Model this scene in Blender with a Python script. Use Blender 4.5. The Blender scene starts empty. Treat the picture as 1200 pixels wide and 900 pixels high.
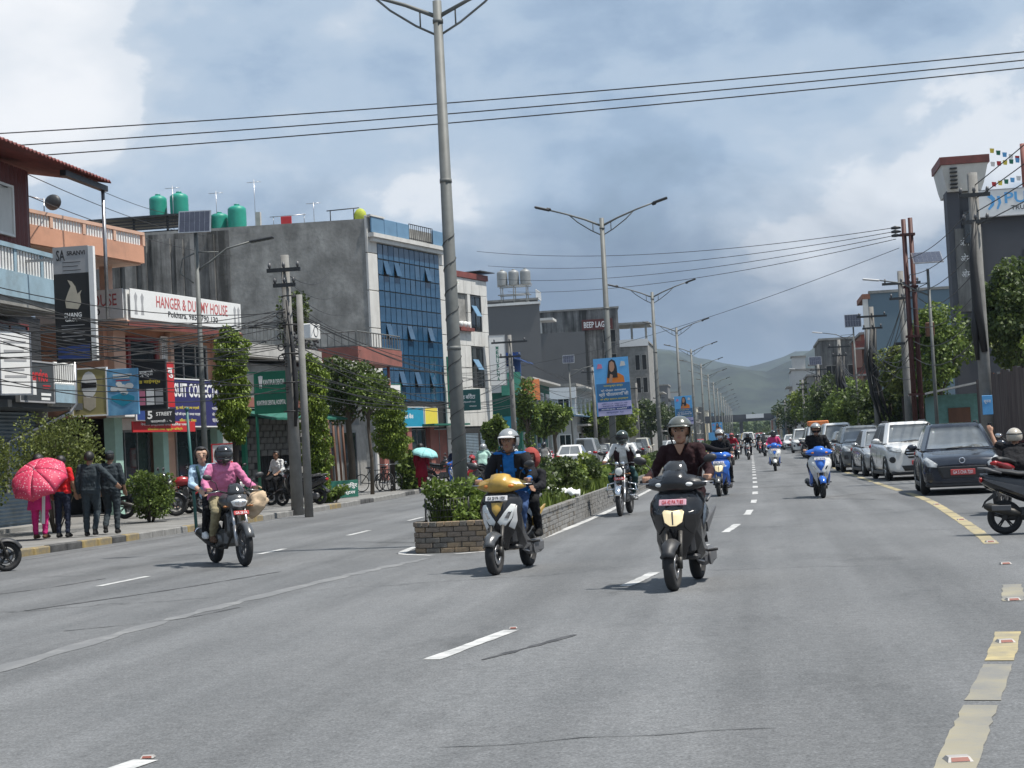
import bpy, bmesh, math, random
from mathutils import Vector, Matrix, noise
from mathutils.bvhtree import BVHTree
import numpy as np
R = math.radians
random.seed(7)
scene = bpy.context.scene
C = scene.collection

# ------------------------------------------------------------------ camera
cam_d = bpy.data.cameras.new('camera')
cam = bpy.data.objects.new('camera', cam_d)
C.objects.link(cam)
cam_d.sensor_width = 36.0
cam_d.lens = 57.0
cam_d.clip_start = 0.1
cam_d.clip_end = 30000.0
pitch, yaw, roll = R(2.3), R(8.268), R(2.9)
_R = Vector((math.cos(yaw), math.sin(yaw), 0))
_Fh = Vector((-math.sin(yaw), math.cos(yaw), 0))
_F = _Fh * math.cos(pitch) + Vector((0, 0, math.sin(pitch)))
_U = -_Fh * math.sin(pitch) + Vector((0, 0, math.cos(pitch)))
_cx = _R * math.cos(roll) - _U * math.sin(roll)
_cy = _R * math.sin(roll) + _U * math.cos(roll)
m = Matrix((_cx, _cy, -_F)).transposed().to_4x4()
m.translation = Vector((0, 0, 1.43))
cam.matrix_world = m
scene.camera = cam

# ------------------------------------------------------------------ world, sun, exposure
SUN_EL, SUN_AZ = 66.0, 97.0       # azimuth clockwise from +Y: the sun stands to the right of the road
world = bpy.data.worlds.new('World')
scene.world = world
world.use_nodes = True
nt = world.node_tree
for n in list(nt.nodes):
    nt.nodes.remove(n)
def wn(kind, **kw):
    n = nt.nodes.new(kind)
    for k, v in kw.items():
        setattr(n, k, v)
    return n
out = wn('ShaderNodeOutputWorld')
sky = wn('ShaderNodeTexSky', sky_type='NISHITA', sun_disc=False, sun_elevation=R(SUN_EL), sun_rotation=R(SUN_AZ), air_density=1.0, dust_density=1.6)
bg_sky = wn('ShaderNodeBackground'); bg_sky.inputs['Strength'].default_value = 0.062
nt.links.new(sky.outputs[0], bg_sky.inputs['Color'])
tc = wn('ShaderNodeTexCoord')
def cloud_noise(scale, zs, detail, rough, off, dist=0.0):
    mp = wn('ShaderNodeMapping'); mp.inputs['Scale'].default_value = (1, 1, zs); mp.inputs['Location'].default_value = off
    nt.links.new(tc.outputs['Generated'], mp.inputs['Vector'])
    nz = wn('ShaderNodeTexNoise'); nz.inputs['Scale'].default_value = scale; nz.inputs['Detail'].default_value = detail
    nz.inputs['Roughness'].default_value = rough; nz.inputs['Distortion'].default_value = dist
    nt.links.new(mp.outputs[0], nz.inputs['Vector'])
    return nz.outputs['Fac']
def wmath(op, a, b=None, c=None, clamp=False):
    n = wn('ShaderNodeMath', operation=op, use_clamp=clamp)
    for i, v in enumerate((a, b, c)):
        if v is None: continue
        if isinstance(v, (int, float)): n.inputs[i].default_value = v
        else: nt.links.new(v, n.inputs[i])
    return n.outputs[0]
def wramp(fac, stops):
    n = wn('ShaderNodeValToRGB')
    n.color_ramp.interpolation = 'EASE'
    while len(n.color_ramp.elements) < len(stops): n.color_ramp.elements.new(0.5)
    for e, (p, c) in zip(n.color_ramp.elements, stops):
        e.position = p; e.color = (*c, 1)
    nt.links.new(fac, n.inputs[0])
    return n.outputs[0]
def blob(az, el, inner, outer):
    # one big cumulus bank round a direction (az clockwise from +Y): 1 inside, 0 outside
    d = Vector((math.sin(R(az)) * math.cos(R(el)), math.cos(R(az)) * math.cos(R(el)), math.sin(R(el))))
    n = wn('ShaderNodeVectorMath', operation='DOT_PRODUCT'); n.inputs[1].default_value = d
    nt.links.new(tc.outputs['Generated'], n.inputs[0])
    mr = wn('ShaderNodeMapRange', interpolation_type='SMOOTHSTEP')
    mr.inputs['From Min'].default_value = math.cos(R(outer)); mr.inputs['From Max'].default_value = math.cos(R(inner))
    nt.links.new(n.outputs['Value'], mr.inputs['Value'])
    return mr.outputs[0]
big = cloud_noise(3.4, 2.2, 6, 0.52, (3.1, 1.7, 0.4), 0.3)
mid = cloud_noise(7.5, 1.9, 8, 0.55, (0.3, 5.2, 1.9), 0.25)
fine = cloud_noise(15, 1.5, 9, 0.62, (7.3, 2.2, 4.1), 0.2)
cover = wmath('ADD', wmath('MULTIPLY', big, 0.46), wmath('ADD', wmath('MULTIPLY', mid, 0.36), wmath('MULTIPLY', fine, 0.18)))
b1 = blob(-25.6, 14.6, 1.5, 6.2)     # bright cumulus over the shops on the left
b2 = blob(2.0, 5.5, 0.5, 6.0)        # cumulus heads right of the far end of the road
b3 = blob(9.5, 9.0, 0.5, 5.0)
b4 = blob(-12, 7.5, 0.5, 5.5)
lift = wmath('ADD', wmath('MULTIPLY', b1, 0.24), wmath('ADD', wmath('MULTIPLY', b2, 0.07), wmath('ADD', wmath('MULTIPLY', b3, 0.09), wmath('MULTIPLY', b4, 0.05))))
cv = wmath('ADD', cover, lift)
col = wramp(cv, [(0.38, (0.2, 0.275, 0.375)), (0.46, (0.245, 0.325, 0.435)), (0.53, (0.31, 0.385, 0.48)), (0.59, (0.38, 0.44, 0.515)), (0.63, (0.53, 0.56, 0.6)), (0.8, (0.64, 0.65, 0.67))])
# a slate-blue bank of rain cloud low over the hills
sep = wn('ShaderNodeSeparateXYZ'); nt.links.new(tc.outputs['Generated'], sep.inputs[0])
lowm = wn('ShaderNodeMapRange', interpolation_type='SMOOTHSTEP')
lowm.inputs['From Min'].default_value = 0.18; lowm.inputs['From Max'].default_value = 0.06
nt.links.new(wmath('ADD', sep.outputs['Z'], wmath('MULTIPLY', wmath('SUBTRACT', mid, 0.5), 0.22)), lowm.inputs['Value'])
mixc = wn('ShaderNodeMix', data_type='RGBA'); mixc.blend_type = 'MIX'
nt.links.new(wmath('MULTIPLY', lowm.outputs[0], 0.92), mixc.inputs['Factor'])
nt.links.new(col, mixc.inputs['A'])
mixc.inputs['B'].default_value = (0.105, 0.145, 0.215, 1)
bg_cl = wn('ShaderNodeBackground'); bg_cl.inputs['Strength'].default_value = 0.9
nt.links.new(mixc.outputs['Result'], bg_cl.inputs['Color'])
mask = wn('ShaderNodeMapRange', interpolation_type='SMOOTHSTEP')
mask.inputs['From Min'].default_value = 0.4; mask.inputs['From Max'].default_value = 0.5
nt.links.new(cv, mask.inputs['Value'])
maskf = wmath('MAXIMUM', wmath('MULTIPLY_ADD', mask.outputs[0], 0.45, 0.55), lowm.outputs[0])
ms = wn('ShaderNodeMixShader')
nt.links.new(maskf, ms.inputs[0]); nt.links.new(bg_sky.outputs[0], ms.inputs[1]); nt.links.new(bg_cl.outputs[0], ms.inputs[2])
nt.links.new(ms.outputs[0], out.inputs['Surface'])

sun_d = bpy.data.lights.new('sun', 'SUN')
sun_d.energy = 3.6
sun_d.angle = R(1.2)
sun_d.color = (1.0, 0.955, 0.88)
sun = bpy.data.objects.new('sun', sun_d)
C.objects.link(sun)
_sd = Vector((math.sin(R(SUN_AZ)) * math.cos(R(SUN_EL)), math.cos(R(SUN_AZ)) * math.cos(R(SUN_EL)), math.sin(R(SUN_EL))))
sun.rotation_euler = _sd.to_track_quat('Z', 'Y').to_euler()
sun.location = (20, 0, 40)

vs = scene.view_settings
vs.view_transform = 'Standard'; vs.look = 'None'; vs.gamma = 1.0; vs.use_curve_mapping = False
vs.exposure = 0.75
scene.cycles.use_denoising = True
scene.cycles.max_bounces = 6
scene.cycles.diffuse_bounces = 3
scene.cycles.transparent_max_bounces = 6

# ------------------------------------------------------------------ materials
MATS = {}
def mat(name, col, rough=0.6, metal=0.0, var=0.12, scale=6.0, bump=0.0, bscale=40.0, dirt=None, dpos=(0.48, 0.7), coat=0.0, spec=0.5, trans=0.0, sss=0.0, stretch=(1, 1, 1), tint=None):
    if name in MATS: return MATS[name]
    mt = bpy.data.materials.new(name); mt.use_nodes = True
    t = mt.node_tree; b = t.nodes['Principled BSDF']
    b.inputs['Roughness'].default_value = rough; b.inputs['Metallic'].default_value = metal
    b.inputs['Specular IOR Level'].default_value = spec
    if coat: b.inputs['Coat Weight'].default_value = coat; b.inputs['Coat Roughness'].default_value = 0.08
    if trans: b.inputs['Transmission Weight'].default_value = trans
    tcn = t.nodes.new('ShaderNodeTexCoord')
    mp = t.nodes.new('ShaderNodeMapping'); mp.inputs['Scale'].default_value = stretch
    t.links.new(tcn.outputs['Object'], mp.inputs['Vector'])
    nz = t.nodes.new('ShaderNodeTexNoise'); nz.inputs['Scale'].default_value = scale; nz.inputs['Detail'].default_value = 7; nz.inputs['Roughness'].default_value = 0.62
    t.links.new(mp.outputs[0], nz.inputs['Vector'])
    rp = t.nodes.new('ShaderNodeValToRGB')
    lo = [max(0, c * (1 - var)) for c in col]; hi = [min(1, c * (1 + var)) for c in (tint or col)]
    rp.color_ramp.elements[0].position = 0.3; rp.color_ramp.elements[1].position = 0.72
    rp.color_ramp.elements[0].color = (*lo, 1); rp.color_ramp.elements[1].color = (*hi, 1)
    t.links.new(nz.outputs['Fac'], rp.inputs[0])
    last = rp.outputs[0]
    if dirt:                                           # (colour, amount, scale): blotches of grime with a shape of their own
        dn = t.nodes.new('ShaderNodeTexNoise'); dn.inputs['Scale'].default_value = dirt[2]; dn.inputs['Detail'].default_value = 9; dn.inputs['Roughness'].default_value = 0.68
        mp2 = t.nodes.new('ShaderNodeMapping'); mp2.inputs['Scale'].default_value = dirt[3] if len(dirt) > 3 else (1, 1, 1)
        t.links.new(tcn.outputs['Object'], mp2.inputs['Vector']); t.links.new(mp2.outputs[0], dn.inputs['Vector'])
        dr = t.nodes.new('ShaderNodeValToRGB'); dr.color_ramp.elements[0].position = dpos[0]; dr.color_ramp.elements[1].position = dpos[1]
        dr.color_ramp.elements[1].color = (dirt[1],) * 3 + (1,)
        t.links.new(dn.outputs['Fac'], dr.inputs[0])
        mx = t.nodes.new('ShaderNodeMix'); mx.data_type = 'RGBA'
        t.links.new(dr.outputs[0], mx.inputs['Factor']); t.links.new(last, mx.inputs['A']); mx.inputs['B'].default_value = (*dirt[0], 1)
        last = mx.outputs['Result']
    t.links.new(last, b.inputs['Base Color'])
    if bump:
        bn = t.nodes.new('ShaderNodeTexNoise'); bn.inputs['Scale'].default_value = bscale; bn.inputs['Detail'].default_value = 5
        t.links.new(mp.outputs[0], bn.inputs['Vector'])
        bu = t.nodes.new('ShaderNodeBump'); bu.inputs['Strength'].default_value = bump; bu.inputs['Distance'].default_value = 0.02
        t.links.new(bn.outputs['Fac'], bu.inputs['Height']); t.links.new(bu.outputs[0], b.inputs['Normal'])
    MATS[name] = mt
    return mt
def glow(name, col, strength):
    if name in MATS: return MATS[name]
    mt = mat(name, col, 0.2, var=0.03)
    b = mt.node_tree.nodes['Principled BSDF']
    b.inputs['Emission Color'].default_value = (*col, 1); b.inputs['Emission Strength'].default_value = strength
    return mt
def leafmat(name, c1, c2, rough=0.5):
    if name in MATS: return MATS[name]
    mt = bpy.data.materials.new(name); mt.use_nodes = True
    t = mt.node_tree; b = t.nodes['Principled BSDF']; b.inputs['Roughness'].default_value = rough
    b.inputs['Specular IOR Level'].default_value = 0.35
    g = t.nodes.new('ShaderNodeNewGeometry'); tcn = t.nodes.new('ShaderNodeTexCoord')
    nz = t.nodes.new('ShaderNodeTexNoise'); nz.inputs['Scale'].default_value = 1.7; nz.inputs['Detail'].default_value = 3
    t.links.new(tcn.outputs['Object'], nz.inputs['Vector'])
    ad = t.nodes.new('ShaderNodeMath'); ad.operation = 'MULTIPLY_ADD'; ad.inputs[1].default_value = 0.55; ad.use_clamp = True
    t.links.new(g.outputs['Random Per Island'], ad.inputs[0])
    ad2 = t.nodes.new('ShaderNodeMath'); ad2.operation = 'MULTIPLY'; ad2.inputs[1].default_value = 0.6
    t.links.new(nz.outputs['Fac'], ad2.inputs[0]); t.links.new(ad2.outputs[0], ad.inputs[2])
    rp = t.nodes.new('ShaderNodeValToRGB')
    rp.color_ramp.elements[0].position = 0.2; rp.color_ramp.elements[1].position = 0.85
    rp.color_ramp.elements[0].color = (*c1, 1); rp.color_ramp.elements[1].color = (*c2, 1)
    t.links.new(ad.outputs[0], rp.inputs[0]); t.links.new(rp.outputs[0], b.inputs['Base Color'])
    tr = t.nodes.new('ShaderNodeBsdfTranslucent'); t.links.new(rp.outputs[0], tr.inputs['Color'])
    mx = t.nodes.new('ShaderNodeMixShader'); mx.inputs[0].default_value = 0.3
    t.links.new(b.outputs[0], mx.inputs[1]); t.links.new(tr.outputs[0], mx.inputs[2])
    t.links.new(mx.outputs[0], t.nodes['Material Output'].inputs['Surface'])
    MATS[name] = mt
    return mt

# ------------------------------------------------------------------ mesh building helpers
class MB:
    """collects shapes and links them as ONE mesh object"""
    def __init__(s): s.v = []; s.f = []; s.sm = []
    def add(s, vs_, fs_, smooth=False):
        o = len(s.v); s.v.extend([tuple(p) for p in vs_])
        for f in fs_: s.f.append(tuple(i + o for i in f)); s.sm.append(smooth)
        return s
    def box(s, x0, x1, y0, y1, z0, z1):
        return s.add([(x0, y0, z0), (x1, y0, z0), (x1, y1, z0), (x0, y1, z0), (x0, y0, z1), (x1, y0, z1), (x1, y1, z1), (x0, y1, z1)],
                     [(0, 3, 2, 1), (4, 5, 6, 7), (0, 1, 5, 4), (1, 2, 6, 5), (2, 3, 7, 6), (3, 0, 4, 7)])
    def bbox(s, x0, x1, y0, y1, z0, z1, b=0.01):       # box with bevelled edges
        if x1 < x0: x0, x1 = x1, x0
        b = min(b, (x1 - x0) / 2.2, (y1 - y0) / 2.2, (z1 - z0) / 2.2)
        rings = []
        for z, i in ((z0, b), (z0 + b, 0), (z1 - b, 0), (z1, b)):
            rings.append([(x0 + b + i * .5, y0 + i, z), (x1 - b - i * .5, y0 + i, z), (x1 - i, y0 + b + i * .5, z), (x1 - i, y1 - b - i * .5, z),
                          (x1 - b - i * .5, y1 - i, z), (x0 + b + i * .5, y1 - i, z), (x0 + i, y1 - b - i * .5, z), (x0 + i, y0 + b + i * .5, z)])
        return s.loft(rings)
    def loft(s, rings, closed=True, caps=True, smooth=False):
        n = len(rings[0]); vs_ = [p for r in rings for p in r]; fs_ = []
        for i in range(len(rings) - 1):
            for j in range(n if closed else n - 1):
                a = i * n + j; b = i * n + (j + 1) % n
                fs_.append((a, b, b + n, a + n))
        s.add(vs_, fs_, smooth)
        if caps and closed:
            o = len(s.v) - len(vs_)
            s.f.append(tuple(o + j for j in reversed(range(n)))); s.sm.append(False)
            s.f.append(tuple(o + (len(rings) - 1) * n + j for j in range(n))); s.sm.append(False)
        return s
    def tube(s, pts, rad, n=8, smooth=True, caps=True):
        pts = [Vector(p) for p in pts]; rings = []
        if not isinstance(rad, (list, tuple)): rad = [rad] * len(pts)
        ref = None
        for i, p in enumerate(pts):
            d = (pts[min(i + 1, len(pts) - 1)] - pts[max(i - 1, 0)])
            d = d.normalized() if d.length > 1e-9 else Vector((0, 0, 1))
            if ref is None: ref = d.orthogonal().normalized()
            ref = (ref - d * ref.dot(d))
            ref = ref.normalized() if ref.length > 1e-6 else d.orthogonal().normalized()
            bi = d.cross(ref)
            rings.append([tuple(p + (ref * math.cos(2 * math.pi * k / n) + bi * math.sin(2 * math.pi * k / n)) * rad[i]) for k in range(n)])
        return s.loft(rings, smooth=smooth, caps=caps)
    def cyl(s, p0, p1, r0, r1=None, n=12, smooth=True):
        return s.tube([p0, p1], [r0, r0 if r1 is None else r1], n, smooth)
    def ell(s, c, r, n=14, k=8, rot=None, zmin=-1.0, smooth=True):
        c = Vector(c); rings = []
        for i in range(k + 1):
            t = -math.pi / 2 + math.pi * i / k
            zz = max(math.sin(t), zmin); rr = max(math.sqrt(max(0, 1 - zz * zz)), 0.012)
            ring = []
            for j in range(n):
                a = 2 * math.pi * j / n
                p = Vector((math.cos(a) * rr * r[0], math.sin(a) * rr * r[1], zz * r[2]))
                if rot: p = rot @ p
                ring.append(tuple(c + p))
            rings.append(ring)
        return s.loft(rings, smooth=smooth)
    def capsule(s, p0, r0, p1, r1, n=10):
        p0, p1 = Vector(p0), Vector(p1); d = (p1 - p0)
        if d.length < 1e-5: return s.ell(p0, (r0, r0, r0), n, 6)
        d.normalize(); pts = []; rr = []
        for k in range(5):
            a = -math.pi / 2 + k * math.pi / 8
            pts.append(p0 + d * (math.sin(a) * r0)); rr.append(max(math.cos(a) * r0, r0 * .06))
        for k in range(5):
            a = k * math.pi / 8
            pts.append(p1 + d * (math.sin(a) * r1)); rr.append(max(math.cos(a) * r1, r1 * .06))
        return s.tube(pts, rr, n)
    def prism(s, poly, axis, a, b):                    # polygon (2D) extruded along an axis
        def P(p, t):
            return {'x': (t, p[0], p[1]), 'y': (p[0], t, p[1]), 'z': (p[0], p[1], t)}[axis]
        n = len(poly); vs_ = [P(p, a) for p in poly] + [P(p, b) for p in poly]
        fs_ = [tuple(reversed(range(n))), tuple(range(n, 2 * n))] + [(i, (i + 1) % n, n + (i + 1) % n, n + i) for i in range(n)]
        return s.add(vs_, fs_)
    def torus(s, c, R0, r, axis='x', n=24, k=8, flat=1.0):
        c = Vector(c); rings = []
        for i in range(n + 1):
            a = 2 * math.pi * i / n; ring = []
            for j in range(k):
                b = 2 * math.pi * j / k
                rad = R0 + r * math.cos(b); h = r * math.sin(b) * flat
                p = {'x': (h, rad * math.cos(a), rad * math.sin(a)), 'y': (rad * math.cos(a), h, rad * math.sin(a)), 'z': (rad * math.cos(a), rad * math.sin(a), h)}[axis]
                ring.append(tuple(c + Vector(p)))
            rings.append(ring)
        return s.loft(rings, smooth=True, caps=False)
    def patch(s, poly, func, off=0.004, dens=0.03, back=0.012):   # star-shaped polygon in (x,z) laid off in front (-Y) of y = func(x,z), with an edge of real thickness
        pts = []
        n = len(poly)
        for i in range(n):
            a, b = poly[i], poly[(i + 1) % n]; L = math.hypot(b[0] - a[0], b[1] - a[1]); k = max(1, int(L / dens))
            for j in range(k): t = j / k; pts.append((a[0] + (b[0] - a[0]) * t, a[1] + (b[1] - a[1]) * t))
        cx = sum(p[0] for p in pts) / len(pts); cz = sum(p[1] for p in pts) / len(pts)
        m_ = len(pts); rings = []
        off, back = -abs(off), -abs(back)
        for t in (0.02, 0.15, 0.3, 0.45, 0.6, 0.75, 0.88, 1.0):
            rings.append([(cx + (p[0] - cx) * t, func(cx + (p[0] - cx) * t, cz + (p[1] - cz) * t) + off, cz + (p[1] - cz) * t) for p in pts])
        rings.append([(p[0], func(p[0], p[1]) - back, p[1]) for p in pts])
        return s.loft(rings, smooth=True)
    def build(s, name, material, parent=None, loc=None, rot=None, kind=None):
        me = bpy.data.meshes.new(name)
        me.from_pydata(s.v, [], s.f)
        me.polygons.foreach_set('use_smooth', s.sm)
        me.update()
        o = bpy.data.objects.new(name, me)
        if isinstance(material, str): material = MATS[material]
        me.materials.append(material)
        C.objects.link(o)
        if parent is not None: o.parent = parent
        if loc is not None: o.location = loc
        if rot is not None: o.rotation_euler = rot
        if kind: o['kind'] = kind
        return o
def tag(o, label=None, cat=None, group=None, kind=None):
    if label: o['label'] = label
    if cat: o['category'] = cat
    if group: o['group'] = group
    if kind: o['kind'] = kind
    return o
def thing(name, label, cat, loc=(0, 0, 0), rz=0.0, group=None, parent=None):
    o = bpy.data.objects.new(name, None); C.objects.link(o)
    o.empty_display_size = 0.2
    o.location = loc; o.rotation_euler = (0, 0, R(rz))
    return tag(o, label, cat, group)
def inst(me, name, parent, loc=(0, 0, 0), rz=0.0, scale=None):   # an object on shared mesh data
    o = bpy.data.objects.new(name, me); C.objects.link(o); o.parent = parent; o.location = loc
    if rz: o.rotation_euler = (0, 0, rz)
    if scale: o.scale = scale
    return o
KIDS = {}
def copy_tree(o, parent=None, label=None, group=None):
    c = o.copy(); C.objects.link(c); c.parent = parent
    if label: c['label'] = label
    if group: c['group'] = group
    for ch in [x for x in bpy.data.objects if x.parent is o]: copy_tree(ch, c)
    return c
def box(name, m_, parent, x0, x1, y0, y1, z0, z1, bev=0.0):
    b = MB()
    b.bbox(x0, x1, y0, y1, z0, z1, bev) if bev else b.box(x0, x1, y0, y1, z0, z1)
    return b.build(name, m_, parent)
TEXTS = {}
def text(s, w, h, m_, parent, x, y, z, name='lettering', bold=0.0, depth=0.004, shear=0.0):
    """raised letters in the XZ plane facing -Y, centred on (x, z), stretched to w by h"""
    key = (s, bold, shear)
    if key not in TEXTS:
        cu = bpy.data.curves.new('t', 'FONT'); cu.body = s; cu.size = 1.0; cu.offset = bold; cu.resolution_u = 2; cu.shear = shear
        cu.extrude = 0.02; cu.align_x = 'CENTER'
        ob = bpy.data.objects.new('t', cu); C.objects.link(ob)
        dg = bpy.context.evaluated_depsgraph_get()
        me = bpy.data.meshes.new_from_object(ob.evaluated_get(dg))
        bpy.data.objects.remove(ob); bpy.data.curves.remove(cu)
        TEXTS[key] = me
    src = TEXTS[key]; me = src.copy()
    n = len(me.vertices); co = np.zeros(n * 3, dtype=np.float32); me.vertices.foreach_get('co', co); co = co.reshape(-1, 3)
    if n == 0: return None
    mn, mx = co.min(0), co.max(0)
    X = (co[:, 0] - (mn[0] + mx[0]) / 2) / max(mx[0] - mn[0], 1e-6) * w
    Z = (co[:, 1] - (mn[1] + mx[1]) / 2) / max(mx[1] - mn[1], 1e-6) * h
    Y = -(co[:, 2] - mn[2]) / max(mx[2] - mn[2], 1e-6) * depth
    me.vertices.foreach_set('co', np.stack([X, Y, Z], 1).astype(np.float32).ravel()); me.update()
    me.materials.clear(); me.materials.append(MATS[m_] if isinstance(m_, str) else m_)
    o = bpy.data.objects.new(name, me); C.objects.link(o); o.parent = parent; o.location = (x, y, z)
    return o

# palette
mat('concrete', (0.27, 0.265, 0.25), 0.85, var=0.25, scale=1.3, bump=0.3, bscale=25, dirt=((0.1, 0.1, 0.095), 0.7, 0.7))
mat('concrete_light', (0.42, 0.41, 0.39), 0.85, var=0.18, scale=2, bump=0.25, bscale=30, dirt=((0.16, 0.155, 0.15), 0.5, 1.5))
mat('pole_concrete', (0.2, 0.197, 0.187), 0.85, var=0.2, scale=3, bump=0.2, bscale=40, dirt=((0.13, 0.12, 0.11), 0.6, 2.5, (1, 1, .2)))
mat('white_paint', (0.74, 0.74, 0.72), 0.55, var=0.06, dirt=((0.4, 0.39, 0.36), 0.35, 1.2))
mat('sign_white', (0.78, 0.78, 0.77), 0.45, var=0.04)
mat('black', (0.015, 0.015, 0.017), 0.45, var=0.2)
mat('dark', (0.03, 0.03, 0.033), 0.7, var=0.3)
mat('rubber', (0.022, 0.022, 0.023), 0.85, var=0.25, scale=20, bump=0.2, bscale=90)
mat('black_gloss', (0.012, 0.012, 0.014), 0.16, var=0.1, coat=0.6)
mat('plastic_black', (0.028, 0.028, 0.03), 0.5, var=0.2, scale=14)
mat('plastic_grey', (0.1, 0.1, 0.105), 0.45, var=0.2)
mat('steel', (0.42, 0.42, 0.43), 0.35, metal=0.9, var=0.15)
mat('chrome', (0.72, 0.72, 0.73), 0.12, metal=1.0, var=0.05)
mat('galv', (0.14, 0.147, 0.142), 0.6, metal=0.1, var=0.2, scale=4, dirt=((0.1, 0.1, 0.09), 0.6, 2, (1, 1, .3)))
mat('lamp_black', (0.03, 0.032, 0.035), 0.5, var=0.2)
mat('glass', (0.02, 0.026, 0.03), 0.06, var=0.2, spec=0.8, scale=2)
mat('glass_car', (0.12, 0.13, 0.135), 0.05, var=0.35, spec=0.9, scale=1.4, coat=1.0)  # pale base colour paints in the sky's reflection on car windows
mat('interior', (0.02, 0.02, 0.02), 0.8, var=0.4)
mat('lens_clear', (0.75, 0.76, 0.74), 0.12, var=0.1, spec=0.7)
mat('lens_amber', (0.6, 0.2, 0.03), 0.25, var=0.1)
mat('lens_red', (0.35, 0.015, 0.015), 0.2, var=0.1)
mat('plate_white', (0.72, 0.7, 0.7), 0.45, var=0.04)
mat('plate_red', (0.5, 0.06, 0.06), 0.45, var=0.06)
mat('plate_pink', (0.72, 0.42, 0.48), 0.45, var=0.06)
mat('ink_red', (0.5, 0.03, 0.04), 0.5, var=0.05)
mat('ink_black', (0.02, 0.02, 0.022), 0.5, var=0.05)
mat('ink_blue', (0.03, 0.06, 0.22), 0.5, var=0.05)
mat('ink_white', (0.8, 0.8, 0.79), 0.5, var=0.03)
mat('ink_yellow', (0.75, 0.6, 0.08), 0.5, var=0.05)
mat('cable', (0.02, 0.02, 0.021), 0.6, var=0.2)
# ------------------------------------------------------------------ ground, road, pavements
def smooth_poly(pts, step=0.5):
    """Catmull-Rom through (x,y) points"""
    out_ = []
    P = [Vector((*p, 0)) for p in pts]; n_ = len(P)
    D = []
    for i in range(n_):
        a = P[max(i - 1, 0)]; b = P[min(i + 1, n_ - 1)]; D.append((b - a).normalized())
    for i in range(n_ - 1):
        L = (P[i + 1] - P[i]).length; k = max(1, int(L / step))
        for j in range(k):
            t = j / k; h1 = 2 * t ** 3 - 3 * t * t + 1; h2 = t ** 3 - 2 * t * t + t; h3 = -2 * t ** 3 + 3 * t * t; h4 = t ** 3 - t * t
            q = P[i] * h1 + D[i] * (h2 * L) + P[i + 1] * h3 + D[i + 1] * (h4 * L)
            out_.append((q.x, q.y))
    out_.append(tuple(pts[-1])); return out_
def at_len(line, s):
    for i in range(len(line) - 1):
        a, b = Vector(line[i]), Vector(line[i + 1]); L = (b - a).length
        if L < 1e-7: continue
        if s <= L: return a + (b - a) * (s / L), (b - a).normalized()
        s -= L
    return Vector(line[-1]), (Vector(line[-1]) - Vector(line[-2])).normalized()
def strip(line, s0, s1, w, z, seg=0.5, jitter=0.0):
    b = MB(); k = max(2, int((s1 - s0) / seg) + 1); L = []; Rr = []
    for i in range(k):
        p, d = at_len(line, s0 + (s1 - s0) * i / (k - 1)); n = Vector((d.y, -d.x))
        j = random.uniform(-jitter, jitter)
        a = p - n * (w / 2 + j); c = p + n * (w / 2 + j)
        L.append((a.x, a.y, z)); Rr.append((c.x, c.y, z))
    b.add(L + Rr, [(i, k + i, k + i + 1, i + 1) for i in range(k - 1)])
    return b
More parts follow.
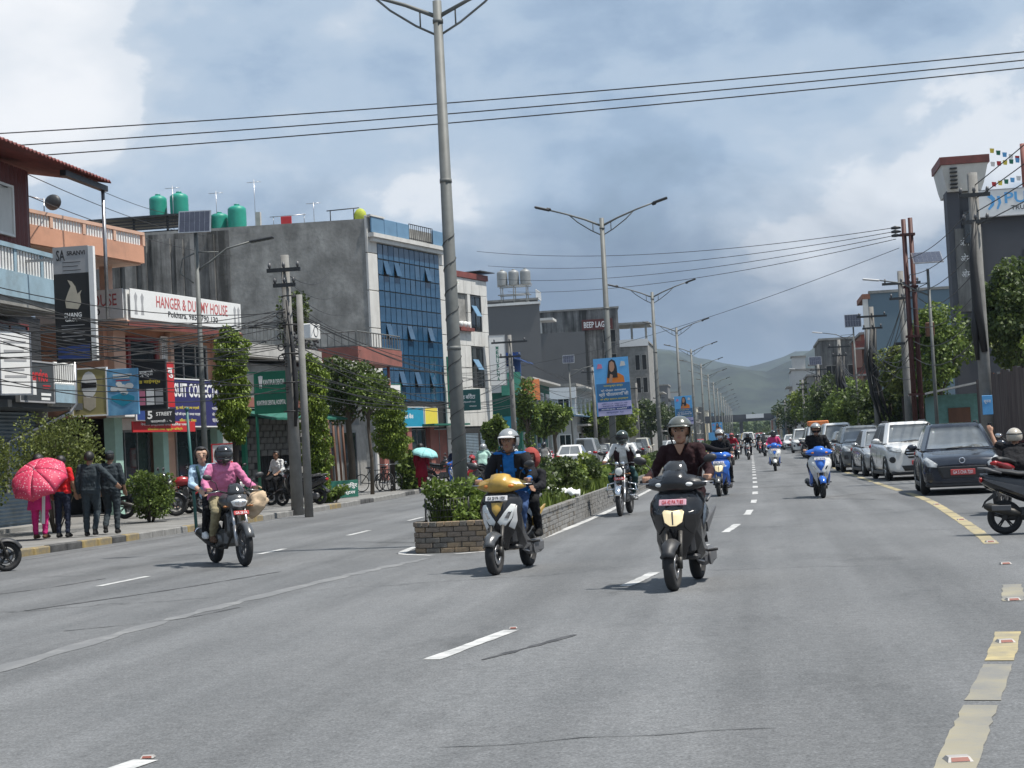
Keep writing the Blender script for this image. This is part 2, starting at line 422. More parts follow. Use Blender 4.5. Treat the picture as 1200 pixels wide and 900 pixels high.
def asphalt_mat():
    mt = bpy.data.materials.new('asphalt'); mt.use_nodes = True; t = mt.node_tree; b = t.nodes['Principled BSDF']
    b.inputs['Roughness'].default_value = 0.8
    b.inputs['Specular IOR Level'].default_value = 0.35
    tcn = t.nodes.new('ShaderNodeTexCoord')
    def nz(scale, detail, rough, st=(1, 1, 1), kind='ShaderNodeTexNoise'):
        mp = t.nodes.new('ShaderNodeMapping'); mp.inputs['Scale'].default_value = st
        t.links.new(tcn.outputs['Object'], mp.inputs[0]); n = t.nodes.new(kind); n.inputs['Scale'].default_value = scale
        if kind == 'ShaderNodeTexNoise': n.inputs['Detail'].default_value = detail; n.inputs['Roughness'].default_value = rough
        t.links.new(mp.outputs[0], n.inputs['Vector']); return n
    def ramp(src, stops):
        r = t.nodes.new('ShaderNodeValToRGB')
        while len(r.color_ramp.elements) < len(stops): r.color_ramp.elements.new(0.5)
        for e, (p, c) in zip(r.color_ramp.elements, stops): e.position = p; e.color = (c, c, c, 1) if isinstance(c, (int, float)) else (*c, 1)
        t.links.new(src, r.inputs[0]); return r.outputs[0]
    def mul(a, bb):
        m_ = t.nodes.new('ShaderNodeMix'); m_.data_type = 'RGBA'; m_.blend_type = 'MULTIPLY'; m_.inputs['Factor'].default_value = 1
        t.links.new(a, m_.inputs['A']); t.links.new(bb, m_.inputs['B']); return m_.outputs['Result']
    base = ramp(nz(0.5, 7, 0.66, (1, .45, 1)).outputs['Fac'], [(0.3, (0.112, 0.116, 0.12)), (0.7, (0.163, 0.166, 0.169))])
    grain = ramp(nz(55, 3, 0.7).outputs['Fac'], [(0.28, 0.55), (0.5, 0.97), (0.68, 1.35), (0.78, 1.7)])
    grain2 = ramp(nz(13, 4, 0.7).outputs['Fac'], [(0.3, 0.8), (0.7, 1.18)])
    wheel = ramp(nz(0.5, 3, 0.5, (2.6, .08, 1)).outputs['Fac'], [(0.35, 0.8), (0.65, 1.12)])
    stain = ramp(nz(0.6, 8, 0.7, (1.2, .5, 1)).outputs['Fac'], [(0.54, 1.0), (0.68, 0.74)])
    # thin cracks running mostly across the carriageway
    cr = t.nodes.new('ShaderNodeTexVoronoi'); cr.feature = 'DISTANCE_TO_EDGE'; cr.inputs['Scale'].default_value = 0.16
    mp = t.nodes.new('ShaderNodeMapping'); mp.inputs['Scale'].default_value = (.45, 1.0, 1)
    ns = nz(1.4, 6, 0.7); va = t.nodes.new('ShaderNodeVectorMath'); va.operation = 'MULTIPLY_ADD'; va.inputs[1].default_value = (1.2, 1.2, 0)
    t.links.new(ns.outputs['Color'], va.inputs[0]); t.links.new(tcn.outputs['Object'], va.inputs[2])
    t.links.new(va.outputs[0], mp.inputs[0]); t.links.new(mp.outputs[0], cr.inputs['Vector'])
    crack = ramp(cr.outputs['Distance'], [(0.0, 0.55), (0.004, 0.7), (0.009, 1.0)])
    gate = nz(0.22, 2, 0.5); gt = ramp(gate.outputs['Fac'], [(0.5, 0.0), (0.6, 1.0)])
    mm = t.nodes.new('ShaderNodeMix'); mm.data_type = 'RGBA'; mm.inputs['A'].default_value = (1, 1, 1, 1)
    t.links.new(gt, mm.inputs['Factor']); t.links.new(crack, mm.inputs['B'])
    c = mul(mul(mul(mul(mul(base, grain), grain2), wheel), stain), mm.outputs['Result'])
    t.links.new(c, b.inputs['Base Color'])
    bu = t.nodes.new('ShaderNodeBump'); bu.inputs['Strength'].default_value = 0.5; bu.inputs['Distance'].default_value = 0.008
    t.links.new(nz(70, 3, 0.6).outputs['Fac'], bu.inputs['Height']); t.links.new(bu.outputs[0], b.inputs['Normal'])
    MATS['asphalt'] = mt
asphalt_mat()
mat('earth', (0.16, 0.15, 0.12), 0.95, var=0.3, scale=0.05)
mat('sidewalk', (0.2, 0.197, 0.19), 0.9, var=0.22, scale=1.5, bump=0.4, bscale=18, dirt=((0.12, 0.115, 0.105), 0.6, 0.9))
mat('road_white', (0.5, 0.5, 0.49), 0.75, var=0.12, scale=9, dirt=((0.19, 0.19, 0.19), 0.85, 3.5), dpos=(.44, .66))
mat('road_worn', (0.24, 0.24, 0.237), 0.8, var=0.2, scale=7, dirt=((0.15, 0.153, 0.156), 0.97, 1.8), dpos=(.32, .52))
mat('road_tan', (0.3, 0.27, 0.19), 0.8, var=0.15, scale=8, dirt=((0.17, 0.17, 0.165), 0.9, 2.0), dpos=(.36, .6))
mat('road_yellow', (0.4, 0.33, 0.17), 0.8, var=0.15, scale=8, dirt=((0.19, 0.18, 0.155), 0.9, 2.2), dpos=(.4, .66))
mat('kerb_yellow', (0.33, 0.24, 0.09), 0.85, var=0.25, scale=7, bump=0.3, dirt=((0.15, 0.135, 0.11), 0.85, 3), dpos=(.4, .62))
mat('kerb_black', (0.05, 0.05, 0.05), 0.8, var=0.3, scale=7, bump=0.3, dirt=((0.15, 0.145, 0.14), 0.6, 3))
mat('kerb_grey', (0.24, 0.235, 0.225), 0.85, var=0.2, scale=5, bump=0.3, dirt=((0.1, 0.1, 0.095), 0.6, 3))

g = MB(); n = 60
S = 5200.0
def gz(i): t = i / n * 2 - 1; return math.copysign(abs(t) ** 2.5, t) * S
g.add([(gz(i), gz(j) + 1200, -0.03) for i in range(n + 1) for j in range(n + 1)],
      [(i * (n + 1) + j, (i + 1) * (n + 1) + j, (i + 1) * (n + 1) + j + 1, i * (n + 1) + j + 1) for i in range(n) for j in range(n)])
tag(g.build('ground', 'earth'), kind='structure')
KERB_L = [(-13.6, -20), (-13.4, 10), (-12.9, 22), (-12.45, 28), (-12.1, 33), (-11.8, 41), (-11.8, 51), (-12.0, 58), (-11.9, 75), (-11.4, 95), (-11.2, 130), (-11.2, 900)]
KERB_R = [(8.5, -20), (8.2, 10), (7.0, 25), (6.0, 34), (5.7, 42), (5.6, 60), (5.6, 900)]
kl = smooth_poly(KERB_L, 2.0); kr = smooth_poly(KERB_R, 2.0)
r = MB()
NR = 240
lp = [at_len(kl, i / NR * 918)[0] for i in range(NR + 1)]; rp_ = [at_len(kr, i / NR * 918)[0] for i in range(NR + 1)]
r.add([(p.x, p.y, 0) for p in lp] + [(p.x, p.y, 0) for p in rp_], [(i, NR + 1 + i, NR + 2 + i, i + 1) for i in range(NR)])
road = tag(r.build('road', 'asphalt'), kind='structure')
def pavement(name, line, side, width):
    b = MB(); V = []; k = 200
    for i in range(k + 1):
        p, d = at_len(line, i / k * 918); nn = Vector((d.y, -d.x)) * side
        a = p + nn * 0.16; c = p + nn * width
        V += [(a.x, a.y, 0.125), (c.x, c.y, 0.135)]
    b.add(V, [(2 * i, 2 * i + 1, 2 * i + 3, 2 * i + 2) if side > 0 else (2 * i, 2 * i + 2, 2 * i + 3, 2 * i + 1) for i in range(k)])
    return tag(b.build(name, 'sidewalk'), kind='structure')
pavement('pavement_left', kl, -1, 26)
pavement('pavement_right', kr, 1, 26)
# kerb stones, one by one near the camera, painted in runs of yellow and black
kb = MB(); kb.bbox(-0.08, 0.08, 0.006, 0.594, -0.05, 0.14, 0.02)
kmesh = {}
for nm in ('kerb_yellow', 'kerb_black', 'kerb_grey'):
    o = kb.build('kerb_stone', nm); kmesh[nm] = o.data; bpy.data.objects.remove(o)
def kerb(name, line, s0, s1, offs, cols, side):
    e = thing(name, None, None); e['kind'] = 'structure'
    s = s0; i = 0
    while s < s1:
        p, d = at_len(line, s); a = math.atan2(-d.x, d.y); nn = Vector((d.y, -d.x)) * side * 0.08
        o = inst(kmesh[cols(i, p)], 'kerb_stone', e, (p.x + nn.x, p.y + nn.y, 0), a)
        o.rotation_euler[1] = random.uniform(-.03, .03); o.location.z = random.uniform(-.012, .004)
        s += 0.6; i += 1
    return s
def lcol(i, p):
    if p.y < 30.5: return ('kerb_yellow', 'kerb_black')[(i // 2) % 2]
    if p.y < 34: return 'kerb_yellow' if i % 5 == 1 else 'kerb_grey'
    if 36 < p.y < 38 or 44 < p.y < 45.5: return 'kerb_yellow'
    return 'kerb_black' if (i // 3) % 4 == 0 else 'kerb_grey'
sl = kerb('kerb_left', kl, 32, 112, 0, lcol, -1)
sr = kerb('kerb_right', kr, 38, 92, 0, lambda i, p: ('kerb_yellow', 'kerb_black')[(i // 2) % 2], 1)
for nm, line, s, side in (('kerb_left_far', kl, sl, -1), ('kerb_right_far', kr, sr, 1)):
    b = MB(); rings = []
    for i in range(120):
        p, d = at_len(line, s + (918 - s) * i / 119); nn = Vector((d.y, -d.x)) * side
        rings.append([(p.x, p.y, -.05), (p.x, p.y, .14), (p.x + nn.x * .16, p.y + nn.y * .16, .14), (p.x + nn.x * .16, p.y + nn.y * .16, -.05)])
    b.loft(rings); tag(b.build(nm, 'kerb_grey'), kind='structure')

# painted markings: children of the road
mk = smooth_poly([(-4.2, 3.0), (-3.05, 7.5), (-2.12, 11.9), (-1.22, 17.1), (-0.38, 26.1), (-0.12, 31.3), (0.02, 40), (0.05, 60), (0.05, 700)], 0.5)
def s_at_y(line, y):
    s = 0
    for i in range(len(line) - 1):
        if line[i + 1][1] >= y:
            a, b = Vector(line[i]), Vector(line[i + 1]); return s + (b - a).length * (y - a.y) / max(b.y - a.y, 1e-6)
        s += (Vector(line[i + 1]) - Vector(line[i])).length
    return s
def dash(line, y0, y1, w=0.13, m_='road_white', z=0.004):
    return strip(line, s_at_y(line, y0), s_at_y(line, y1), w, z, 0.12, 0.009).build('lane_marking', m_, road)
for y0, y1 in [(6.5, 7.65), (11.1, 12.75), (16.3, 17.9), (20.9, 22.3), (25.0, 27.2), (30.3, 32.3), (35.6, 37.4)]: dash(mk, y0, y1, .13)
y = 41.0
while y < 330:
    dash(mk, y, y + 1.9, .14); y += 5.0
ml = smooth_poly([(-8.9, 6), (-8.35, 14), (-8.0, 19.8), (-7.62, 25), (-7.4, 30), (-7.5, 45), (-7.7, 80), (-7.7, 500)], 0.5)
for y0, y1 in [(19.1, 20.5), (24.4, 25.6), (29.1, 30.7), (34.4, 36.0), (40, 41.6), (45.5, 47)]: dash(ml, y0, y1, .11)
y = 51
while y < 240: dash(ml, y, y + 1.6, .11); y += 5.5
my = smooth_poly([(0.1, 3.5), (0.77, 7.05), (1.62, 11.29), (2.27, 15.33), (2.82, 20.56), (3.23, 28.4), (3.42, 34), (3.36, 41.3), (3.3, 60), (3.3, 300)], 0.5)
for y0, y1 in [(4, 8.6), (8.75, 10.05), (10.2, 11.6), (13.6, 15.0), (20.2, 24.0), (24.15, 27.8), (27.9, 33.0), (33.2, 37.5), (39, 46), (47, 56), (57, 70)]: dash(my, y0, y1, .17, 'road_yellow' if y0 > 16 or 10 < y0 < 12 else 'road_tan')
# edge lines round the median, the worn seam across the junction, stop line far up the road
me_r = smooth_poly([(-4.2, 22.45), (-3.62, 22.95), (-3.38, 25), (-3.14, 32), (-3.08, 40), (-3.08, 400)], 0.5)
strip(me_r, 0, 200, .13, .0042, .4, .01).build('edge_line', 'road_white', road)
me_l = smooth_poly([(-4.5, 22.35), (-5.05, 22.9), (-5.2, 25), (-5.25, 40), (-5.25, 300)], 0.5)
strip(me_l, 0, 150, .12, .0044, .4, .01).build('edge_line', 'road_white', road)
strip(smooth_poly([(-5.9, 6), (-5.58, 11.4), (-5.46, 14.6), (-4.96, 19.06), (-4.45, 21.8)], .4), 3, 16.5, .16, .003, .25, .05).build('edge_line', 'road_worn', road)
strip([(-3.0, 46.5), (3.2, 46.2)], 0, 6.2, .25, .0048, .4, .01).build('stop_line', 'road_worn', road)
strip(smooth_poly([(-12.2, 24), (-12.0, 28), (-11.7, 33), (-11.45, 41), (-11.45, 60)], .5), 0, 36, .1, .0046, .4, .02).build('edge_line', 'road_worn', road)
mat('tar', (0.045, 0.045, 0.047), 0.7, var=0.3, dirt=((0.11, 0.11, 0.11), 0.8, 3))
for pts, w in (([(-7.6, 16.1), (-6.8, 18.0), (-6.1, 20.4)], .05), ([(-1.9, 11.0), (-1.55, 11.9), (-1.4, 12.3)], .05), ([(0.05, 8.1), (-.3, 8.07), (-.5, 7.98), (-.9, 7.97), (-1.2, 7.83), (-1.6, 7.8)], .009), ([(-6.2, 13.9), (-5.4, 14.6), (-5.1, 15.6)], .02), ([(-9.6, 17.5), (-8.8, 19.0), (-8.5, 20.4)], .03)):
    strip(smooth_poly(pts, .12), 0, sum((Vector(pts[i + 1]) - Vector(pts[i])).length for i in range(len(pts) - 1)), w, .0034, .12, w * .45).build('tar_seam', 'tar', road)
# road studs
sb = MB(); sb.loft([[(-.055, -.05, 0), (.055, -.05, 0), (.055, .05, 0), (-.055, .05, 0)], [(-.045, -.025, .018), (.045, -.025, .018), (.045, .025, .018), (-.045, .025, .018)]])
mat('stud_red', (0.2, 0.06, 0.04), 0.4, var=0.2); mat('stud_case', (0.36, 0.34, 0.32), 0.5, var=0.2)
lens = MB(); lens.add([(-.04, -.0495, .003), (.04, -.0495, .003), (.036, -.0285, .0165), (-.036, -.0285, .0165)], [(0, 1, 2, 3)])
so = sb.build('s', 'stud_case'); lo = lens.build('s', 'stud_red'); sbm, lnm = so.data, lo.data
bpy.data.objects.remove(so); bpy.data.objects.remove(lo)
def stud(x, y, label, k=1.0):
    o = thing('road_stud', label, 'road stud', (x, y, 0.005), 8, 'reflective studs set in the road')
    inst(sbm, 'casing', o); inst(lnm, 'reflector', o); o.scale = (k, k, k)
for y_ in (7.2, 11.05, 13.65, 17.2, 20.5, 25.6, 31):
    p, d = at_len(my, s_at_y(my, y_)); stud(p.x, p.y, 'small reflective road stud on the worn yellow edge line')
for y_ in (7.7, 12.85):
    p, d = at_len(mk, s_at_y(mk, y_)); stud(p.x - .02, p.y, 'small road stud at the end of a white lane dash', .6)

# ------------------------------------------------------------------ planted brick median
mat('mortar', (0.23, 0.22, 0.2), 0.9, var=0.2, bump=0.3)
mat('brick_a', (0.2, 0.16, 0.125), 0.9, var=0.3, scale=14, bump=0.4, bscale=60, dirt=((0.09, 0.085, 0.075), 0.6, 6))
mat('brick_b', (0.15, 0.135, 0.115), 0.9, var=0.3, scale=14, bump=0.4, bscale=60, dirt=((0.25, 0.24, 0.22), 0.5, 6))
mat('brick_c', (0.27, 0.2, 0.13), 0.9, var=0.3, scale=14, bump=0.4, bscale=60, dirt=((0.12, 0.11, 0.1), 0.6, 6))
mat('brick_grey', (0.21, 0.205, 0.195), 0.9, var=0.25, scale=12, bump=0.4, bscale=60, dirt=((0.11, 0.105, 0.1), 0.6, 5))
mat('soil', (0.07, 0.055, 0.04), 0.95, var=0.4)
XL, XR, Y0, RC = -4.88, -3.32, 22.85, 0.32
median = thing('median_planter', 'long brick planter wall holding shrubs and grass along the middle of the road', 'planter', (0, 0, 0))
# centre line of the wall face, anticlockwise seen from above: right side (far to near), rounded nose, left side
face = []
yy = 40.0
while yy > Y0 + RC: face.append((XR, yy)); yy -= 0.2
for k in range(9): a = -math.pi / 2 * k / 8; face.append((XR - RC + RC * math.cos(a), Y0 + RC + RC * math.sin(a)))
for k in range(9): a = -math.pi / 2 - math.pi / 2 * k / 8; face.append((XL + RC + RC * math.cos(a), Y0 + RC + RC * math.sin(a)))
face.append((XL, 40.0))
core = MB()
inn = [(XR - .02, 420), (XR - .02, Y0 + RC)] + [(XR - RC + (RC - .02) * math.cos(-math.pi / 2 * k / 8), Y0 + RC + (RC - .02) * math.sin(-math.pi / 2 * k / 8)) for k in range(1, 9)] + \
      [(XL + RC + (RC - .02) * math.cos(-math.pi / 2 - math.pi / 2 * k / 8), Y0 + RC + (RC - .02) * math.sin(-math.pi / 2 - math.pi / 2 * k / 8)) for k in range(9)] + [(XL + .02, 420)]
core.prism([(p[0], p[1]) for p in inn], 'z', 0.0, 0.39)
core.build('mortar_core', 'mortar', median)
so_ = MB(); so_.prism([(XR - .13, 420), (XR - .13, Y0 + .3), (XL + .13, Y0 + .3), (XL + .13, 420)], 'z', 0.385, 0.405); so_.build('soil_bed', 'soil', median)
bk = MB(); bk.bbox(-0.1, 0.1, -0.045, 0.045, -0.034, 0.034, 0.006)
bms = []
for nm in ('brick_a', 'brick_b', 'brick_c', 'brick_grey'):
    o = bk.build('brick', nm); bms.append(o.data); bpy.data.objects.remove(o)
rest = MB(); cnt = 0; rnd = random.Random(3)
flen = sum(math.hypot(face[i + 1][0] - face[i][0], face[i + 1][1] - face[i][1]) for i in range(len(face) - 1))
places = []
for row in range(6):
    s = 0.105 * (row % 2)
    while s < flen:
        p, d = at_len(face, s); n_ = Vector((-d.y, d.x))
        places.append((p, d, row)); s += 0.21 if row < 5 else 0.11
places.sort(key=lambda q: (q[0].y if q[0].x > XL + .2 or q[0].y < Y0 + .5 else 99))
for (p, d, row) in places:
    if p.x < XL + .05 and p.y > Y0 + .9: continue
    z = 0.036 + row * 0.075; a = math.atan2(d.y, d.x)
    front = p.y < Y0 + .8
    mi = rnd.choice([0, 0, 1, 2, 2]) if front else rnd.choice([3, 3, 1, 3])
    in_ = Vector((d.y, -d.x)) * 0.03 + Vector((rnd.uniform(-.006, .006), rnd.uniform(-.006, .006)))
    if cnt < 296:
        o = inst(bms[mi], 'brick', median, (p.x + in_.x, p.y + in_.y, z), a)
        if row == 5: o.scale = (.5, 1.35, 1)
        o.rotation_euler[1] = rnd.uniform(-.012, .012); cnt += 1
    else:
        rot = Matrix.Rotation(a, 3, 'Z'); sx = .5 if row == 5 else 1
        c = Vector((p.x + in_.x, p.y + in_.y, z))
        V = [c + rot @ Vector((x * .1 * sx, y_ * .045, zz * .034)) for zz in (-1, 1) for (x, y_) in ((-1, -1), (1, -1), (1, 1), (-1, 1))]
        rest.add(V, [(4, 5, 6, 7), (0, 1, 5, 4), (1, 2, 6, 5), (2, 3, 7, 6), (3, 0, 4, 7)])
ro = rest.build('brickwork', 'brick_grey', median); ro['kind'] = 'stuff'
fw = MB()
for c in range(6): fw.box(XR - .02, XR + .006, 40.05, 420, .004 + c * .075, .068 + c * .075)
fw.build('brick_course', 'brick_grey', median)['kind'] = 'stuff'
# ------------------------------------------------------------------ buildings on the left of the road
def window(parent, x0, x1, z0, z1, y, frame='white_paint', glass='glass', nx=2, nz=1, fw=.06, proud=.05, sill=False, name='window'):
    b = MB()
    b.box(x0, x1, y - proud, y + .02, z1 - fw, z1); b.box(x0, x1, y - proud, y + .02, z0, z0 + fw)
    b.box(x0, x0 + fw, y - proud, y + .02, z0 + fw, z1 - fw); b.box(x1 - fw, x1, y - proud, y + .02, z0 + fw, z1 - fw)
    for i in range(1, nx): xx = x0 + (x1 - x0) * i / nx; b.box(xx - fw * .35, xx + fw * .35, y - proud * .9, y + .02, z0 + fw, z1 - fw)
    for i in range(1, nz): zz = z0 + (z1 - z0) * i / nz; b.box(x0 + fw, x1 - fw, y - proud * .85, y + .02, zz - fw * .35, zz + fw * .35)
    o = b.build(name, frame, parent)
    for i in range(nx):
        for j in range(nz):
            p = MB(); a0 = x0 + (x1 - x0) * i / nx + fw * .4; a1 = x0 + (x1 - x0) * (i + 1) / nx - fw * .4; c0 = z0 + (z1 - z0) * j / nz + fw * .4; c1 = z0 + (z1 - z0) * (j + 1) / nz - fw * .4
            p.box(a0, a1, y - proud * .45, y - .004, c0, c1); p.build('pane', glass, o)
    if sill:
        s = MB(); s.box(x0 - .05, x1 + .05, y - proud - .06, y, z0 - .06, z0 - .005); s.build('sill', frame, o)
    return o
def railing(parent, p0, p1, z0, z1, m_, n=12, r=.02, top=.03, name='railing'):
    b = MB(); p0, p1 = Vector((*p0, 0)), Vector((*p1, 0))
    for i in range(n + 1):
        p = p0.lerp(p1, i / n); b.cyl((p.x, p.y, z0), (p.x, p.y, z1), r, n=5, smooth=False)
    for z in (z0 + (z1 - z0) * .06, z1): b.cyl((p0.x, p0.y, z), (p1.x, p1.y, z), top, n=6, smooth=False)
    return b.build(name, m_, parent)
def shutter(parent, x0, x1, z0, z1, y, m_, step=.09):
    b = MB(); z = z0; V = []; rows = 0
    while z < z1:
        for dz, dy in ((0, 0), (step * .5, -.025)): V += [(x0, y + dy, min(z + dz, z1)), (x1, y + dy, min(z + dz, z1))]; rows += 1
        z += step
    b.add(V, [(2 * i, 2 * i + 1, 2 * i + 3, 2 * i + 2) for i in range(rows - 1)])
    return b.build('roller_shutter', m_, parent)
def sign(name, label, loc, rz, w, h, m_, letters=(), frame=None, depth=.08, group=None, cat='sign'):
    """board centred on loc, facing local -Y; letters: (text, width, height, material, dx, dz[, bold])"""
    e = thing(name, label, cat, loc, rz, group)
    b = MB(); b.bbox(-w / 2, w / 2, -depth / 2, depth / 2, -h / 2, h / 2, .006); b.build('panel', m_, e)
    if frame:
        f = MB(); t = .035
        f.box(-w / 2 - t, w / 2 + t, -depth / 2 - .015, depth / 2 + .015, h / 2, h / 2 + t); f.box(-w / 2 - t, w / 2 + t, -depth / 2 - .015, depth / 2 + .015, -h / 2 - t, -h / 2)
        f.box(-w / 2 - t, -w / 2, -depth / 2 - .015, depth / 2 + .015, -h / 2, h / 2); f.box(w / 2, w / 2 + t, -depth / 2 - .015, depth / 2 + .015, -h / 2, h / 2); f.build('frame', frame, e)
    for L in letters: text(L[0], L[1], L[2], L[3], e, L[4], -depth / 2 - .002, L[5], bold=L[6] if len(L) > 6 else .012)
    return e
def bars(parent, x0, x1, zs, h, m_, y):               # rows of print too small to read
    for i, z in enumerate(zs): box('print_line', m_, parent, x0, x1 - .06 * (i % 2), y - .003, y, z - h / 2, z + h / 2)
def decal(parent, poly, m_, y, name='printed_panel', th=.004):
    b = MB(); b.prism(poly, 'y', y - th, y); return b.build(name, m_, parent)
def tank(label, loc, r, h, m_, group):
    e = thing('water_tank', label, 'water tank', loc, 0, group)
    b = MB(); prof = [(0, .98), (.08, 1), (.2, .985), (.27, 1.0), (.34, .985), (.5, 1.0), (.57, .985), (.7, 1), (.76, .985), (.86, .98), (.93, .8), (.98, .45), (1.0, .25)]
    b.loft([[(math.cos(a) * r * k, math.sin(a) * r * k, z * h) for a in [2 * math.pi * i / 18 for i in range(18)]] for z, k in prof], smooth=True); b.build('tank_body', m_, e)
    b = MB(); b.cyl((0, 0, h), (0, 0, h * 1.05), r * .3, n=14); b.build('lid', m_, e)
    b = MB(); b.tube([(r * .95, 0, h * .1), (r * 1.1, 0, h * .1), (r * 1.12, 0, -.1)], .03, 6); b.build('outlet_pipe', 'steel', e)
    return e
def antenna(label, loc, h=1.6, group='aerials on the roofs'):
    e = thing('roof_aerial', label, 'aerial', loc, 0, group)
    b = MB(); b.cyl((0, 0, 0), (0, 0, h), .018, n=6); b.build('mast', 'steel', e)
    b = MB(); b.cyl((-.4, 0, h * .95), (.4, 0, h * .95), .012, n=5)
    for k in range(5): b.cyl((-.35 + k * .17, -.18, h * .95), (-.35 + k * .17, .18, h * .95), .008, n=4)
    b.build('aerial_rods', 'steel', e); return e
mat('peach', (0.56, 0.29, 0.19), 0.8, var=0.1, scale=1.2, dirt=((0.3, 0.17, 0.12), 0.5, 1.0))
mat('peach_light', (0.6, 0.38, 0.28), 0.8, var=0.1, scale=1.2, dirt=((0.36, 0.25, 0.2), 0.5, 1.0))
mat('maroon_sheet', (0.12, 0.028, 0.025), 0.55, var=0.2, scale=3, dirt=((0.06, 0.03, 0.028), 0.6, 1.5))
mat('roof_red', (0.2, 0.055, 0.045), 0.6, var=0.25, scale=3, dirt=((0.07, 0.04, 0.035), 0.6, 1.4))
mat('blue_wall', (0.27, 0.38, 0.45), 0.8, var=0.12, scale=2, dirt=((0.17, 0.2, 0.21), 0.6, 1.5))
mat('shutter_blue', (0.16, 0.21, 0.25), 0.5, metal=0.2, var=0.2, scale=2, dirt=((0.09, 0.1, 0.1), 0.6, 1.5))
mat('mint', (0.36, 0.55, 0.47), 0.6, var=0.08)
mat('red_frame', (0.2, 0.03, 0.03), 0.5, var=0.15)
mat('panel_white', (0.6, 0.59, 0.56), 0.5, var=0.08, scale=2, dirt=((0.38, 0.36, 0.33), 0.5, 0.9, (1, 1, .3)))
mat('raw_concrete', (0.28, 0.278, 0.265), 0.92, var=0.38, scale=0.9, bump=0.5, bscale=6, dirt=((0.12, 0.12, 0.113), 0.6, 1.6, (1, 1, .45)), dpos=(.42, .7))
mat('stained_concrete', (0.24, 0.235, 0.225), 0.92, var=0.35, scale=1.1, bump=0.5, bscale=6, dirt=((0.035, 0.035, 0.033), 0.9, 1.3, (1, 1, .07)), dpos=(.4, .6))
mat('tank_green', (0.02, 0.27, 0.2), 0.45, var=0.12); mat('tank_white', (0.27, 0.28, 0.28), 0.5, metal=.3, var=0.1)
mat('blue_glass', (0.022, 0.07, 0.135), 0.07, var=0.35, scale=0.6, spec=0.75)
mat('blue_panel', (0.13, 0.24, 0.36), 0.35, var=0.12, scale=1)
mat('green_sign', (0.012, 0.16, 0.095), 0.45, var=0.05); mat('navy_sign', (0.035, 0.035, 0.13), 0.45, var=0.05); mat('khaki_sign', (0.33, 0.29, 0.13), 0.5, var=0.06)
mat('sky_sign', (0.04, 0.24, 0.55), 0.45, var=0.3, scale=1.8, tint=(.2, .42, .6)); mat('black_sign', (0.018, 0.018, 0.02), 0.45, var=0.1); mat('red_sign', (0.5, 0.03, 0.035), 0.45, var=0.05)
mat('grey_sign', (0.36, 0.36, 0.37), 0.5, var=0.05); mat('charcoal_sign', (0.055, 0.06, 0.065), 0.5, var=0.1); mat('teal_sign', (0.02, 0.1, 0.095), 0.5, var=0.06); mat('cyan_sign', (0.02, 0.27, 0.42), 0.45, var=0.08)
mat('lilac_print', (0.5, 0.47, 0.7), 0.5, var=0.05); mat('blue_print', (0.04, 0.16, 0.34), 0.5, var=0.05); mat('sky_print', (0.12, 0.4, 0.75), 0.5, var=0.08); mat('orange_print', (0.7, 0.2, 0.02), 0.5, var=0.1); mat('skin_print', (0.45, 0.25, 0.16), 0.5, var=0.06); mat('pink_print', (0.6, 0.2, 0.3), 0.5)
mat('maroon_wall', (0.27, 0.1, 0.08), 0.75, var=0.15, scale=2, dirt=((0.14, 0.07, 0.06), 0.5, 1.5))
mat('orange_cloth', (0.6, 0.2, 0.07), 0.8, var=0.1); mat('tarp_blue', (0.03, 0.08, 0.24), 0.6, var=0.2); mat('net_green', (0.015, 0.12, 0.085), 0.7, var=0.15)
mat('brown_wood', (0.13, 0.06, 0.035), 0.7, var=0.25, scale=4, stretch=(1, 1, .2))

# --- dark-red upper storey over a blue balcony, at the left edge
e1 = thing('shop_house', 'dark red sheet-clad house over a pale blue balcony and grey roller shutters', 'building', (-17, 30, 0), 90)
box('wall', 'dark', e1, -8, 7.6, .3, 9, .13, 5.3)
for x0 in (-3.6, .4, 4.2): shutter(e1, x0, x0 + 3.2, .15, 2.9, .2, 'shutter_blue')
for x0 in (-4.0, 0, 3.72, 7.42): box('pillar', 'concrete', e1, x0, x0 + .3, .02, .3, .13, 3.1)
box('plinth', 'concrete', e1, -8, 7.7, -.5, .19, .12, .22)
box('beam', 'charcoal_sign', e1, -8, 7.7, -.9, .29, 2.92, 3.08)
box('first_floor_front', 'dark', e1, -8, 7.55, .05, .29, 3.1, 5.2)
for x0 in (2.2, 4.9): window(e1, x0, x0 + 1.9, 3.75, 5.0, .05, 'red_frame', 'glass', 2, 1)
box('balcony_slab', 'concrete', e1, -8, 6.0, -1.25, .3, 5.12, 5.3)
box('balcony_parapet', 'blue_wall', e1, -8, 5.95, -1.3, -1.18, 5.3, 5.86)
b = MB()
x = -3.0
while x < 5.9: b.box(x, x + .075, -1.28, -1.2, 5.86, 6.36); x += .15
b.build('balusters', 'white_paint', e1)
b = MB(); b.box(-8, 5.97, -1.33, -1.15, 6.36, 6.46)
for x in (-1, 1.5, 3.4, 4.75, 5.83): b.box(x, x + .12, -1.3, -1.18, 5.86, 6.36)
b.build('handrail', 'blue_wall', e1)
b = MB(); V = []; k = 0; x = -8.0
while x <= 6.25: V += [(x, -.4 + (.035 if k % 2 else 0), 5.3), (x, -.4 + (.035 if k % 2 else 0), 8.6)]; x += .11; k += 1
b.add(V, [(2 * i, 2 * i + 2, 2 * i + 3, 2 * i + 1) for i in range(k - 1)]); b.box(6.2, 6.29, -.36, 6, 5.3, 8.6); b.build('cladding', 'maroon_sheet', e1)
window(e1, 3.6, 5.3, 6.9, 8.1, -.41, 'white_paint', 'panel_white', 2, 1)
window(e1, .9, 2.6, 6.9, 8.1, -.41, 'white_paint', 'glass', 2, 1)
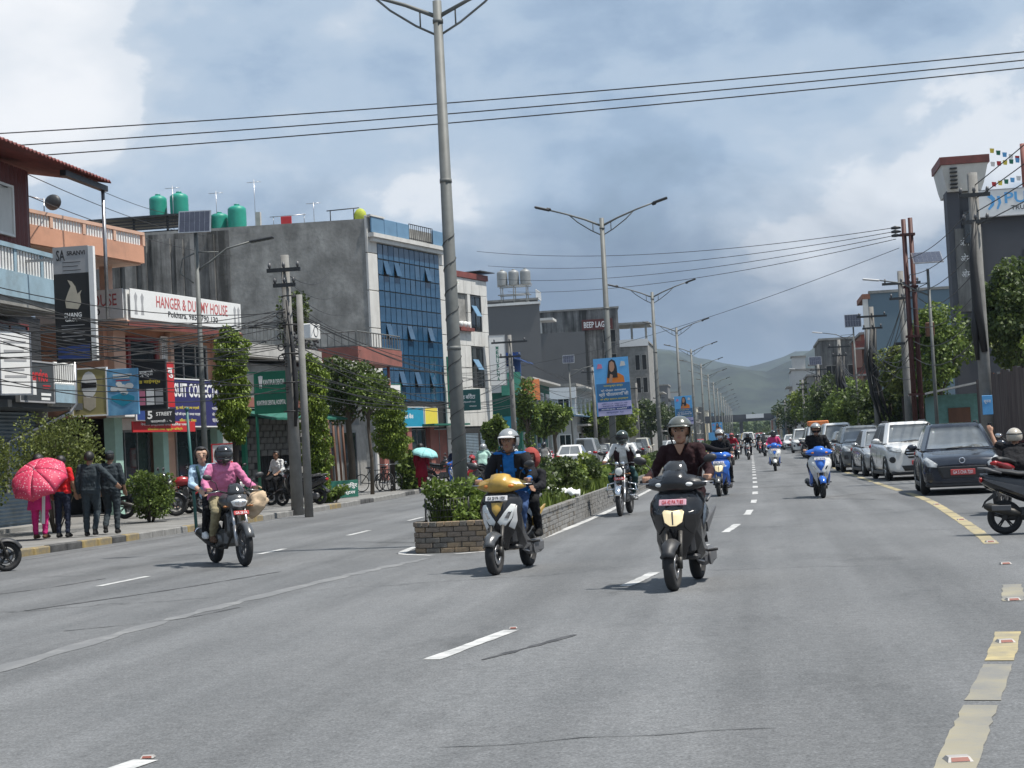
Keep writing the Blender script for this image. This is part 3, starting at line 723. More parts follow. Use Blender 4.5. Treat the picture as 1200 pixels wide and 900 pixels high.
def corr_roof(parent, x0, x1, y0, z0, y1, z1, m_, th=.03, pitch_=.2):
    b = MB(); n = int((x1 - x0) / (pitch_ / 2)); top = []; bot = []
    for i in range(n + 1):
        x = x0 + (x1 - x0) * i / n; dz = .05 if i % 2 else 0
        top += [(x, y0, z0 + dz), (x, y1, z1 + dz)]; bot += [(x, y0, z0 + dz - th), (x, y1, z1 + dz - th)]
    o = len(top)
    fs_ = [(2 * i, 2 * i + 2, 2 * i + 3, 2 * i + 1) for i in range(n)] + [(o + 2 * i, o + 2 * i + 1, o + 2 * i + 3, o + 2 * i + 2) for i in range(n)] + [(2 * i, o + 2 * i, o + 2 * i + 2, 2 * i + 2) for i in range(n)]
    b.add(top + bot, fs_); return b.build('roof', m_, parent)
corr_roof(e1, -8, 8.6, -1.5, 8.62, 2.2, 9.3, 'roof_red')
corr_roof(e1, -8, 6.6, .6, 9.45, 4, 11.2, 'roof_red')
box('eave_beam', 'black', e1, 6.2, 8.75, -1.35, -1.2, 8.42, 8.56)
b = MB(); b.cyl((8.6, -1.27, 5.2), (8.6, -1.27, 8.42), .05, n=8); b.build('post', 'steel', e1)
b = MB(); b.tube([(6.95, -1.05, 4.2), (6.95, -1.05, 3.05), (6.85, -.95, 2.85), (5.7, .1, 2.2), (5.65, .15, 1.0)], .05, 8); b.build('downpipe', 'steel', e1)
sg = sign('shop_sign', 'charcoal balcony board with red Service lettering over the roller shutters', (-15.95, 34.75, 3.5), 90, 1.75, .88, 'charcoal_sign', [('e Service', 1.25, .3, 'red_sign', -.05, .16, .02), ], 'grey_sign')
bars(sg, .3, .7, (-.08, -.15), .03, 'red_sign', -.042); bars(sg, .2, .72, (-.28, -.38), .06, 'ink_white', -.042)
for k in range(3): decal(sg, [(-.7 + k * .24, -.3), (-.53 + k * .24, -.3), (-.53 + k * .24, .02), (-.7 + k * .24, .02)], 'sign_white', -.042)
e = thing('balcony_box', 'white and blue boarded balcony end beside the charcoal board', 'balcony', (-15.93, 35.7, 3.05), 90)
box('panel', 'blue_wall', e, 0, 1.1, -.04, .04, 0, .42); railing(e, (0, 0), (1.1, 0), .42, .92, 'white_paint', 9, .03, .03); box('floor_slab', 'concrete', e, 0, 1.1, .05, .9, -.08, 0)
lb_ = sign('shop_sign', 'white board with rows of grey print at the corner of the balcony', (-15.7, 33.2, 3.85), 60, .75, 1.35, 'sign_white', [], 'steel')
bars(lb_, -.28, .28, (.45, .25, .05, -.15, -.3), .05, 'grey_sign', -.042)

# --- tall narrow board with a flame emblem
tv = thing('vertical_sign', 'tall narrow grey and black board with a pale flame emblem', 'sign', (-14.64, 34, 5.12), 0)
box('panel', 'black_sign', tv, -.42, .4, -.05, .05, -1.28, .68); box('header_panel', 'grey_sign', tv, -.42, .4, -.05, .05, .684, 1.28); box('side_frame', 'sign_white', tv, .405, .52, -.06, .06, -1.28, 1.26)
text('SA', .2, .24, 'ink_black', tv, -.24, -.052, 1.09, bold=.01); text('SRANVI', .42, .1, 'ink_black', tv, .12, -.052, 1.13, bold=.02)
bars(tv, -.2, .22, (.93, .84, .75), .014, 'ink_black', -.05)
decal(tv, [(-.15, -.08), (.12, -.12), (.2, .0), (.18, .2), (.22, .3), (.12, .22), (.08, .38), (.0, .5), (-.1, .54), (-.03, .4), (-.1, .25), (-.17, .08)], 'khaki_print' if 'khaki_print' in MATS else mat('khaki_print', (.5, .45, .36), .5), -.05, 'flame_emblem')
text('SHANG', .4, .1, 'ink_white', tv, 0, -.052, -.24, bold=.02); text('GROUP', .36, .07, 'ink_white', tv, 0, -.052, -.35, bold=.02)
bars(tv, -.28, .26, (-.47, -.55, -.63, -.71, -.79), .014, 'grey_sign', -.05)
decal(tv, [(-.38, -1.22), (.36, -1.22), (.36, -.9), (-.38, -.95)], 'ink_blue', -.05)
b = MB(); b.box(-1.6, -.43, .0, .06, 1.0, 1.06); b.box(-1.6, -.43, .0, .06, -.6, -.54); b.build('bracket', 'steel', tv)

# --- peach shop house with the long white parapet banner
e2 = thing('shop_house', 'peach plastered shop house with baluster roof parapet and mint shopfront columns', 'building', (-17.2, 43.6, 0), 80)
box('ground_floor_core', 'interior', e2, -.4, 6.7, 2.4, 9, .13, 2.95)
box('side_wall', 'dark', e2, -5.5, -.41, 3.0, 9, .13, 5.5)
box('upper_wall', 'peach', e2, 0, 6.7, .8, 9, 2.96, 5.5)
box('side_wall', 'peach', e2, -5.5, -.01, 3.2, 9, 5.51, 7.2)
for x0, w in ((.32, .4), (2.95, .3), (6.3, .35)): box('column', 'mint', e2, x0, x0 + w, .75, 1.1, .13, 2.9)
for x0, w in ((.2, .62), (3.35, .2), (6.2, .45)): box('pilaster', 'peach_light', e2, x0, x0 + w, .6, .795, 2.96, 5.48)
b = MB(); b.box(0, 6.7, .2, .8, 2.9, 2.955); b.build('lintel', 'white_paint', e2)
for x0, x1 in ((.85, 2.93), (3.3, 6.28)):
    f = window(e2, x0, x1, .15, 2.55, 1.25, 'steel', 'shop_glass' if 'shop_glass' in MATS else mat('shop_glass', (.03, .045, .045), .06, var=.4, scale=1.2, spec=.7), 3, 1, .06, .06, name='shopfront')
    box('fascia', 'white_paint', e2, x0, x1, 1.15, 1.3, 2.56, 2.9)
box('interior_floor', 'concrete_light', e2, 0, 6.6, 1.0, 2.39, .13, .17)
window(e2, 1.12, 2.82, 4.02, 5.28, .8, 'red_frame', 'glass', 1, 1, .14, .1)
window(e2, 3.62, 5.85, 3.95, 5.2, .8, 'concrete_light', 'glass', 3, 2, .07, .06)
b = MB()
for k in range(6): b.box(3.02 + k * .1, 3.07 + k * .1, .7, .78, 3.9, 5.3)
b.box(2.95, 3.6, .68, .72, 5.28, 5.36); b.build('window_grille', 'white_paint', e2)
box('balcony_slab', 'peach_light', e2, -.05, 6.75, -.02, 3.0, 5.5, 5.62)
box('parapet', 'white_paint', e2, 0, 6.7, .02, .14, 5.62, 6.5); box('parapet', 'white_paint', e2, 0.0, .12, .141, 3.0, 5.62, 6.5)
box('terrace_floor', 'concrete', e2, .121, 6.7, .141, 9, 5.62, 5.68)
box('edge_beam', 'roof_red', e2, -.03, 6.76, -.06, -.021, 5.44, 5.58)
box('column', 'peach_light', e2, .02, .28, .6, .86, 5.69, 7.2)
window(e2, -2.4, -.9, 5.9, 7.0, 3.2, 'brown_wood', 'glass', 2, 1, .08, .06)
box('roof_slab', 'peach_light', e2, -5.6, .5, -.2, 9, 7.2, 7.32)
box('roof_fascia', 'peach', e2, -5.6, .52, -.32, -.201, 7.25, 7.74); box('roof_fascia', 'peach', e2, .501, .6, -.2, 7, 7.25, 7.74)
b = MB(); x = -5.55
while x < .4: b.box(x, x + .065, -.29, -.23, 7.74, 8.04); x += .13
b.build('balusters', 'white_paint', e2)
b = MB(); b.box(-5.6, .55, -.34, -.18, 8.04, 8.13)
x = -5.55
while x < .56: b.box(x, x + .13, -.33, -.19, 7.745, 8.04); x += 1.5
b.build('handrail', 'peach_light', e2)
bn = sign('banner', 'long white parapet banner with red HANGER & DUMMY HOUSE lettering', (-17.2 + 3.38 * .1736 + .06 * .985, 43.6 + 3.38 * .985 - .06 * .174, 6.1), 80, 6.6, .84, 'sign_white', [('HANGER & DUMMY HOUSE', 4.3, .34, 'banner_red' if 'banner_red' in MATS else mat('banner_red', (.5, .12, .12), .6), .25, .14, .008), ('Pokhara, 985 5790 130', 3.0, .2, 'ink_black', .25, -.2, .01)], None, .03)
for x0 in (-3.1, -2.75, 2.8, 3.05): decal(bn, [(x0, -.3), (x0 + .16, -.3), (x0 + .12, .0), (x0 + .17, .22), (x0 + .08, .33), (x0 + .0, .22), (x0 + .04, 0)], 'grey_sign', -.0155, 'printed_figure')
sign('banner', 'white banner return with red DUMMY HOUSE lettering round the parapet corner', (-17.2 - .985 * 1.5 - .03, 43.6 + .174 * 1.5 - .06, 6.1), -10, 2.9, .84, 'sign_white', [('DUMMY HOUSE', 2.3, .34, 'banner_red', .1, .12, .008), ('985 5790', 1.2, .18, 'ink_black', .1, -.2)], None, .03)
dish = thing('roof_dish', 'small black dish on a thin aerial mast above the peach parapet', 'dish', (-18.6, 41.5, 7.33), 0)
b = MB(); b.cyl((0, 0, 0), (0, 0, 1.55), .02, n=6); b.tube([(0, 0, 1.5), (-.7, 0, 1.72)], .015, 5); b.build('mast', 'steel', dish)
b = MB(); b.ell((.28, -.05, 1.4), (.24, .1, .22), 14, 8); b.build('dish_bowl', 'lamp_black', dish)
# boards in front of the passage
ks = sign('shop_sign', 'khaki board with an oval bathroom emblem over the dark passage', (-16.03, 38, 3.36), 4, .84, 1.13, 'khaki_sign', [('ART BATHINGS', .3, .09, 'ink_white', 0, .16, .02), ('BK', .1, .12, 'ink_black', -.3, -.4)], 'sign_white')
decal(ks, [(.2 * math.cos(a), .18 + .33 * math.sin(a)) for a in [k * math.pi / 8 for k in range(16)]], 'sign_white', -.0405, 'oval_emblem'); decal(ks, [(-.19, .1), (.19, .1), (.19, .23), (-.19, .23)], 'ink_black', -.0445, 'emblem_band')
decal(ks, [(-.16, -.1), (0, -.14), (.16, -.1), (.15, -.38), (0, -.47), (-.15, -.38)], 'khaki_print', -.041, 'emblem_tail')
bs = sign('shop_sign', 'sky blue printed board of clouds and a mattress next to the khaki board', (-15.2, 38.05, 3.32), 4, .8, 1.14, 'sky_sign', [], None)
bars(bs, -.22, .25, (.42, .36), .04, 'sign_white', -.042); bars(bs, -.15, .2, (.28,), .025, 'red_sign', -.042)
decal(bs, [(-.28, -.2), (.0, -.36), (.3, -.22), (.3, -.12), (.02, -.02), (-.28, -.1)], 'cyan_sign', -.042, 'printed_mattress')
for (x, z, r_) in ((-.2, .08, .1), (0, .1, .13), (.18, .14, .11), (.05, -.02, .1), (-.08, .2, .08)): decal(bs, [(x + r_ * math.cos(a), z + r_ * .7 * math.sin(a)) for a in [k * math.pi / 5 for k in range(10)]], 'sign_white', -.041 - r_ * .01, 'printed_cloud')
ms_ = sign('shop_sign', 'black board with white Devanagari heading and small product photographs', (-14.85, 39, 3.5), 4, .78, 1.2, 'black_sign', [('मुक्ति', .42, .2, 'ink_white', -.05, .3, .01), ('ड वाईनर्स', .55, .13, 'ink_yellow', 0, .08), ], 'lamp_black')
for k in range(6): decal(ms_, [(-.33 + (k % 3) * .23, -.28 - (k // 3) * .22), (-.13 + (k % 3) * .23, -.28 - (k // 3) * .22), (-.13 + (k % 3) * .23, -.1 - (k // 3) * .22), (-.33 + (k % 3) * .23, -.1 - (k // 3) * .22)], ('pink_print', 'sign_white', 'grey_sign')[k % 3], -.042, 'printed_photo')
sign('shop_sign', 'small black board reading 5 STREET above the red shop banner', (-15.6, 41.6, 2.78), 25, .78, .42, 'black_sign', [('5', .13, .22, 'ink_white', -.27, .05, .03), ('STREET', .42, .1, 'ink_white', .1, .07, .02), ('काठमाडौं - ५', .55, .08, 'ink_white', .02, -.12)], None)
sign('shop_sign', 'long red shop banner with two lines of white Devanagari print', (-16.35, 43.9, 2.56), 80, 3.4, .3, 'red_sign', [('नेपाली हस्तकला तथा रेडिमेड पसल', 2.6, .1, 'ink_white', 0, .06), ('होलसेल तथा खुद्रा बिक्री', 1.9, .09, 'ink_yellow', 0, -.07)], None, .05)
ph = sign('shop_sign', 'strip of product photographs on a white board above the red banner', (-16.36, 43.2, 2.87), 80, 2.0, .3, 'sign_white', [], None, .05)
for k in range(4): decal(ph, [(-.95 + k * .5, -.13), (-.5 + k * .5, -.13), (-.5 + k * .5, .13), (-.95 + k * .5, .13)], ('ink_blue', 'charcoal_sign', 'mint', 'lamp_black')[k], -.026, 'printed_photo')
sign('shop_sign', 'narrow red and white upright board with Devanagari beside the navy board', (-16.62, 45.2, 3.8), 80, .42, 1.3, 'red_sign', [('बु', .3, .3, 'ink_white', 0, .35, .02)], None, .06)
sc = sign('shop_sign', 'wide navy board with white SUIT COLLECTION lettering over the shopfront', (-17.2 + 4.15 * .174 + .1 * .985 - .3, 43.6 + 4.15 * .985, 3.32), 80, 3.6, 1.4, 'navy_sign', [('SUIT COLLECTION', 3.1, .42, 'ink_white', .12, .38, .025), ('सूट, साडी, कुर्ता तथा पन्जाबी', 1.4, .12, 'ink_yellow', -.7, -.15), ('यहाँ सबै प्रकारका कपडा पाइन्छ', 1.5, .12, 'ink_white', -.7, -.34), ('मिलन चोक, पोखरा', 1.0, .12, 'ink_yellow', -.7, -.53), ('चोलो', .5, .11, 'ink_white', 1.05, -.15), ('लेहेंगा', .5, .11, 'ink_white', 1.05, -.34), ('घाघरा', .5, .11, 'ink_white', 1.05, -.53)], 'sign_white', .1)

# --- concrete building with the blue curtain wall
A3 = Vector((-19.5, 83.4)); c74, s74 = math.cos(R(74)), math.sin(R(74))
def L3(x, y): d = Vector((x, y)) - A3; return (d.x * c74 + d.y * s74, -d.x * s74 + d.y * c74)
e3 = thing('office_block', 'tall raw concrete block with a blue glass curtain wall front', 'building', (A3.x, A3.y, 0), 74)
foot = [L3(-19.5, 83.4), L3(-17.0, 92.1), L3(-30, 99), L3(-34.5, 82.6)]
foot_in = [(foot[0][0], .08), (foot[1][0], .08), foot[2], foot[3]]
b = MB(); b.prism(foot_in, 'z', .1, 14.0); b.build('wall', 'raw_concrete', e3)
b = MB(); ux = Vector(foot[3]) - Vector(foot[0]); L_ = ux.length; ux.normalize(); nx_ = Vector((-ux.y, ux.x)); nx_ = nx_ if nx_.x < 0 else -nx_
for t0, t1 in ((9.2, 9.5), (9.9, 10.3), (10.6, 11.6), (11.9, 12.2), (12.5, 13.1), (13.4, 14.2), (8.2, 8.5)):
    p0, p1 = Vector(foot[0]) + ux * t0, Vector(foot[0]) + ux * t1; q0, q1 = p0 + nx_ * .18, p1 + nx_ * .18
    b.prism([tuple(p0), tuple(p1), tuple(q1), tuple(q0)], 'z', .1, 13.7 - (t0 % 1) * .2)
b.build('pilasters', 'stained_concrete', e3)
b = MB(); p0, p1 = Vector(foot[0]) + ux * 7.4, Vector(foot[3]); b.prism([tuple(p0 + nx_ * .03), tuple(p1 + nx_ * .03), tuple(p1 + nx_ * .004), tuple(p0 + nx_ * .004)], 'z', .1, 13.85); b.build('wall_render', 'stained_concrete', e3)
for t0, z0 in ((5.6, 5.2), (4.4, 7.0)):
    p0, p1 = Vector(foot[0]) + ux * t0, Vector(foot[0]) + ux * (t0 + .5); b = MB(); b.prism([tuple(p0 + nx_ * .04), tuple(p1 + nx_ * .04), tuple(p1 - nx_ * .02), tuple(p0 - nx_ * .02)], 'z', z0, z0 + 2.6); b.build('wall_recess', 'stained_concrete', e3)
# white cladding column, one panel per storey
for k in range(7):
    z0 = .2 + k * 2.0; b = MB(); b.bbox(-.02, 1.0, -.06, .078, z0 + .02, z0 + 1.98, .015); b.build('cladding_panel', 'panel_white', e3)
    b = MB(); b.bbox(8.3, 9.0, -.05, .078, z0 + .02, z0 + 1.98, .015); b.build('cladding_panel', 'panel_white', e3)
cw = box('curtain_wall', 'lamp_black', e3, 1.02, 8.28, -.01, .078, 4.3, 12.8)
NX, NZ = 12, 10; pw = 7.26 / NX; phh = 8.5 / NZ; rg = random.Random(5)
pb = MB(); pb.bbox(-pw / 2 + .03, pw / 2 - .03, -.02, .02, -phh / 2 + .03, phh / 2 - .03, .006); po = pb.build('pane', 'blue_glass'); pm = po.data; bpy.data.objects.remove(po)
opened = {(1, 8), (3, 8), (9, 8), (1, 4), (5, 4), (9, 4), (6, 1), (9, 1), (3, 1)}
for i in range(NX):
    for j in range(NZ):
        o = inst(pm, 'pane', cw, (1.02 + pw * (i + .5), -.04, 4.3 + phh * (j + .5)))
        o.rotation_euler = (rg.uniform(-.02, .02), 0, rg.uniform(-.025, .025))
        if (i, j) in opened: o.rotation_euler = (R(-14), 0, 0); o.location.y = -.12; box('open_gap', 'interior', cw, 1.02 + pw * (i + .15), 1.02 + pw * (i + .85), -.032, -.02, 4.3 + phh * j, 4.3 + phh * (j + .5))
for k, z in enumerate((12.8, 13.02)):
    b = MB(); b.box(.2 - k * .15, 8.6 + k * .15, -.3 - k * .12, .07, z + .004, z + .22); b.build('cornice', 'panel_white', e3)
for k in range(6):
    if k in (3, 4): continue
    b = MB(); b.bbox(.1 + k * 1.42, 1.48 + k * 1.42, -.3, -.2, 13.27, 14.1, .02); b.build('parapet_panel', 'blue_panel', e3)
railing(e3, (4.36, -.28), (7.2, -.28), 13.3, 14.15, 'black', 12, .02, .025)
box('parapet_coping', 'panel_white', e3, -.05, 1.5, -.34, -.1, 14.11, 14.2)
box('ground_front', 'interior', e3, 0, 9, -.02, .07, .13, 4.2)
b = MB(); b.prism([(-1.6, 3.9), (.2, 3.9), (.8, 5.3), (-.2, 5.3)], 'y', -.5, -.1); b.build('canopy_fin', 'panel_white', e3)
for x0 in (.2, 2.9, 5.6): box('pillar', 'maroon_wall', e3, x0, x0 + .5, -.35, -.03, .13, 3.0)
for x0, m_ in ((.75, 'shop_glass'), (3.45, 'shop_glass'), (6.15, 'maroon_wall')): window(e3, x0, x0 + 2.1, .2, 2.8, -.05, 'steel', m_, 2, 1, name='shopfront')
box('awning', 'net_green', e3, 4.5, 9, -1.2, -.1, 2.95, 3.05)
sign('shop_sign', 'wide cyan shop board with yellow end under the blue curtain wall', (-18.45, 85.6, 3.45), 74, 4.6, 1.05, 'cyan_sign', [('नेपाल बंगलादेश बैंक', 2.6, .3, 'ink_white', -.2, .05)], 'sign_white')
sign('shop_sign', 'square yellow board at the end of the cyan shop board', (-17.55, 88.7, 3.45), 74, 1.5, 1.05, 'ink_yellow', [], 'sign_white')
sign('shop_sign', 'small white and green board below the maroon terrace', (-16.6, 74.5, 4.3), 60, 1.3, .9, 'sign_white', [], 'green_sign')
# rooftop things
for (x, y, z, r_, h_, lb) in ((-31.3, 84.5, 14.95, .48, 1.3, 'green water tank at the outer end of the steel canopy roof'), (-30.1, 84.5, 14.95, .5, 1.35, 'green water tank beside another on the steel canopy roof'), (-26.8, 84.3, 14.05, .5, 1.3, 'green water tank by a cement post on the concrete roof'), (-27.9, 84.6, 14.0, .48, 1.05, 'green water tank set back on the concrete roof')):
    tank(lb, (x, y, z), r_, h_, 'tank_green', 'green tanks on the concrete roof')
fr = thing('roof_canopy', 'black steel canopy frame with slatted sides on the concrete roof', 'canopy', (-32.6, 83.3, 13.6), 0)
b = MB(); b.box(-3.6, 4.2, -.3, 4, 1.25, 1.35); b.build('canopy_sheet', 'lamp_black', fr)
for x in (-3.3, -1.5, .3, 2.2, 4.0):
    b = MB(); b.box(x, x + .1, -.1, 0, 0, 1.25); b.build('post', 'black', fr)
for k in range(7): box('slat', 'black', fr, -3.4, 3.0, -.15, -.1, .12 + k * .16, .19 + k * .16)
box('side_panel', 'charcoal_sign', fr, 3.0, 4.0, -.14, -.1, .1, 1.2)
box('roof_post', 'concrete_light', thing('roof_post', 'bare cement post stub beside the green tank on the roof', 'post', (-26, 85.6, 14)), -.12, .12, -.12, .12, 0, 1.1)
la = thing('washing_line', 'red cloth hung on a frame on the concrete roof edge', 'washing', (-24.0, 84.4, 14.0), 0)
b = MB(); b.cyl((-.8, 0, 0), (-.8, 0, .6), .02, n=5); b.cyl((.9, 0, 0), (.9, 0, .6), .02, n=5); b.cyl((-1, 0, .6), (1, 0, .62), .02, n=5); b.build('frame', 'steel', la)
b = MB(); b.bbox(-.4, .2, -.03, .03, .05, .58, .02); b.build('hung_cloth', 'red_sign', la)
rk = thing('roof_stand', 'steel stand with a yellow-green bag on the concrete roof', 'stand', (-20.9, 85, 14.0), 0)
b = MB()
for x in (-.9, .4): b.cyl((x, 0, 0), (x, 0, .8), .03, n=5)
b.cyl((-1.1, 0, .8), (.7, 0, .85), .03, n=5); b.build('frame', 'black', rk); b = MB(); b.ell((.75, 0, .4), (.35, .2, .42), 10, 6); b.build('bag', mat('lime', (.4, .45, .05), .7), rk)
for x, y, h_ in ((-30.2, 83.8, 2.6), (-27.9, 84.2, 2.2), (-26.3, 86, 3.0), (-22.5, 84.2, 1.2)): antenna('thin steel aerial rod rising from the concrete roof', (x, y, 14.0), h_)

# --- low clinic building with the maroon terrace
e4 = thing('clinic_building', 'low building with a projecting maroon terrace and grey railing', 'building', (-16.5, 68, 0), 81)
box('wall', 'concrete', e4, -12, 5, 2.2, 10, .13, 5.4)
box('wall', 'concrete', e4, -12, 5.0, 1.9, 2.19, .13, 2.9)
box('terrace_slab', 'maroon_wall', e4, 0, 5.2, 0, 6, 5.48, 6.2); box('terrace_slab', 'concrete_light', e4, -12, -.01, 1.7, 6, 5.6, 6.1)
railing(e4, (.05, .05), (5.15, .05), 6.2, 6.86, 'galv', 16, .02, .03); railing(e4, (.05, .1), (.05, 3.4), 6.2, 6.86, 'galv', 10, .02, .03)
b = MB()
for k in range(70): x, z = -rg.uniform(.1, 3.2), rg.uniform(0, .75); b.ell((x, 1.8, 6.1 + z), (.1, .06, .08), 6, 4)
b.build('terrace_trellis', 'dark', e4); railing(e4, (-12, 1.8), (-3.4, 1.8), 6.1, 6.8, 'galv', 26, .02, .03)
for x0 in (-11, -8, -5, -2, 1.2): window(e4, x0, x0 + 1.5, 3.4, 4.8, 2.2, 'brown_wood', 'glass', 2, 1)
for k in range(9):
    b = MB(); b.cyl((-2.6 + k * .5, 1.2, .13), (-2.7 + k * .5, 1.25, 3.1), .05, n=6); b.build('bamboo_pole', 'brown_wood', e4)
b = MB(); b.cyl((4.2, .3, .13), (4.2, .3, 5.48), .07, n=8); b.build('post', 'maroon_wall', e4)
for x0 in (-1.0, 1.6): window(e4, x0 + .6, x0 + 2.2, .2, 2.6, 1.9, 'steel', 'glass', 2, 1, name='shopfront')
ac = thing('air_conditioner', 'white air conditioner box on the wall beside the maroon terrace', 'air conditioner', (-16.9, 62, 6.15), 81)
box('casing', 'white_paint', ac, -.45, .45, -.2, .2, 0, .6, .03); b = MB(); b.torus((0, -.205, .3), .2, .015, 'y', 18, 6); b.build('fan_guard', 'plastic_grey', ac)
# stone gate wall with green posts
gw = thing('gate_wall', 'dark stone wall and barred gate under a green awning behind the parked scooters', 'wall', (-16.6, 50, 0), 78)
bl = MB(); bl.bbox(-.2, .2, -.1, .1, -.1, .1, .015); bo = bl.build('stone', mat('stone_dark', (.13, .125, .12), .9, var=.35, scale=4, bump=.5, bscale=15)); bm_ = bo.data; bpy.data.objects.remove(bo)
box('backing', 'dark', gw, 1.0, 5.2, .08, .3, .13, 3.0)
for r_ in range(13):
    for c_ in range(9):
        x = 1.2 + c_ * .44 + (.22 if r_ % 2 else 0)
        if r_ < 7 and 1.8 < x < 4.4: continue
        inst(bm_, 'stone', gw, (x, rg.uniform(-.02, .02), .25 + r_ * .21))
b = MB()
for k in range(20): b.cyl((1.9 + k * .13, -.06, .15), (1.9 + k * .13, -.06, 1.75), .014, n=5)
for z in (.35, 1.0, 1.7): b.cyl((1.8, -.06, z), (4.5, -.06, z), .02, n=5)
b.build('barred_gate', 'black', gw)
for x in (.7, 5.0): b = MB(); b.box(x, x + .14, -.3, -.16, .13, 3.3); b.build('post', 'green_sign', gw)
b = MB(); b.prism([(-1.6, 2.75), (.25, 3.15), (.25, 3.22), (-1.6, 2.82)], 'x', .2, 5.6); b.build('awning', 'net_green', gw); box('fascia', 'maroon_wall', gw, .2, 5.6, -.3, .2, 3.24, 3.55)
box('side_wall', 'peach_light', gw, -2.6, .6, .5, 3, .13, 2.9); window(gw, -2.2, .2, .3, 2.6, .5, 'steel', 'shop_glass', 2, 1, name='shopfront')
gs = sign('clinic_sign', 'upper dark green dental hospital board on green posts', (-15.0, 50, 3.95), 0, 1.05, .62, 'green_sign', [('KANTIPUR DENTAL', .7, .17, 'ink_white', .1, 0, .015)], 'green_sign', .12)
decal(gs, [(-.42, .2), (-.34, .22), (-.27, .2), (-.29, .0), (-.32, -.2), (-.345, -.05), (-.37, -.2), (-.4, 0)], 'ink_white', -.061, 'tooth_emblem')
sign('clinic_sign', 'lower dark green board reading KANTIPUR DENTAL HOSPITAL', (-15.0, 49.95, 3.3), 0, 1.05, .62, 'green_sign', [('KANTIPUR DENTAL HOSPITAL', .95, .15, 'ink_white', 0, 0, .015)], 'green_sign', .12)
sign('clinic_sign', 'plain pale side board next to the dark green dental boards', (-15.75, 50.2, 3.95), 0, .42, .66, 'panel_white', [], 'green_sign', .12)
b = MB(); b.cyl((-.55, .05, -3.9), (-.55, .05, .3), .05, n=8); b.cyl((.5, .05, -3.9), (.5, .05, .3), .05, n=8); b.build('support_post', 'green_sign', gs)
sign('shop_sign', 'white notice with red TO LET style print beside the shop door', (-16.1, 48.3, 1.75), 10, .7, .55, 'sign_white', [('ZOOZO', .5, .18, 'ink_red', 0, .05, .02)], 'ink_red')

# --- white panelled corner tower
e5 = thing('tower_block', 'narrow cream panelled block with open casements and a red roof band', 'building', (-17.2, 91.9, 0), 74)
box('core', 'concrete', e5, -.3, 6.05, .1, 9, .13, 11.3)
def clad(x0, x1, z0, z1, y=.0, n=1):
    for k in range(n):
        a0 = x0 + (x1 - x0) * k / n; a1 = x0 + (x1 - x0) * (k + 1) / n; b = MB(); b.bbox(a0 + .012, a1 - .012, y - .05, y + .095, z0 + .012, z1 - .012, .01); b.build('cladding_panel', 'panel_white', e5)
for z0, z1 in ((2.9, 4.2), (4.2, 5.2), (7.7, 8.6)): clad(1.8, 6.1, z0, z1, 0, 4)
for z0, z1 in ((5.2, 6.4), (6.4, 7.7), (8.6, 9.7), (9.7, 10.8)): clad(1.8, 3.5, z0, z1, 0, 2) if z0 < 8 else clad(3.3, 3.7, z0, z1); clad(5.2, 6.1, z0, z1)
clad(1.8, 6.1, 10.8, 11.75, 0, 4); box('roof_band', 'roof_red', e5, 1.7, 6.2, -.12, 2, 11.76, 12.1)
for k in range(8): clad(-.3, .25, 2.9 + k * 1.2, 4.1 + k * 1.2)
def casement(x0, x1, z0, z1, tilt):
    w_ = window(e5, x0, x1, z0, z1, .02, 'lamp_black', 'glass', 2, 1, .06, .06)
    b = MB(); b.bbox(0, (x1 - x0) * .45, -.03, .02, -.75, 0, .01); b.build('open_casement', 'blue_panel', w_, (x0 + .08, -.06, (z0 + z1) / 2 + .45), (R(-tilt), 0, 0))
casement(3.72, 5.15, 8.62, 10.75, 28); casement(3.55, 5.15, 5.25, 7.65, 30); casement(.3, 1.6, 8.4, 10.9, 25); casement(.3, 1.6, 5.4, 7.7, 5)
b = MB(); b.box(1.85, 3.3, .3, .35, 9.0, 10.75); b.build('loggia_back', 'dark', e5); box('loggia_sill', 'roof_red', e5, 1.75, 3.6, -.3, .09, 8.55, 8.75)
for k in range(3): b = MB(); b.tube([(2.0 + k * .5, -.15, 8.76), (2.0 + k * .5, -.15, 9.1)], [.13, .18], 10); b.build('flower_pot', 'white_paint', e5)
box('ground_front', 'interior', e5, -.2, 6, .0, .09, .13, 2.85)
for x0 in (.2, 2.2, 4.2): shutter(e5, x0, x0 + 1.7, .15, 2.5, -.02, 'shutter_blue')
box('sun_panel', 'charcoal_sign', e5, 4.6, 6.6, -.4, .8, 12.25, 12.3)
vg = sign('shop_sign', 'tall dark green upright sign with white characters on the glass block corner', (-16.6, 91.2, 5.4), 20, .75, 3.0, 'green_sign', [(c_, .35, .38, 'ink_white', 0, 1.1 - k * .5, .02) for k, c_ in enumerate('NMBBK')], None, .15)
vw = sign('shop_sign', 'tall white upright sign with green letters on the cream tower corner', (-14.9, 97, 6.85), 10, .95, 3.0, 'sign_white', [(c_, .16, .22, 'green_sign', 0, .75 - k * .27, .02) for k, c_ in enumerate('MENUSLNA')], 'grey_sign', .2)
gt = sign('street_sign', 'dark teal board with white Devanagari name behind the lamp post', (-10.72, 62, 3.42), -5, .9, .82, 'teal_sign', [('बड बिरौटा', .62, .2, 'ink_white', -.05, .14, .02), ('श्री बिन्दवासिनी मार्ग', .62, .08, 'ink_white', -.05, -.08), ('पोखरा', .3, .06, 'ink_white', .15, -.24)], None, .06)
b = MB(); b.cyl((-.3, .06, -3.4), (-.3, .06, .3), .04, n=8); b.build('support_post', 'maroon_wall', gt)

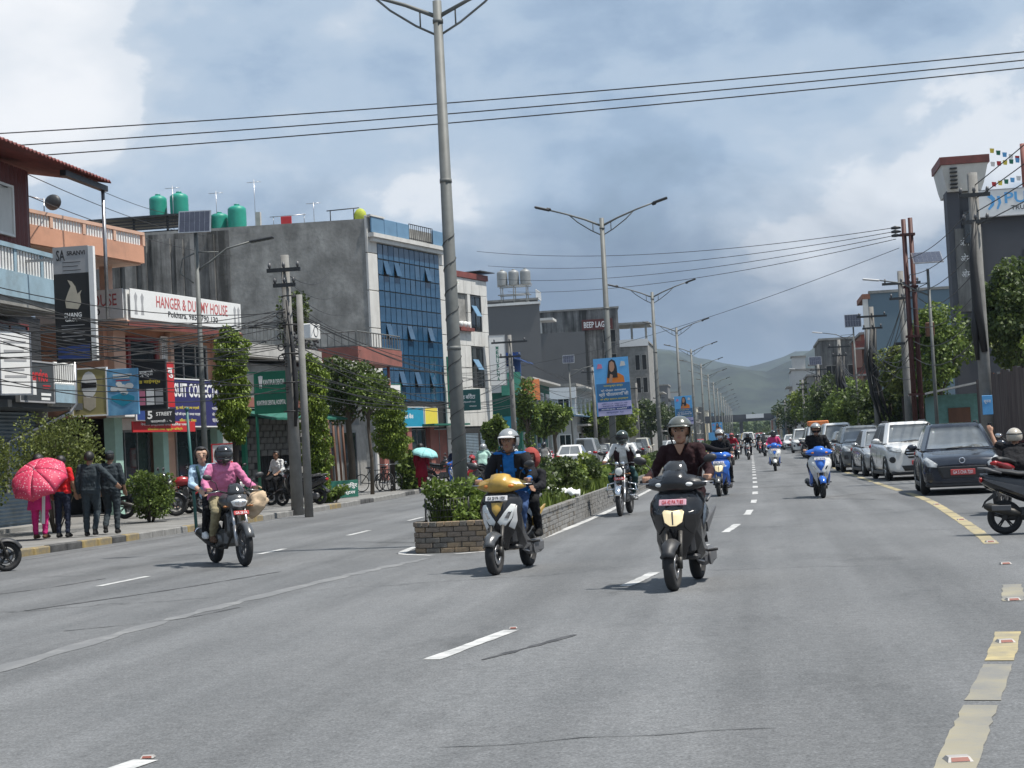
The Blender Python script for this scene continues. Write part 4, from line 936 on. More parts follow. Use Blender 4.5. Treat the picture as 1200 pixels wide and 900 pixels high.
# --- mid-distance shops
def plain(name, label, x0, x1, y0, y1, h, m_, wins=(), street=None, top=None, rows=0, cols=0, front=True, side=1, roofm=None, frame='white_paint', group=None, glassm='glass', slant=0.0):
    """box building; windows on the wall that faces the camera and on the wall that faces the road"""
    e = thing(name, label, 'building', (x0 if side > 0 else x1, y0, 0), 0, group)
    w = x1 - x0; d = y1 - y0; ox = 0 if side > 0 else -w
    fpt = lambda g_: [(ox - g_, -g_), (ox + w + g_, -g_), (ox + w + g_ + slant, d + g_), (ox - g_ + slant, d + g_)]
    MB().prism(fpt(0), 'z', .05, h).build('wall', m_, e)
    MB().prism(fpt(.15), 'z', h + .002, h + .22).build('roof', roofm or 'concrete', e)
    for r_ in range(rows):
        for c_ in range(cols):
            zz = .9 + r_ * 3.0; xx = ox + w * (c_ + .2) / cols
            if zz + 1.5 < h: window(e, xx, xx + w * .55 / cols, zz, zz + 1.5, 0, frame, glassm, 2, 1, .07, .06, True)
    if street:                       # storefront and windows along the road side
        xs = ox + (w if side < 0 else 0)
        n_ = max(1, int(d / 3.2))
        for r_ in range(int(h // 3.0)):
            for c_ in range(n_):
                yy = d * (c_ + .2) / n_; zz = .3 + r_ * 3.0 + (.6 if r_ else 0); hh = 1.5 if r_ else 2.2
                s_ = 1 if side < 0 else -1
                b = MB(); b.box(min(xs, xs + s_ * .06), max(xs, xs + s_ * .06), yy, yy + d * .6 / n_, zz, zz + hh); f = b.build('window' if r_ else 'shopfront', frame, e)
                b = MB(); b.box(min(xs + s_ * .05, xs + s_ * .07), max(xs + s_ * .05, xs + s_ * .07), yy + .08, yy + d * .6 / n_ - .08, zz + .08, zz + hh - .08); b.build('pane', glassm, f)
        for r_ in range(1, int(h // 3.0) + 1):
            s_ = 1 if side < 0 else -1
            b = MB(); b.box(min(xs, xs + s_ * .9), max(xs, xs + s_ * .9), .2, d - .2, r_ * 3.0, r_ * 3.0 + .14); b.build('balcony_slab', 'concrete_light', e)
    return e
mat('grey_wall', (0.145, 0.147, 0.15), 0.85, var=0.07, scale=0.4, dirt=((0.11, 0.11, 0.112), 0.5, 0.4))
mat('cream_wall', (0.5, 0.46, 0.36), 0.85, var=0.1, dirt=((0.3, 0.27, 0.22), 0.5, 0.5)); mat('yellow_wall', (0.55, 0.42, 0.16), 0.85, var=0.1); mat('pale_wall', (0.5, 0.5, 0.49), 0.85, var=0.1, scale=.8, dirt=((0.28, 0.28, 0.27), 0.5, 0.4)); mat('brick_wall', (0.26, 0.12, 0.08), 0.9, var=0.2)
mat('slate_blue', (0.13, 0.19, 0.235), 0.8, var=0.06, scale=.5, dirt=((0.1, 0.14, 0.17), 0.4, 0.5)); mat('dark_grey_wall', (0.075, 0.078, 0.09), 0.8, var=0.1, scale=.5, dirt=((0.055, 0.055, 0.06), 0.5, 0.5))
m1 = plain('shop_house', 'shop house wrapped in green netting with an open blue tarpaulin roof', -20.5, -14.9, 106, 122, 6.0, 'net_green', street=True, side=-1)
box('end_wall', 'maroon_wall', m1, -5.6, -4.2, -.08, -.004, .1, 5.4); box('poster', 'cyan_sign', m1, -1.6, -.3, -.08, -.004, 1.6, 3.6); box('banner', 'sign_white', m1, -2.4, -.3, -.1, -.02, 5.2, 6.9); box('banner', mat('mint_print', (.1, .4, .28), .6), m1, -1.2, .1, -.16, -.102, 5.0, 6.5)
b = MB(); b.prism([(-5.4, 8.6), (-.2, 7.4), (-.2, 7.5), (-5.4, 8.75)], 'y', -.4, 9); b.build('canopy_roof', 'tarp_blue', m1)
for x in (-5.2, -2.6, -.4): b = MB(); b.cyl((x, -.2, 6.2), (x, -.2, 8.4 if x < -4 else 7.6), .06, n=6); b.build('post', 'steel', m1)
box('back_wall', 'tarp_blue', m1, -5.4, -.3, 3, 3.2, 6.2, 8.0); railing(m1, (-5.5, -.05), (-2.5, -.05), 6.2, 7.0, 'white_paint', 12, .03, .04)
sign('banner', 'hanging orange cloth banner on the netted shop house', (-14.2, 106.5, 5.3), 30, 1.2, 1.4, 'orange_cloth', [], None, .04)
m2 = plain('shop_house', 'pale shop house with a white parapet band and long awning', -19, -13.6, 128, 146, 6.2, 'pale_wall', rows=2, cols=3, street=True, side=-1)
b = MB(); b.prism([(-5.5, 4.3), (.8, 3.7), (.8, 3.8), (-5.5, 4.5)], 'y', -1.2, 12); b.build('awning', 'blue_panel', m2); box('parapet_band', 'sign_white', m2, -2.4, .1, -.2, -.02, 5.2, 6.1)
m3 = plain('apartment_block', 'tall blank grey apartment block with a stepped roof', -28.5, -21.8, 172, 196, 17.3, 'grey_wall', side=-1, slant=-4)
MB().prism([(.002, .02), (4.9, .02), (2.0, 20), (-3, 20)], 'z', .05, 13.6).build('lower_wing', 'grey_wall', m3); railing(m3, (-.1, 0), (-.1, 4), 17.5, 18.4, 'white_paint', 6, .04, .05)
box('stair_canopy', 'panel_white', m3, .02, 1.6, -.4, 3, 15.0, 15.25); box('stair_wall', 'panel_white', m3, .01, .35, -.05, .015, 13.65, 15.0)
for k in range(4): window(m3, -5.5 + k * .1, -5.2 + k * .1, 3 + k * 3, 3.6 + k * 3, 0, 'grey_wall', 'glass', 1, 1) if k < 0 else None
m4 = plain('apartment_block', 'weathered bare concrete apartment block with a red roof sign', -25.5, -15.4, 200, 222, 18.2, 'stained_concrete', side=-1, rows=0, slant=-2.5)
for r_ in range(5):
    for c_ in range(2): window(m4, -1.9 + c_ * .9 - .1, -1.3 + c_ * .9, 2 + r_ * 3, 3.6 + r_ * 3, 0, 'concrete', 'interior', 1, 1)
sign('roof_sign', 'red roof sign with white lettering on the bare concrete block', (-18.0, 199.6, 16.3), 0, 3.8, 1.3, 'maroon_sheet', [('BEEP LAGER', 3.3, .75, 'ink_white', 0, 0, .02)], None, .2)
m5 = plain('unfinished_block', 'narrow unfinished concrete block with open column frame on top', -17.9, -13.6, 228, 244, 15.5, 'concrete', side=-1)
for x in (-4.2, -2.3, -.3): box('column', 'concrete', m5, x, x + .3, 0, .3, 15.73, 18.1)
box('top_slab', 'concrete', m5, -4.4, .3, -.3, 8, 18.1, 18.4); box('banner', 'sign_white', m5, -4, .1, -.25, -.16, 15.0, 16.0)
for r_ in range(4):
    for c_ in range(2): window(m5, -1.9 + c_ * .95, -1.2 + c_ * .95, 2 + r_ * 3.2, 4.2 + r_ * 3.2, 0, 'concrete_light', 'interior', 1, 1)
tw = thing('tank_stand', 'steel stand carrying three white water tanks above the roofs', 'stand', (-21.2, 150, 15.0), 0)
b = MB()
for x in (-1.2, 0, 1.2):
    for y in (0, 1.2): b.cyl((x, y, 0), (x, y, 1.7), .05, n=5)
for z in (.1, .9, 1.7): b.cyl((-1.5, 0, z), (1.5, 0, z), .05, n=5); b.cyl((-1.5, 1.2, z), (1.5, 1.2, z), .05, n=5)
b.build('frame', 'galv', tw)
plain('apartment_block', 'grey roof block below the white water tanks', -25, -18.6, 148, 160, 14.7, 'grey_wall', side=-1, roofm='white_paint', slant=-2)
for k in range(3): tank('white water tank on the steel stand above the roofs', (-22.3 + k * 1.1, 150.5, 16.75), .5, 1.5, 'tank_white', 'white tanks on the stand')
rg = random.Random(11)
LW = ['pale_wall', 'concrete', 'cream_wall', 'grey_wall', 'brick_wall', 'yellow_wall', 'slate_blue']
LN = {'pale_wall': 'pale rendered', 'concrete': 'bare concrete', 'cream_wall': 'cream rendered', 'grey_wall': 'dark grey', 'brick_wall': 'red brick', 'yellow_wall': 'yellow painted', 'slate_blue': 'slate blue'}
def far_row(x_in, side, y, y_end, hs, name):
    k = 0
    while y < y_end:
        d = rg.uniform(9, 15); h = rg.uniform(*hs); m_ = LW[k % len(LW)] if k else 'concrete'; w = rg.uniform(8, 12); xi = x_in + rg.uniform(0, 1.5) * side
        x0, x1 = (xi - w, xi) if side < 0 else (xi, xi + w)
        if side < 0: x0, x1 = xi - w, xi
        nst = int(h // 3)
        plain('row_house', '%s %d-storey house in the far row on the %s side of the road' % (LN[m_], nst, name), x0, x1, y, y + d, h, m_, rows=nst, cols=3 if y < 420 else 0, street=y < 480, side=side, group='far houses on the %s side' % name)
        y += d + rg.uniform(.5, 3); k += 1
far_row(-13.2, -1, 250, 640, (6, 11.5), 'shop')
# ------------------------------------------------------------------ right side of the road and the far end
r1 = thing('office_block', 'tall dark grey block with a pale roof turret and white roof board', 'building', (9.35, 74, 0), 0)
MB().prism([(0, 0), (16, 0), (18, 20), (3.4, 20)], 'z', .05, 11.6).build('wall', 'dark_grey_wall', r1); box('corner_pier', 'dark_grey_wall', r1, -.15, .4, -.12, 1, .05, 11.9); box('roof_edge', 'concrete_light', r1, .46, 16.1, -.1, .6, 11.605, 11.8)
tt = MB(); tt.loft([[(-.1 - k * .25, -.3 - k * .3, z), (1.35 + k * .3, -.3 - k * .3, z), (1.35 + k * .3, 2.5, z), (-.1 - k * .25, 2.5, z)] for k, z in ((0, 11.85), (.4, 12.2), (1, 13.0))]); tt.build('roof_turret', 'panel_white', r1)
box('turret_band', 'roof_red', r1, -.42, 1.72, -.68, 2.6, 13.01, 13.35)
for k in range(6): b = MB(); b.box(0, .3, -.75, -.32, 11.95 + k * .17, 12.0 + k * .17); b.build('turret_louvre', 'lamp_black', r1)
box('stair_wall', 'stained_concrete', r1, .1, 1.3, -.16, -.005, 6.5, 10.2); window(r1, .5, 1.2, 9.5, 11.0, -.16, 'lamp_black', 'glass', 1, 1)
for r_ in range(3):
    for c_ in range(3): window(r1, 3 + c_ * 3.2, 4.8 + c_ * 3.2, 1.5 + r_ * 3, 3.1 + r_ * 3, 0, 'lamp_black', 'glass', 2, 1)
for zz in (9.6, 8.9, 8.2): text('ओम नमः', .8, .35, 'ink_white', r1, .7, -.165, zz)
rs = sign('roof_sign', 'white roof board with blue lettering and a blue figure emblem', (12.6, 73.7, 11.2), 0, 4.2, 1.15, 'sign_white', [('PUSKAR', 3.0, .5, 'sky_print', .55, .2, .02), ('TRUST HOSPITAL', 2.4, .2, 'ink_black', .5, -.25)], 'grey_sign', .15)
decal(rs, [(-1.7, .3), (-1.5, .38), (-1.35, .2), (-1.42, -.1), (-1.62, -.3), (-1.7, -.25), (-1.55, -.05), (-1.5, .12), (-1.6, .22)], 'sky_print', -.076, 'figure_emblem'); decal(rs, [(-1.28, .3), (-1.15, .3), (-1.1, .0), (-1.25, -.3), (-1.32, -.25), (-1.22, 0)], 'sky_print', -.076, 'figure_emblem')
fl = thing('prayer_flags', 'strings of small coloured prayer flags over the dark grey roof', 'flags', (11, 74, 11.8), 0)
cols_ = ['sign_white', 'red_sign', 'ink_yellow', 'green_sign', 'sky_print']
b = MB(); b.cyl((1.6, 0, 0), (1.6, 0, 2.0), .1, n=6); b.build('post', 'maroon_wall', fl)
for s_, (z0, z1) in enumerate(((1.3, 1.9), (.4, 1.3), (1.9, 1.0))):
    for k in range(12):
        t = k / 12; x = .2 + t * 3.2; z = z0 + (z1 - z0) * t - .5 * t * (1 - t); b = MB(); b.add([(x, 0, z), (x + .2, .02, z - .02), (x + .18, .05, z - .22), (x + .02, .03, z - .2)], [(0, 1, 2, 3)]); b.build('flag', cols_[(k + s_) % 5], fl)
r2 = thing('apartment_block', 'blank slate blue apartment block behind the roadside trees', 'building', (9.2, 125, 0), 0); MB().prism([(0, 0), (10.8, 0), (12.5, 20), (1.9, 20)], 'z', .05, 11.8).build('wall', 'slate_blue', r2); box('roof', 'concrete', r2, .2, 10.8, -.1, .5, 11.802, 12.0); box('edge_strip', 'panel_white', r2, -.25, .12, -.1, .4, .05, 11.4); box('roof_ledge', 'brick_wall', r2, -.3, .3, -.12, 6, 11.4, 11.79)
r3 = plain('row_house', 'brown brick house with stacked red balconies beside the slate blue block', 10.4, 13.2, 150, 164, 10.2, 'brick_wall', side=1)
for k in range(4): box('balcony', 'roof_red', r3, -.6, 2.6, -1.0, -.005, 1.8 + k * 2.4, 2.4 + k * 2.4); box('balcony_slab', 'concrete_light', r3, -.7, 2.7, -1.1, -.004, 1.65 + k * 2.4, 1.795 + k * 2.4)
r4 = plain('unfinished_block', 'weathered bare concrete block with dark openings right of the road', 7.6, 12, 170, 184, 11, 'stained_concrete', side=1, rows=3, cols=2, glassm='interior', frame='concrete', street=True)
r5 = plain('row_house', 'white flat-roofed house with balconies and a roof turret', 6.9, 11.5, 258, 272, 11.5, 'pale_wall', side=1, rows=3, cols=2, street=True); box('roof_turret', 'pale_wall', r5, .2, 2.2, .5, 4, 11.73, 13.6); box('turret_roof', 'concrete', r5, 0, 2.4, .3, 4.2, 13.61, 13.8)
far_row(6.9, 1, 190, 250, (6, 9), 'tree'); far_row(6.9, 1, 280, 640, (5.5, 10), 'tree')
# low wall, sheds and hedge wall behind the parked cars
mat('rust_sheet', (0.06, 0.043, 0.04), 0.8, var=0.5, scale=2, stretch=(4, 4, .3), dirt=((.16, .14, .13), .6, 1.5, (3, 3, .2))); mat('tin_roof', (0.5, 0.5, 0.49), 0.5, metal=.2, var=.15, dirt=((.3, .28, .25), .5, 1.2))
fe = thing('sheet_fence', 'tall dark rusty sheet fence under the trees beside the pavement', 'fence', (7.9, 36, .13), 90)
for k in range(28):
    b = MB(); V = []
    for i in range(7): V += [(k * .8 + i * .13, .03 if i % 2 else 0, 0), (k * .8 + i * .13, .03 if i % 2 else 0, 2.9 + (k % 3) * .06)]
    b.add(V, [(2 * i, 2 * i + 2, 2 * i + 3, 2 * i + 1) for i in range(6)]); b.build('sheet', 'rust_sheet', fe)
for k in range(12): b = MB(); b.box(k * 2 - .05, k * 2 + .05, -.16, -.06, 0, 3.0); b.build('post', 'concrete', fe)
sh = thing('roadside_shed', 'small roadside shed with pale tin roof and teal wall behind the cars', 'shed', (6.9, 62, .13), 0)
box('wall', mat('teal_wall', (.12, .25, .23), .8, var=.2), sh, 0, 3.2, 0, 4, 0, 2.5); b = MB(); b.prism([(-.4, 2.55), (3.6, 3.2), (3.6, 3.27), (-.4, 2.62)], 'y', -.8, 4.4); b.build('roof', 'tin_roof', sh); box('door', 'brown_wood', sh, .4, 1.2, -.05, -.005, 0, 2.0); window(sh, 1.7, 2.7, 1.0, 1.9, 0, 'white_paint', 'glass', 2, 1); box('signboard', 'orange_cloth', sh, 1.6, 3.3, -.3, -.25, 2.6, 3.2)
# footbridge over the far end of the road
fb = thing('footbridge', 'grey footbridge with a white banner across the far end of the road', 'bridge', (-3, 470, 0), 0)
box('deck', 'dark_grey_wall', fb, -13, 15, 0, 3, 6.0, 6.7); box('parapet', 'dark_grey_wall', fb, -13, 15, -.1, -.01, 6.71, 8.0); box('banner', 'sign_white', fb, 2, 7, -.25, -.12, 6.8, 8.0)
for x in (-12, 0.0, 13.5): box('pier', 'dark_grey_wall', fb, x, x + 1, .8, 2.2, 0, 5.99)

# ------------------------------------------------------------------ hills
def hillmat():
    mt = bpy.data.materials.new('forest_hill'); mt.use_nodes = True; t = mt.node_tree; b = t.nodes['Principled BSDF']; b.inputs['Roughness'].default_value = .9
    tcn = t.nodes.new('ShaderNodeTexCoord'); nz = t.nodes.new('ShaderNodeTexNoise'); nz.inputs['Scale'].default_value = .022; nz.inputs['Detail'].default_value = 10; nz.inputs['Roughness'].default_value = .65
    t.links.new(tcn.outputs['Object'], nz.inputs['Vector']); r_ = t.nodes.new('ShaderNodeValToRGB')
    for e_, (p, c_) in zip(r_.color_ramp.elements, ((.38, (.004, .009, .009)), (.66, (.03, .042, .03)))): e_.position = p; e_.color = (*c_, 1)  # forest greens darkened to stand in for cloud shade over the hills
    t.links.new(nz.outputs['Fac'], r_.inputs[0]); t.links.new(r_.outputs[0], b.inputs['Base Color']); MATS['forest_hill'] = mt
hillmat()
def hill(name, yc, prof, depth, seed):
    b = MB(); xs = [-2600 + i * 26 for i in range(201)]; V = []; K = 26
    for j in range(K):
        t = j / (K - 1); y = yc + (t - .5) * depth; env = math.sin(math.pi * t) ** .8
        for x in xs:
            base = 0
            for i in range(len(prof) - 1):
                if prof[i][0] <= x <= prof[i + 1][0]:
                    f = (x - prof[i][0]) / (prof[i + 1][0] - prof[i][0]); f = f * f * (3 - 2 * f); base = prof[i][1] + (prof[i + 1][1] - prof[i][1]) * f
            nzv = noise.fractal(Vector((x / 260 + seed, y / 260, 0)), 1, 2.1, 6) * 26 + noise.noise(Vector((x / 30, y / 30, seed))) * 9
            V.append((x, y, max(-2, env * (base + nzv * min(1, base / 60)))))
    n_ = len(xs); b.add(V, [(j * n_ + i, j * n_ + i + 1, (j + 1) * n_ + i + 1, (j + 1) * n_ + i) for j in range(K - 1) for i in range(n_ - 1)], True)
    return tag(b.build(name, 'forest_hill'), kind='structure')
hill('hill_near', 2350, [(-2600, 90), (-1200, 120), (-500, 130), (-250, 142), (-110, 122), (-40, 95), (30, 80), (120, 110), (240, 150), (420, 178), (800, 190), (1500, 170), (2600, 120)], 900, 2.3)
hill('hill_far', 3600, [(-2600, 130), (-900, 175), (-420, 205), (-200, 195), (0, 140), (150, 175), (300, 225), (700, 260), (2600, 180)], 1100, 7.7)
# low roofs and trees in the valley before the hills
# ------------------------------------------------------------------ trees and plants
leafmat('leaf_column', (0.035, 0.07, 0.012), (0.23, 0.31, 0.04)); leafmat('leaf_dark', (0.022, 0.042, 0.014), (0.11, 0.15, 0.04)); leafmat('leaf_mid', (0.035, 0.065, 0.015), (0.19, 0.26, 0.055)); leafmat('leaf_bright', (0.07, 0.11, 0.015), (0.24, 0.3, 0.05)); leafmat('leaf_olive', (0.05, 0.07, 0.02), (0.23, 0.27, 0.07)); leafmat('grass_blade', (0.05, 0.08, 0.015), (0.2, 0.26, 0.05)); leafmat('petal', (.6, .58, .55), (.75, .72, .7)); leafmat('petal_pink', (.4, .06, .1), (.6, .15, .2)); leafmat('leaf_far', (0.025, 0.045, 0.018), (0.09, 0.125, 0.045))
mat('bark', (0.1, 0.08, 0.06), 0.9, var=0.3, scale=8, bump=0.6, bscale=25, stretch=(1, 1, .3)); mat('bark_dark', (0.045, 0.036, 0.03), 0.9, var=0.3, scale=8, bump=0.6, bscale=25, stretch=(1, 1, .3))
def leaves(specs, m_, name, parent, seed=1, flower=None, kind=None):
    """specs: list of (centre, radii, n, size, droop) clumps, leaves scattered through each"""
    r_ = np.random.RandomState(seed); VV = []; 
    for (c, rad, n, size, droop) in specs:
        d = r_.normal(size=(n, 3)); d /= np.linalg.norm(d, axis=1)[:, None]
        rr = r_.uniform(.25, 1.0, n) ** .45
        p = np.array(c) + d * rr[:, None] * np.array(rad)
        # direction of each leaf: outward mixed with droop
        u = d * .8 + r_.normal(size=(n, 3)) * .7; u[:, 2] -= droop * 2.0; u /= np.linalg.norm(u, axis=1)[:, None]
        w = np.cross(u, r_.normal(size=(n, 3))); w /= np.maximum(np.linalg.norm(w, axis=1)[:, None], 1e-6)
        s = size * r_.uniform(.6, 1.3, n)[:, None]; asp = .26 if droop > .6 else .42
        VV.append(np.stack([p, p + u * s * .5 + w * s * asp, p + u * s, p + u * s * .5 - w * s * asp], 1))
    V = np.concatenate(VV).reshape(-1, 3); n = len(V) // 4
    me = bpy.data.meshes.new(name); me.vertices.add(n * 4); me.vertices.foreach_set('co', V.astype(np.float32).ravel())
    me.loops.add(n * 4); me.loops.foreach_set('vertex_index', np.arange(n * 4, dtype=np.int32)); me.polygons.add(n); me.polygons.foreach_set('loop_start', np.arange(n, dtype=np.int32) * 4); me.polygons.foreach_set('loop_total', np.full(n, 4, dtype=np.int32))
    me.update(); me.materials.append(MATS[m_]); o = bpy.data.objects.new(name, me); C.objects.link(o); o.parent = parent
    if kind: o['kind'] = kind
    return o
def tree(label, loc, h, crown_z, rx, rz_, m_='leaf_mid', n_clumps=14, per=260, size=.12, seed=1, trunk_r=.12, droop=.25, bark='bark', name='tree', group=None, ry=None, lean=0.0, fl=None, clump=1.0):
    r_ = random.Random(seed); e = thing(name, label, 'tree', loc, 0, group); ry = ry or rx
    b = MB(); top = Vector((lean, 0, crown_z)); pts = [(0, 0, -.05), (lean * .3 + .03, .02, crown_z * .35), (lean * .7 - .03, -.03, crown_z * .7), tuple(top), (lean, 0, crown_z + rz_ * .45)]
    b.tube(pts, [trunk_r * 1.25, trunk_r, trunk_r * .85, trunk_r * .65, trunk_r * .25], 9)
    specs = []; limbs = MB()
    for k in range(n_clumps):
        while True:
            p = Vector((r_.uniform(-1, 1), r_.uniform(-1, 1), r_.uniform(-1, 1)))
            if .25 < p.length < 1: break
        c = Vector((lean + p.x * rx * .78, p.y * ry * .78, crown_z + rz_ * .1 + p.z * rz_ * .78)); cr = r_.uniform(.28, .5) * clump
        specs.append((c, (rx * cr, ry * cr, rz_ * cr * .8), int(per * r_.uniform(.7, 1.3)), size, droop))
        if k < 9:
            a = Vector((lean * .8, 0, crown_z * r_.uniform(.6, .95))); limbs.tube([a, a.lerp(c, .5) + Vector((0, 0, -.06 * rz_)), c], [trunk_r * .45, trunk_r * .28, trunk_r * .1], 6)
    b.build('trunk', bark, e); limbs.build('limbs', bark, e); leaves(specs, m_, 'crown', e, seed)
    if fl: leaves([(s[0], (s[1][0] * 1.05, s[1][1] * 1.05, s[1][2] * 1.05), int(s[2] * .07), size * .8, 0) for s in specs], fl, 'blossom', e, seed + 9)
    return e
def column_tree(label, loc, z0, z1, r, seed, per=19000, group='columnar trees along the pavement', m_='leaf_column'):
    e = thing('columnar_tree', label, 'tree', loc, 0, group); r_ = random.Random(seed); specs = []
    b = MB(); b.tube([(0, 0, -.05), (.03, 0, z0), (0, .02, (z0 + z1) / 2), (0, 0, z1 - .2)], [.1, .085, .06, .02], 9); b.build('trunk', 'bark_dark', e)
    n = 34
    for k in range(n):
        t = (k + .5) / n; z = z0 + (z1 - z0) * t; prof = min(1, .62 + 1.6 * t) * (1 - max(0, t - .86) * 4.2) * r_.uniform(.8, 1.12)
        a = k * 2.4; rr = r * prof
        specs.append(((math.cos(a) * rr * .45, math.sin(a) * rr * .45, z), (rr * .62, rr * .62, (z1 - z0) / n * 2.3), per // n, .09, .85))
    leaves(specs, m_, 'crown', e, seed); return e
column_tree('columnar drooping tree in front of the navy suit board', (-14.35, 44, .13), 2.0, 5.05, .52, 3)
column_tree('columnar drooping tree reaching the pavement behind the concrete poles', (-13.05, 47.8, .13), .2, 4.35, .5, 8, 22000)
column_tree('short weeping columnar tree with bare trunk by the bicycles', (-13.05, 58.2, .13), 1.25, 3.75, .72, 5, 18000)
tree('dense dark green tree with white blossom under the maroon terrace', (-13.9, 55.5, .13), 5, 3.6, 1.35, 1.5, 'leaf_dark', 22, 420, .11, 21, .12, .3, 'bark', fl='petal')
tree('leafy shrub tree leaning out beside the dense blossom tree', (-12.95, 54.5, .13), 4, 3.3, .85, .9, 'leaf_mid', 12, 260, .11, 25, .06, .3, 'bark')
def shrub(label, loc, r, h, m_, seed, n=10, per=200, size=.09, droop=.1, name='shrub', group='shrubs on the pavement', zlo=.25):
    e = thing(name, label, 'shrub', loc, 0, group); r_ = random.Random(seed); b = MB(); specs = []
    for k in range(n):
        a = r_.uniform(0, 6.28); d = r_.uniform(.15, .8) * r; z = h * r_.uniform(zlo + .1, .86)
        c = (math.cos(a) * d, math.sin(a) * d, z); b.tube([(math.cos(a) * .05, math.sin(a) * .05, -.03), (c[0] * .6, c[1] * .6, z * .6), c], [.018, .012, .005], 5)
        specs.append((c, (r * .38, r * .38, h * .2), int(per * r_.uniform(.7, 1.2)), size, droop))
    b.build('stems', 'bark', e); leaves(specs, m_, 'foliage', e, seed); return e
shrub('loose airy shrub in front of the blue-grey roller shutter', (-14.9, 33.2, .13), 1.25, 2.5, 'leaf_olive', 4, 18, 420, .065, .1, zlo=.35)
shrub('spreading airy shrub beside the umbrella couple', (-15.9, 31.6, .13), 1.0, 2.1, 'leaf_olive', 14, 12, 380, .065, .1, zlo=.35)
shrub('feathery conical shrub on the pavement beyond the two uniformed men', (-14.3, 37.2, .13), .62, 1.25, 'leaf_mid', 6, 16, 260, .07, .0, zlo=.02)
shrub('spiky grass-like plant by the bicycles and red-clad woman', (-12.6, 59.5, .13), .5, 1.5, 'leaf_mid', 7, 10, 150, .2, .3, zlo=.05)
shrub('low leafy plant at the foot of the concrete poles', (-12.2, 46.5, .13), .5, .5, 'leaf_mid', 9, 8, 110, .1, .1, zlo=.05)
tree('dark fir with layered boughs in front of the concrete wall', (-21.5, 76, .1), 9, 7.6, .9, 2.4, 'leaf_dark', 16, 160, .16, 41, .1, .35, 'bark_dark')
for k, (x, y, zc, rx, rz_, lb) in enumerate(((-12.6, 92, 2.9, .75, 2.2, 'tall climbing green tree beside the netted shop house'), (-12.6, 80, 2.2, .55, 1.0, 'bushy green tree behind the teal street board'), (-11.9, 99, 2.8, 1.35, 1.4, 'round leafy tree on the pavement before the pale shop house'), (-12.2, 132, 3.0, 1.3, 1.4, 'green tree past the round leafy tree on the pavement'), (-12.3, 158, 3.6, 2.2, 2.2, 'yellow-green tree far along the shop pavement'), (-12.4, 205, 4, 2.5, 2.6, 'dark tree below the unfinished block'), (-12.6, 262, 5, 3.0, 3.4, 'tall tree among the far shop houses'))):
    tree(lb, (x, y, .13), 5, zc, rx, rz_, ('leaf_mid', 'leaf_mid', 'leaf_mid', 'leaf_mid', 'leaf_bright', 'leaf_far', 'leaf_far')[k], 14, 230, .16 + k * .03, 50 + k, .12, .3)
# right side
for k, (x, y, zc, rx, rz_, m_, per, lb) in enumerate((
    (7.9, 71, 4.2, 1.75, 2.1, 'leaf_mid', 420, 'leafy tree with a dark forked trunk beside the concrete cable pole'),
    (9.0, 55, 4.6, 1.7, 1.9, 'leaf_dark', 520, 'shaggy dark tree in front of the dark grey block'),
    (9.9, 58, 4.4, 1.5, 2.1, 'leaf_olive', 420, 'olive tree with hanging twigs against the dark grey block'),
    (8.1, 45, 2.9, .95, .85, 'leaf_bright', 300, 'bright yellow-green branch tree over the rusty sheet fence'),
    (7.4, 88, 2.4, 2.2, 2.0, 'leaf_dark', 420, 'dense dark roadside tree behind the dark red steel pole'),
    (7.2, 104, 2.4, 1.9, 2.1, 'leaf_mid', 420, 'rounded bushy tree behind the line of parked cars'),
    (7.6, 82, 3.9, 1.3, 1.6, 'leaf_olive', 300, 'thin olive tree between the steel pole and the slate blue block'),
    (7.2, 122, 3.0, 2.2, 2.4, 'leaf_mid', 340, 'broad green tree beneath the slate blue block corner'),
    (7.2, 140, 3.4, 2.4, 2.6, 'leaf_dark', 340, 'dark broad tree along the far parked cars'),
    (7.4, 162, 3.8, 2.6, 2.6, 'leaf_mid', 300, 'green tree beside the weathered concrete block'),
    (7.4, 196, 4.2, 2.8, 3.0, 'leaf_bright', 260, 'yellow-green tree past the weathered concrete block'),
    (7.6, 236, 4.5, 3.2, 3.2, 'leaf_far', 240, 'far dark tree before the white flat-roofed house'),
    (8, 300, 5, 3.6, 3.6, 'leaf_far', 220, 'far tree beyond the white flat-roofed house'))):
    tree(lb, (x, y, .13), 6, zc, rx * 1.1, rz_ * 1.1, m_, 30, int(per * .62), .1 + .0008 * y, 80 + k, .13, .4, 'bark_dark', lean=.3 if k == 0 else 0, clump=.72)
# distant wood at the end of the road
r_ = random.Random(77); specs = []
for k in range(150):
    x = r_.uniform(-150, 170); y = r_.uniform(640, 900); specs.append(((x, y, r_.uniform(3, 7)), (r_.uniform(5, 10), 6, r_.uniform(3, 6)), 60, 2.2, .1))
tag(leaves(specs, 'leaf_far', 'far_wood', None, 5), 'mass of distant trees at the far end of the road', 'trees', kind='stuff')

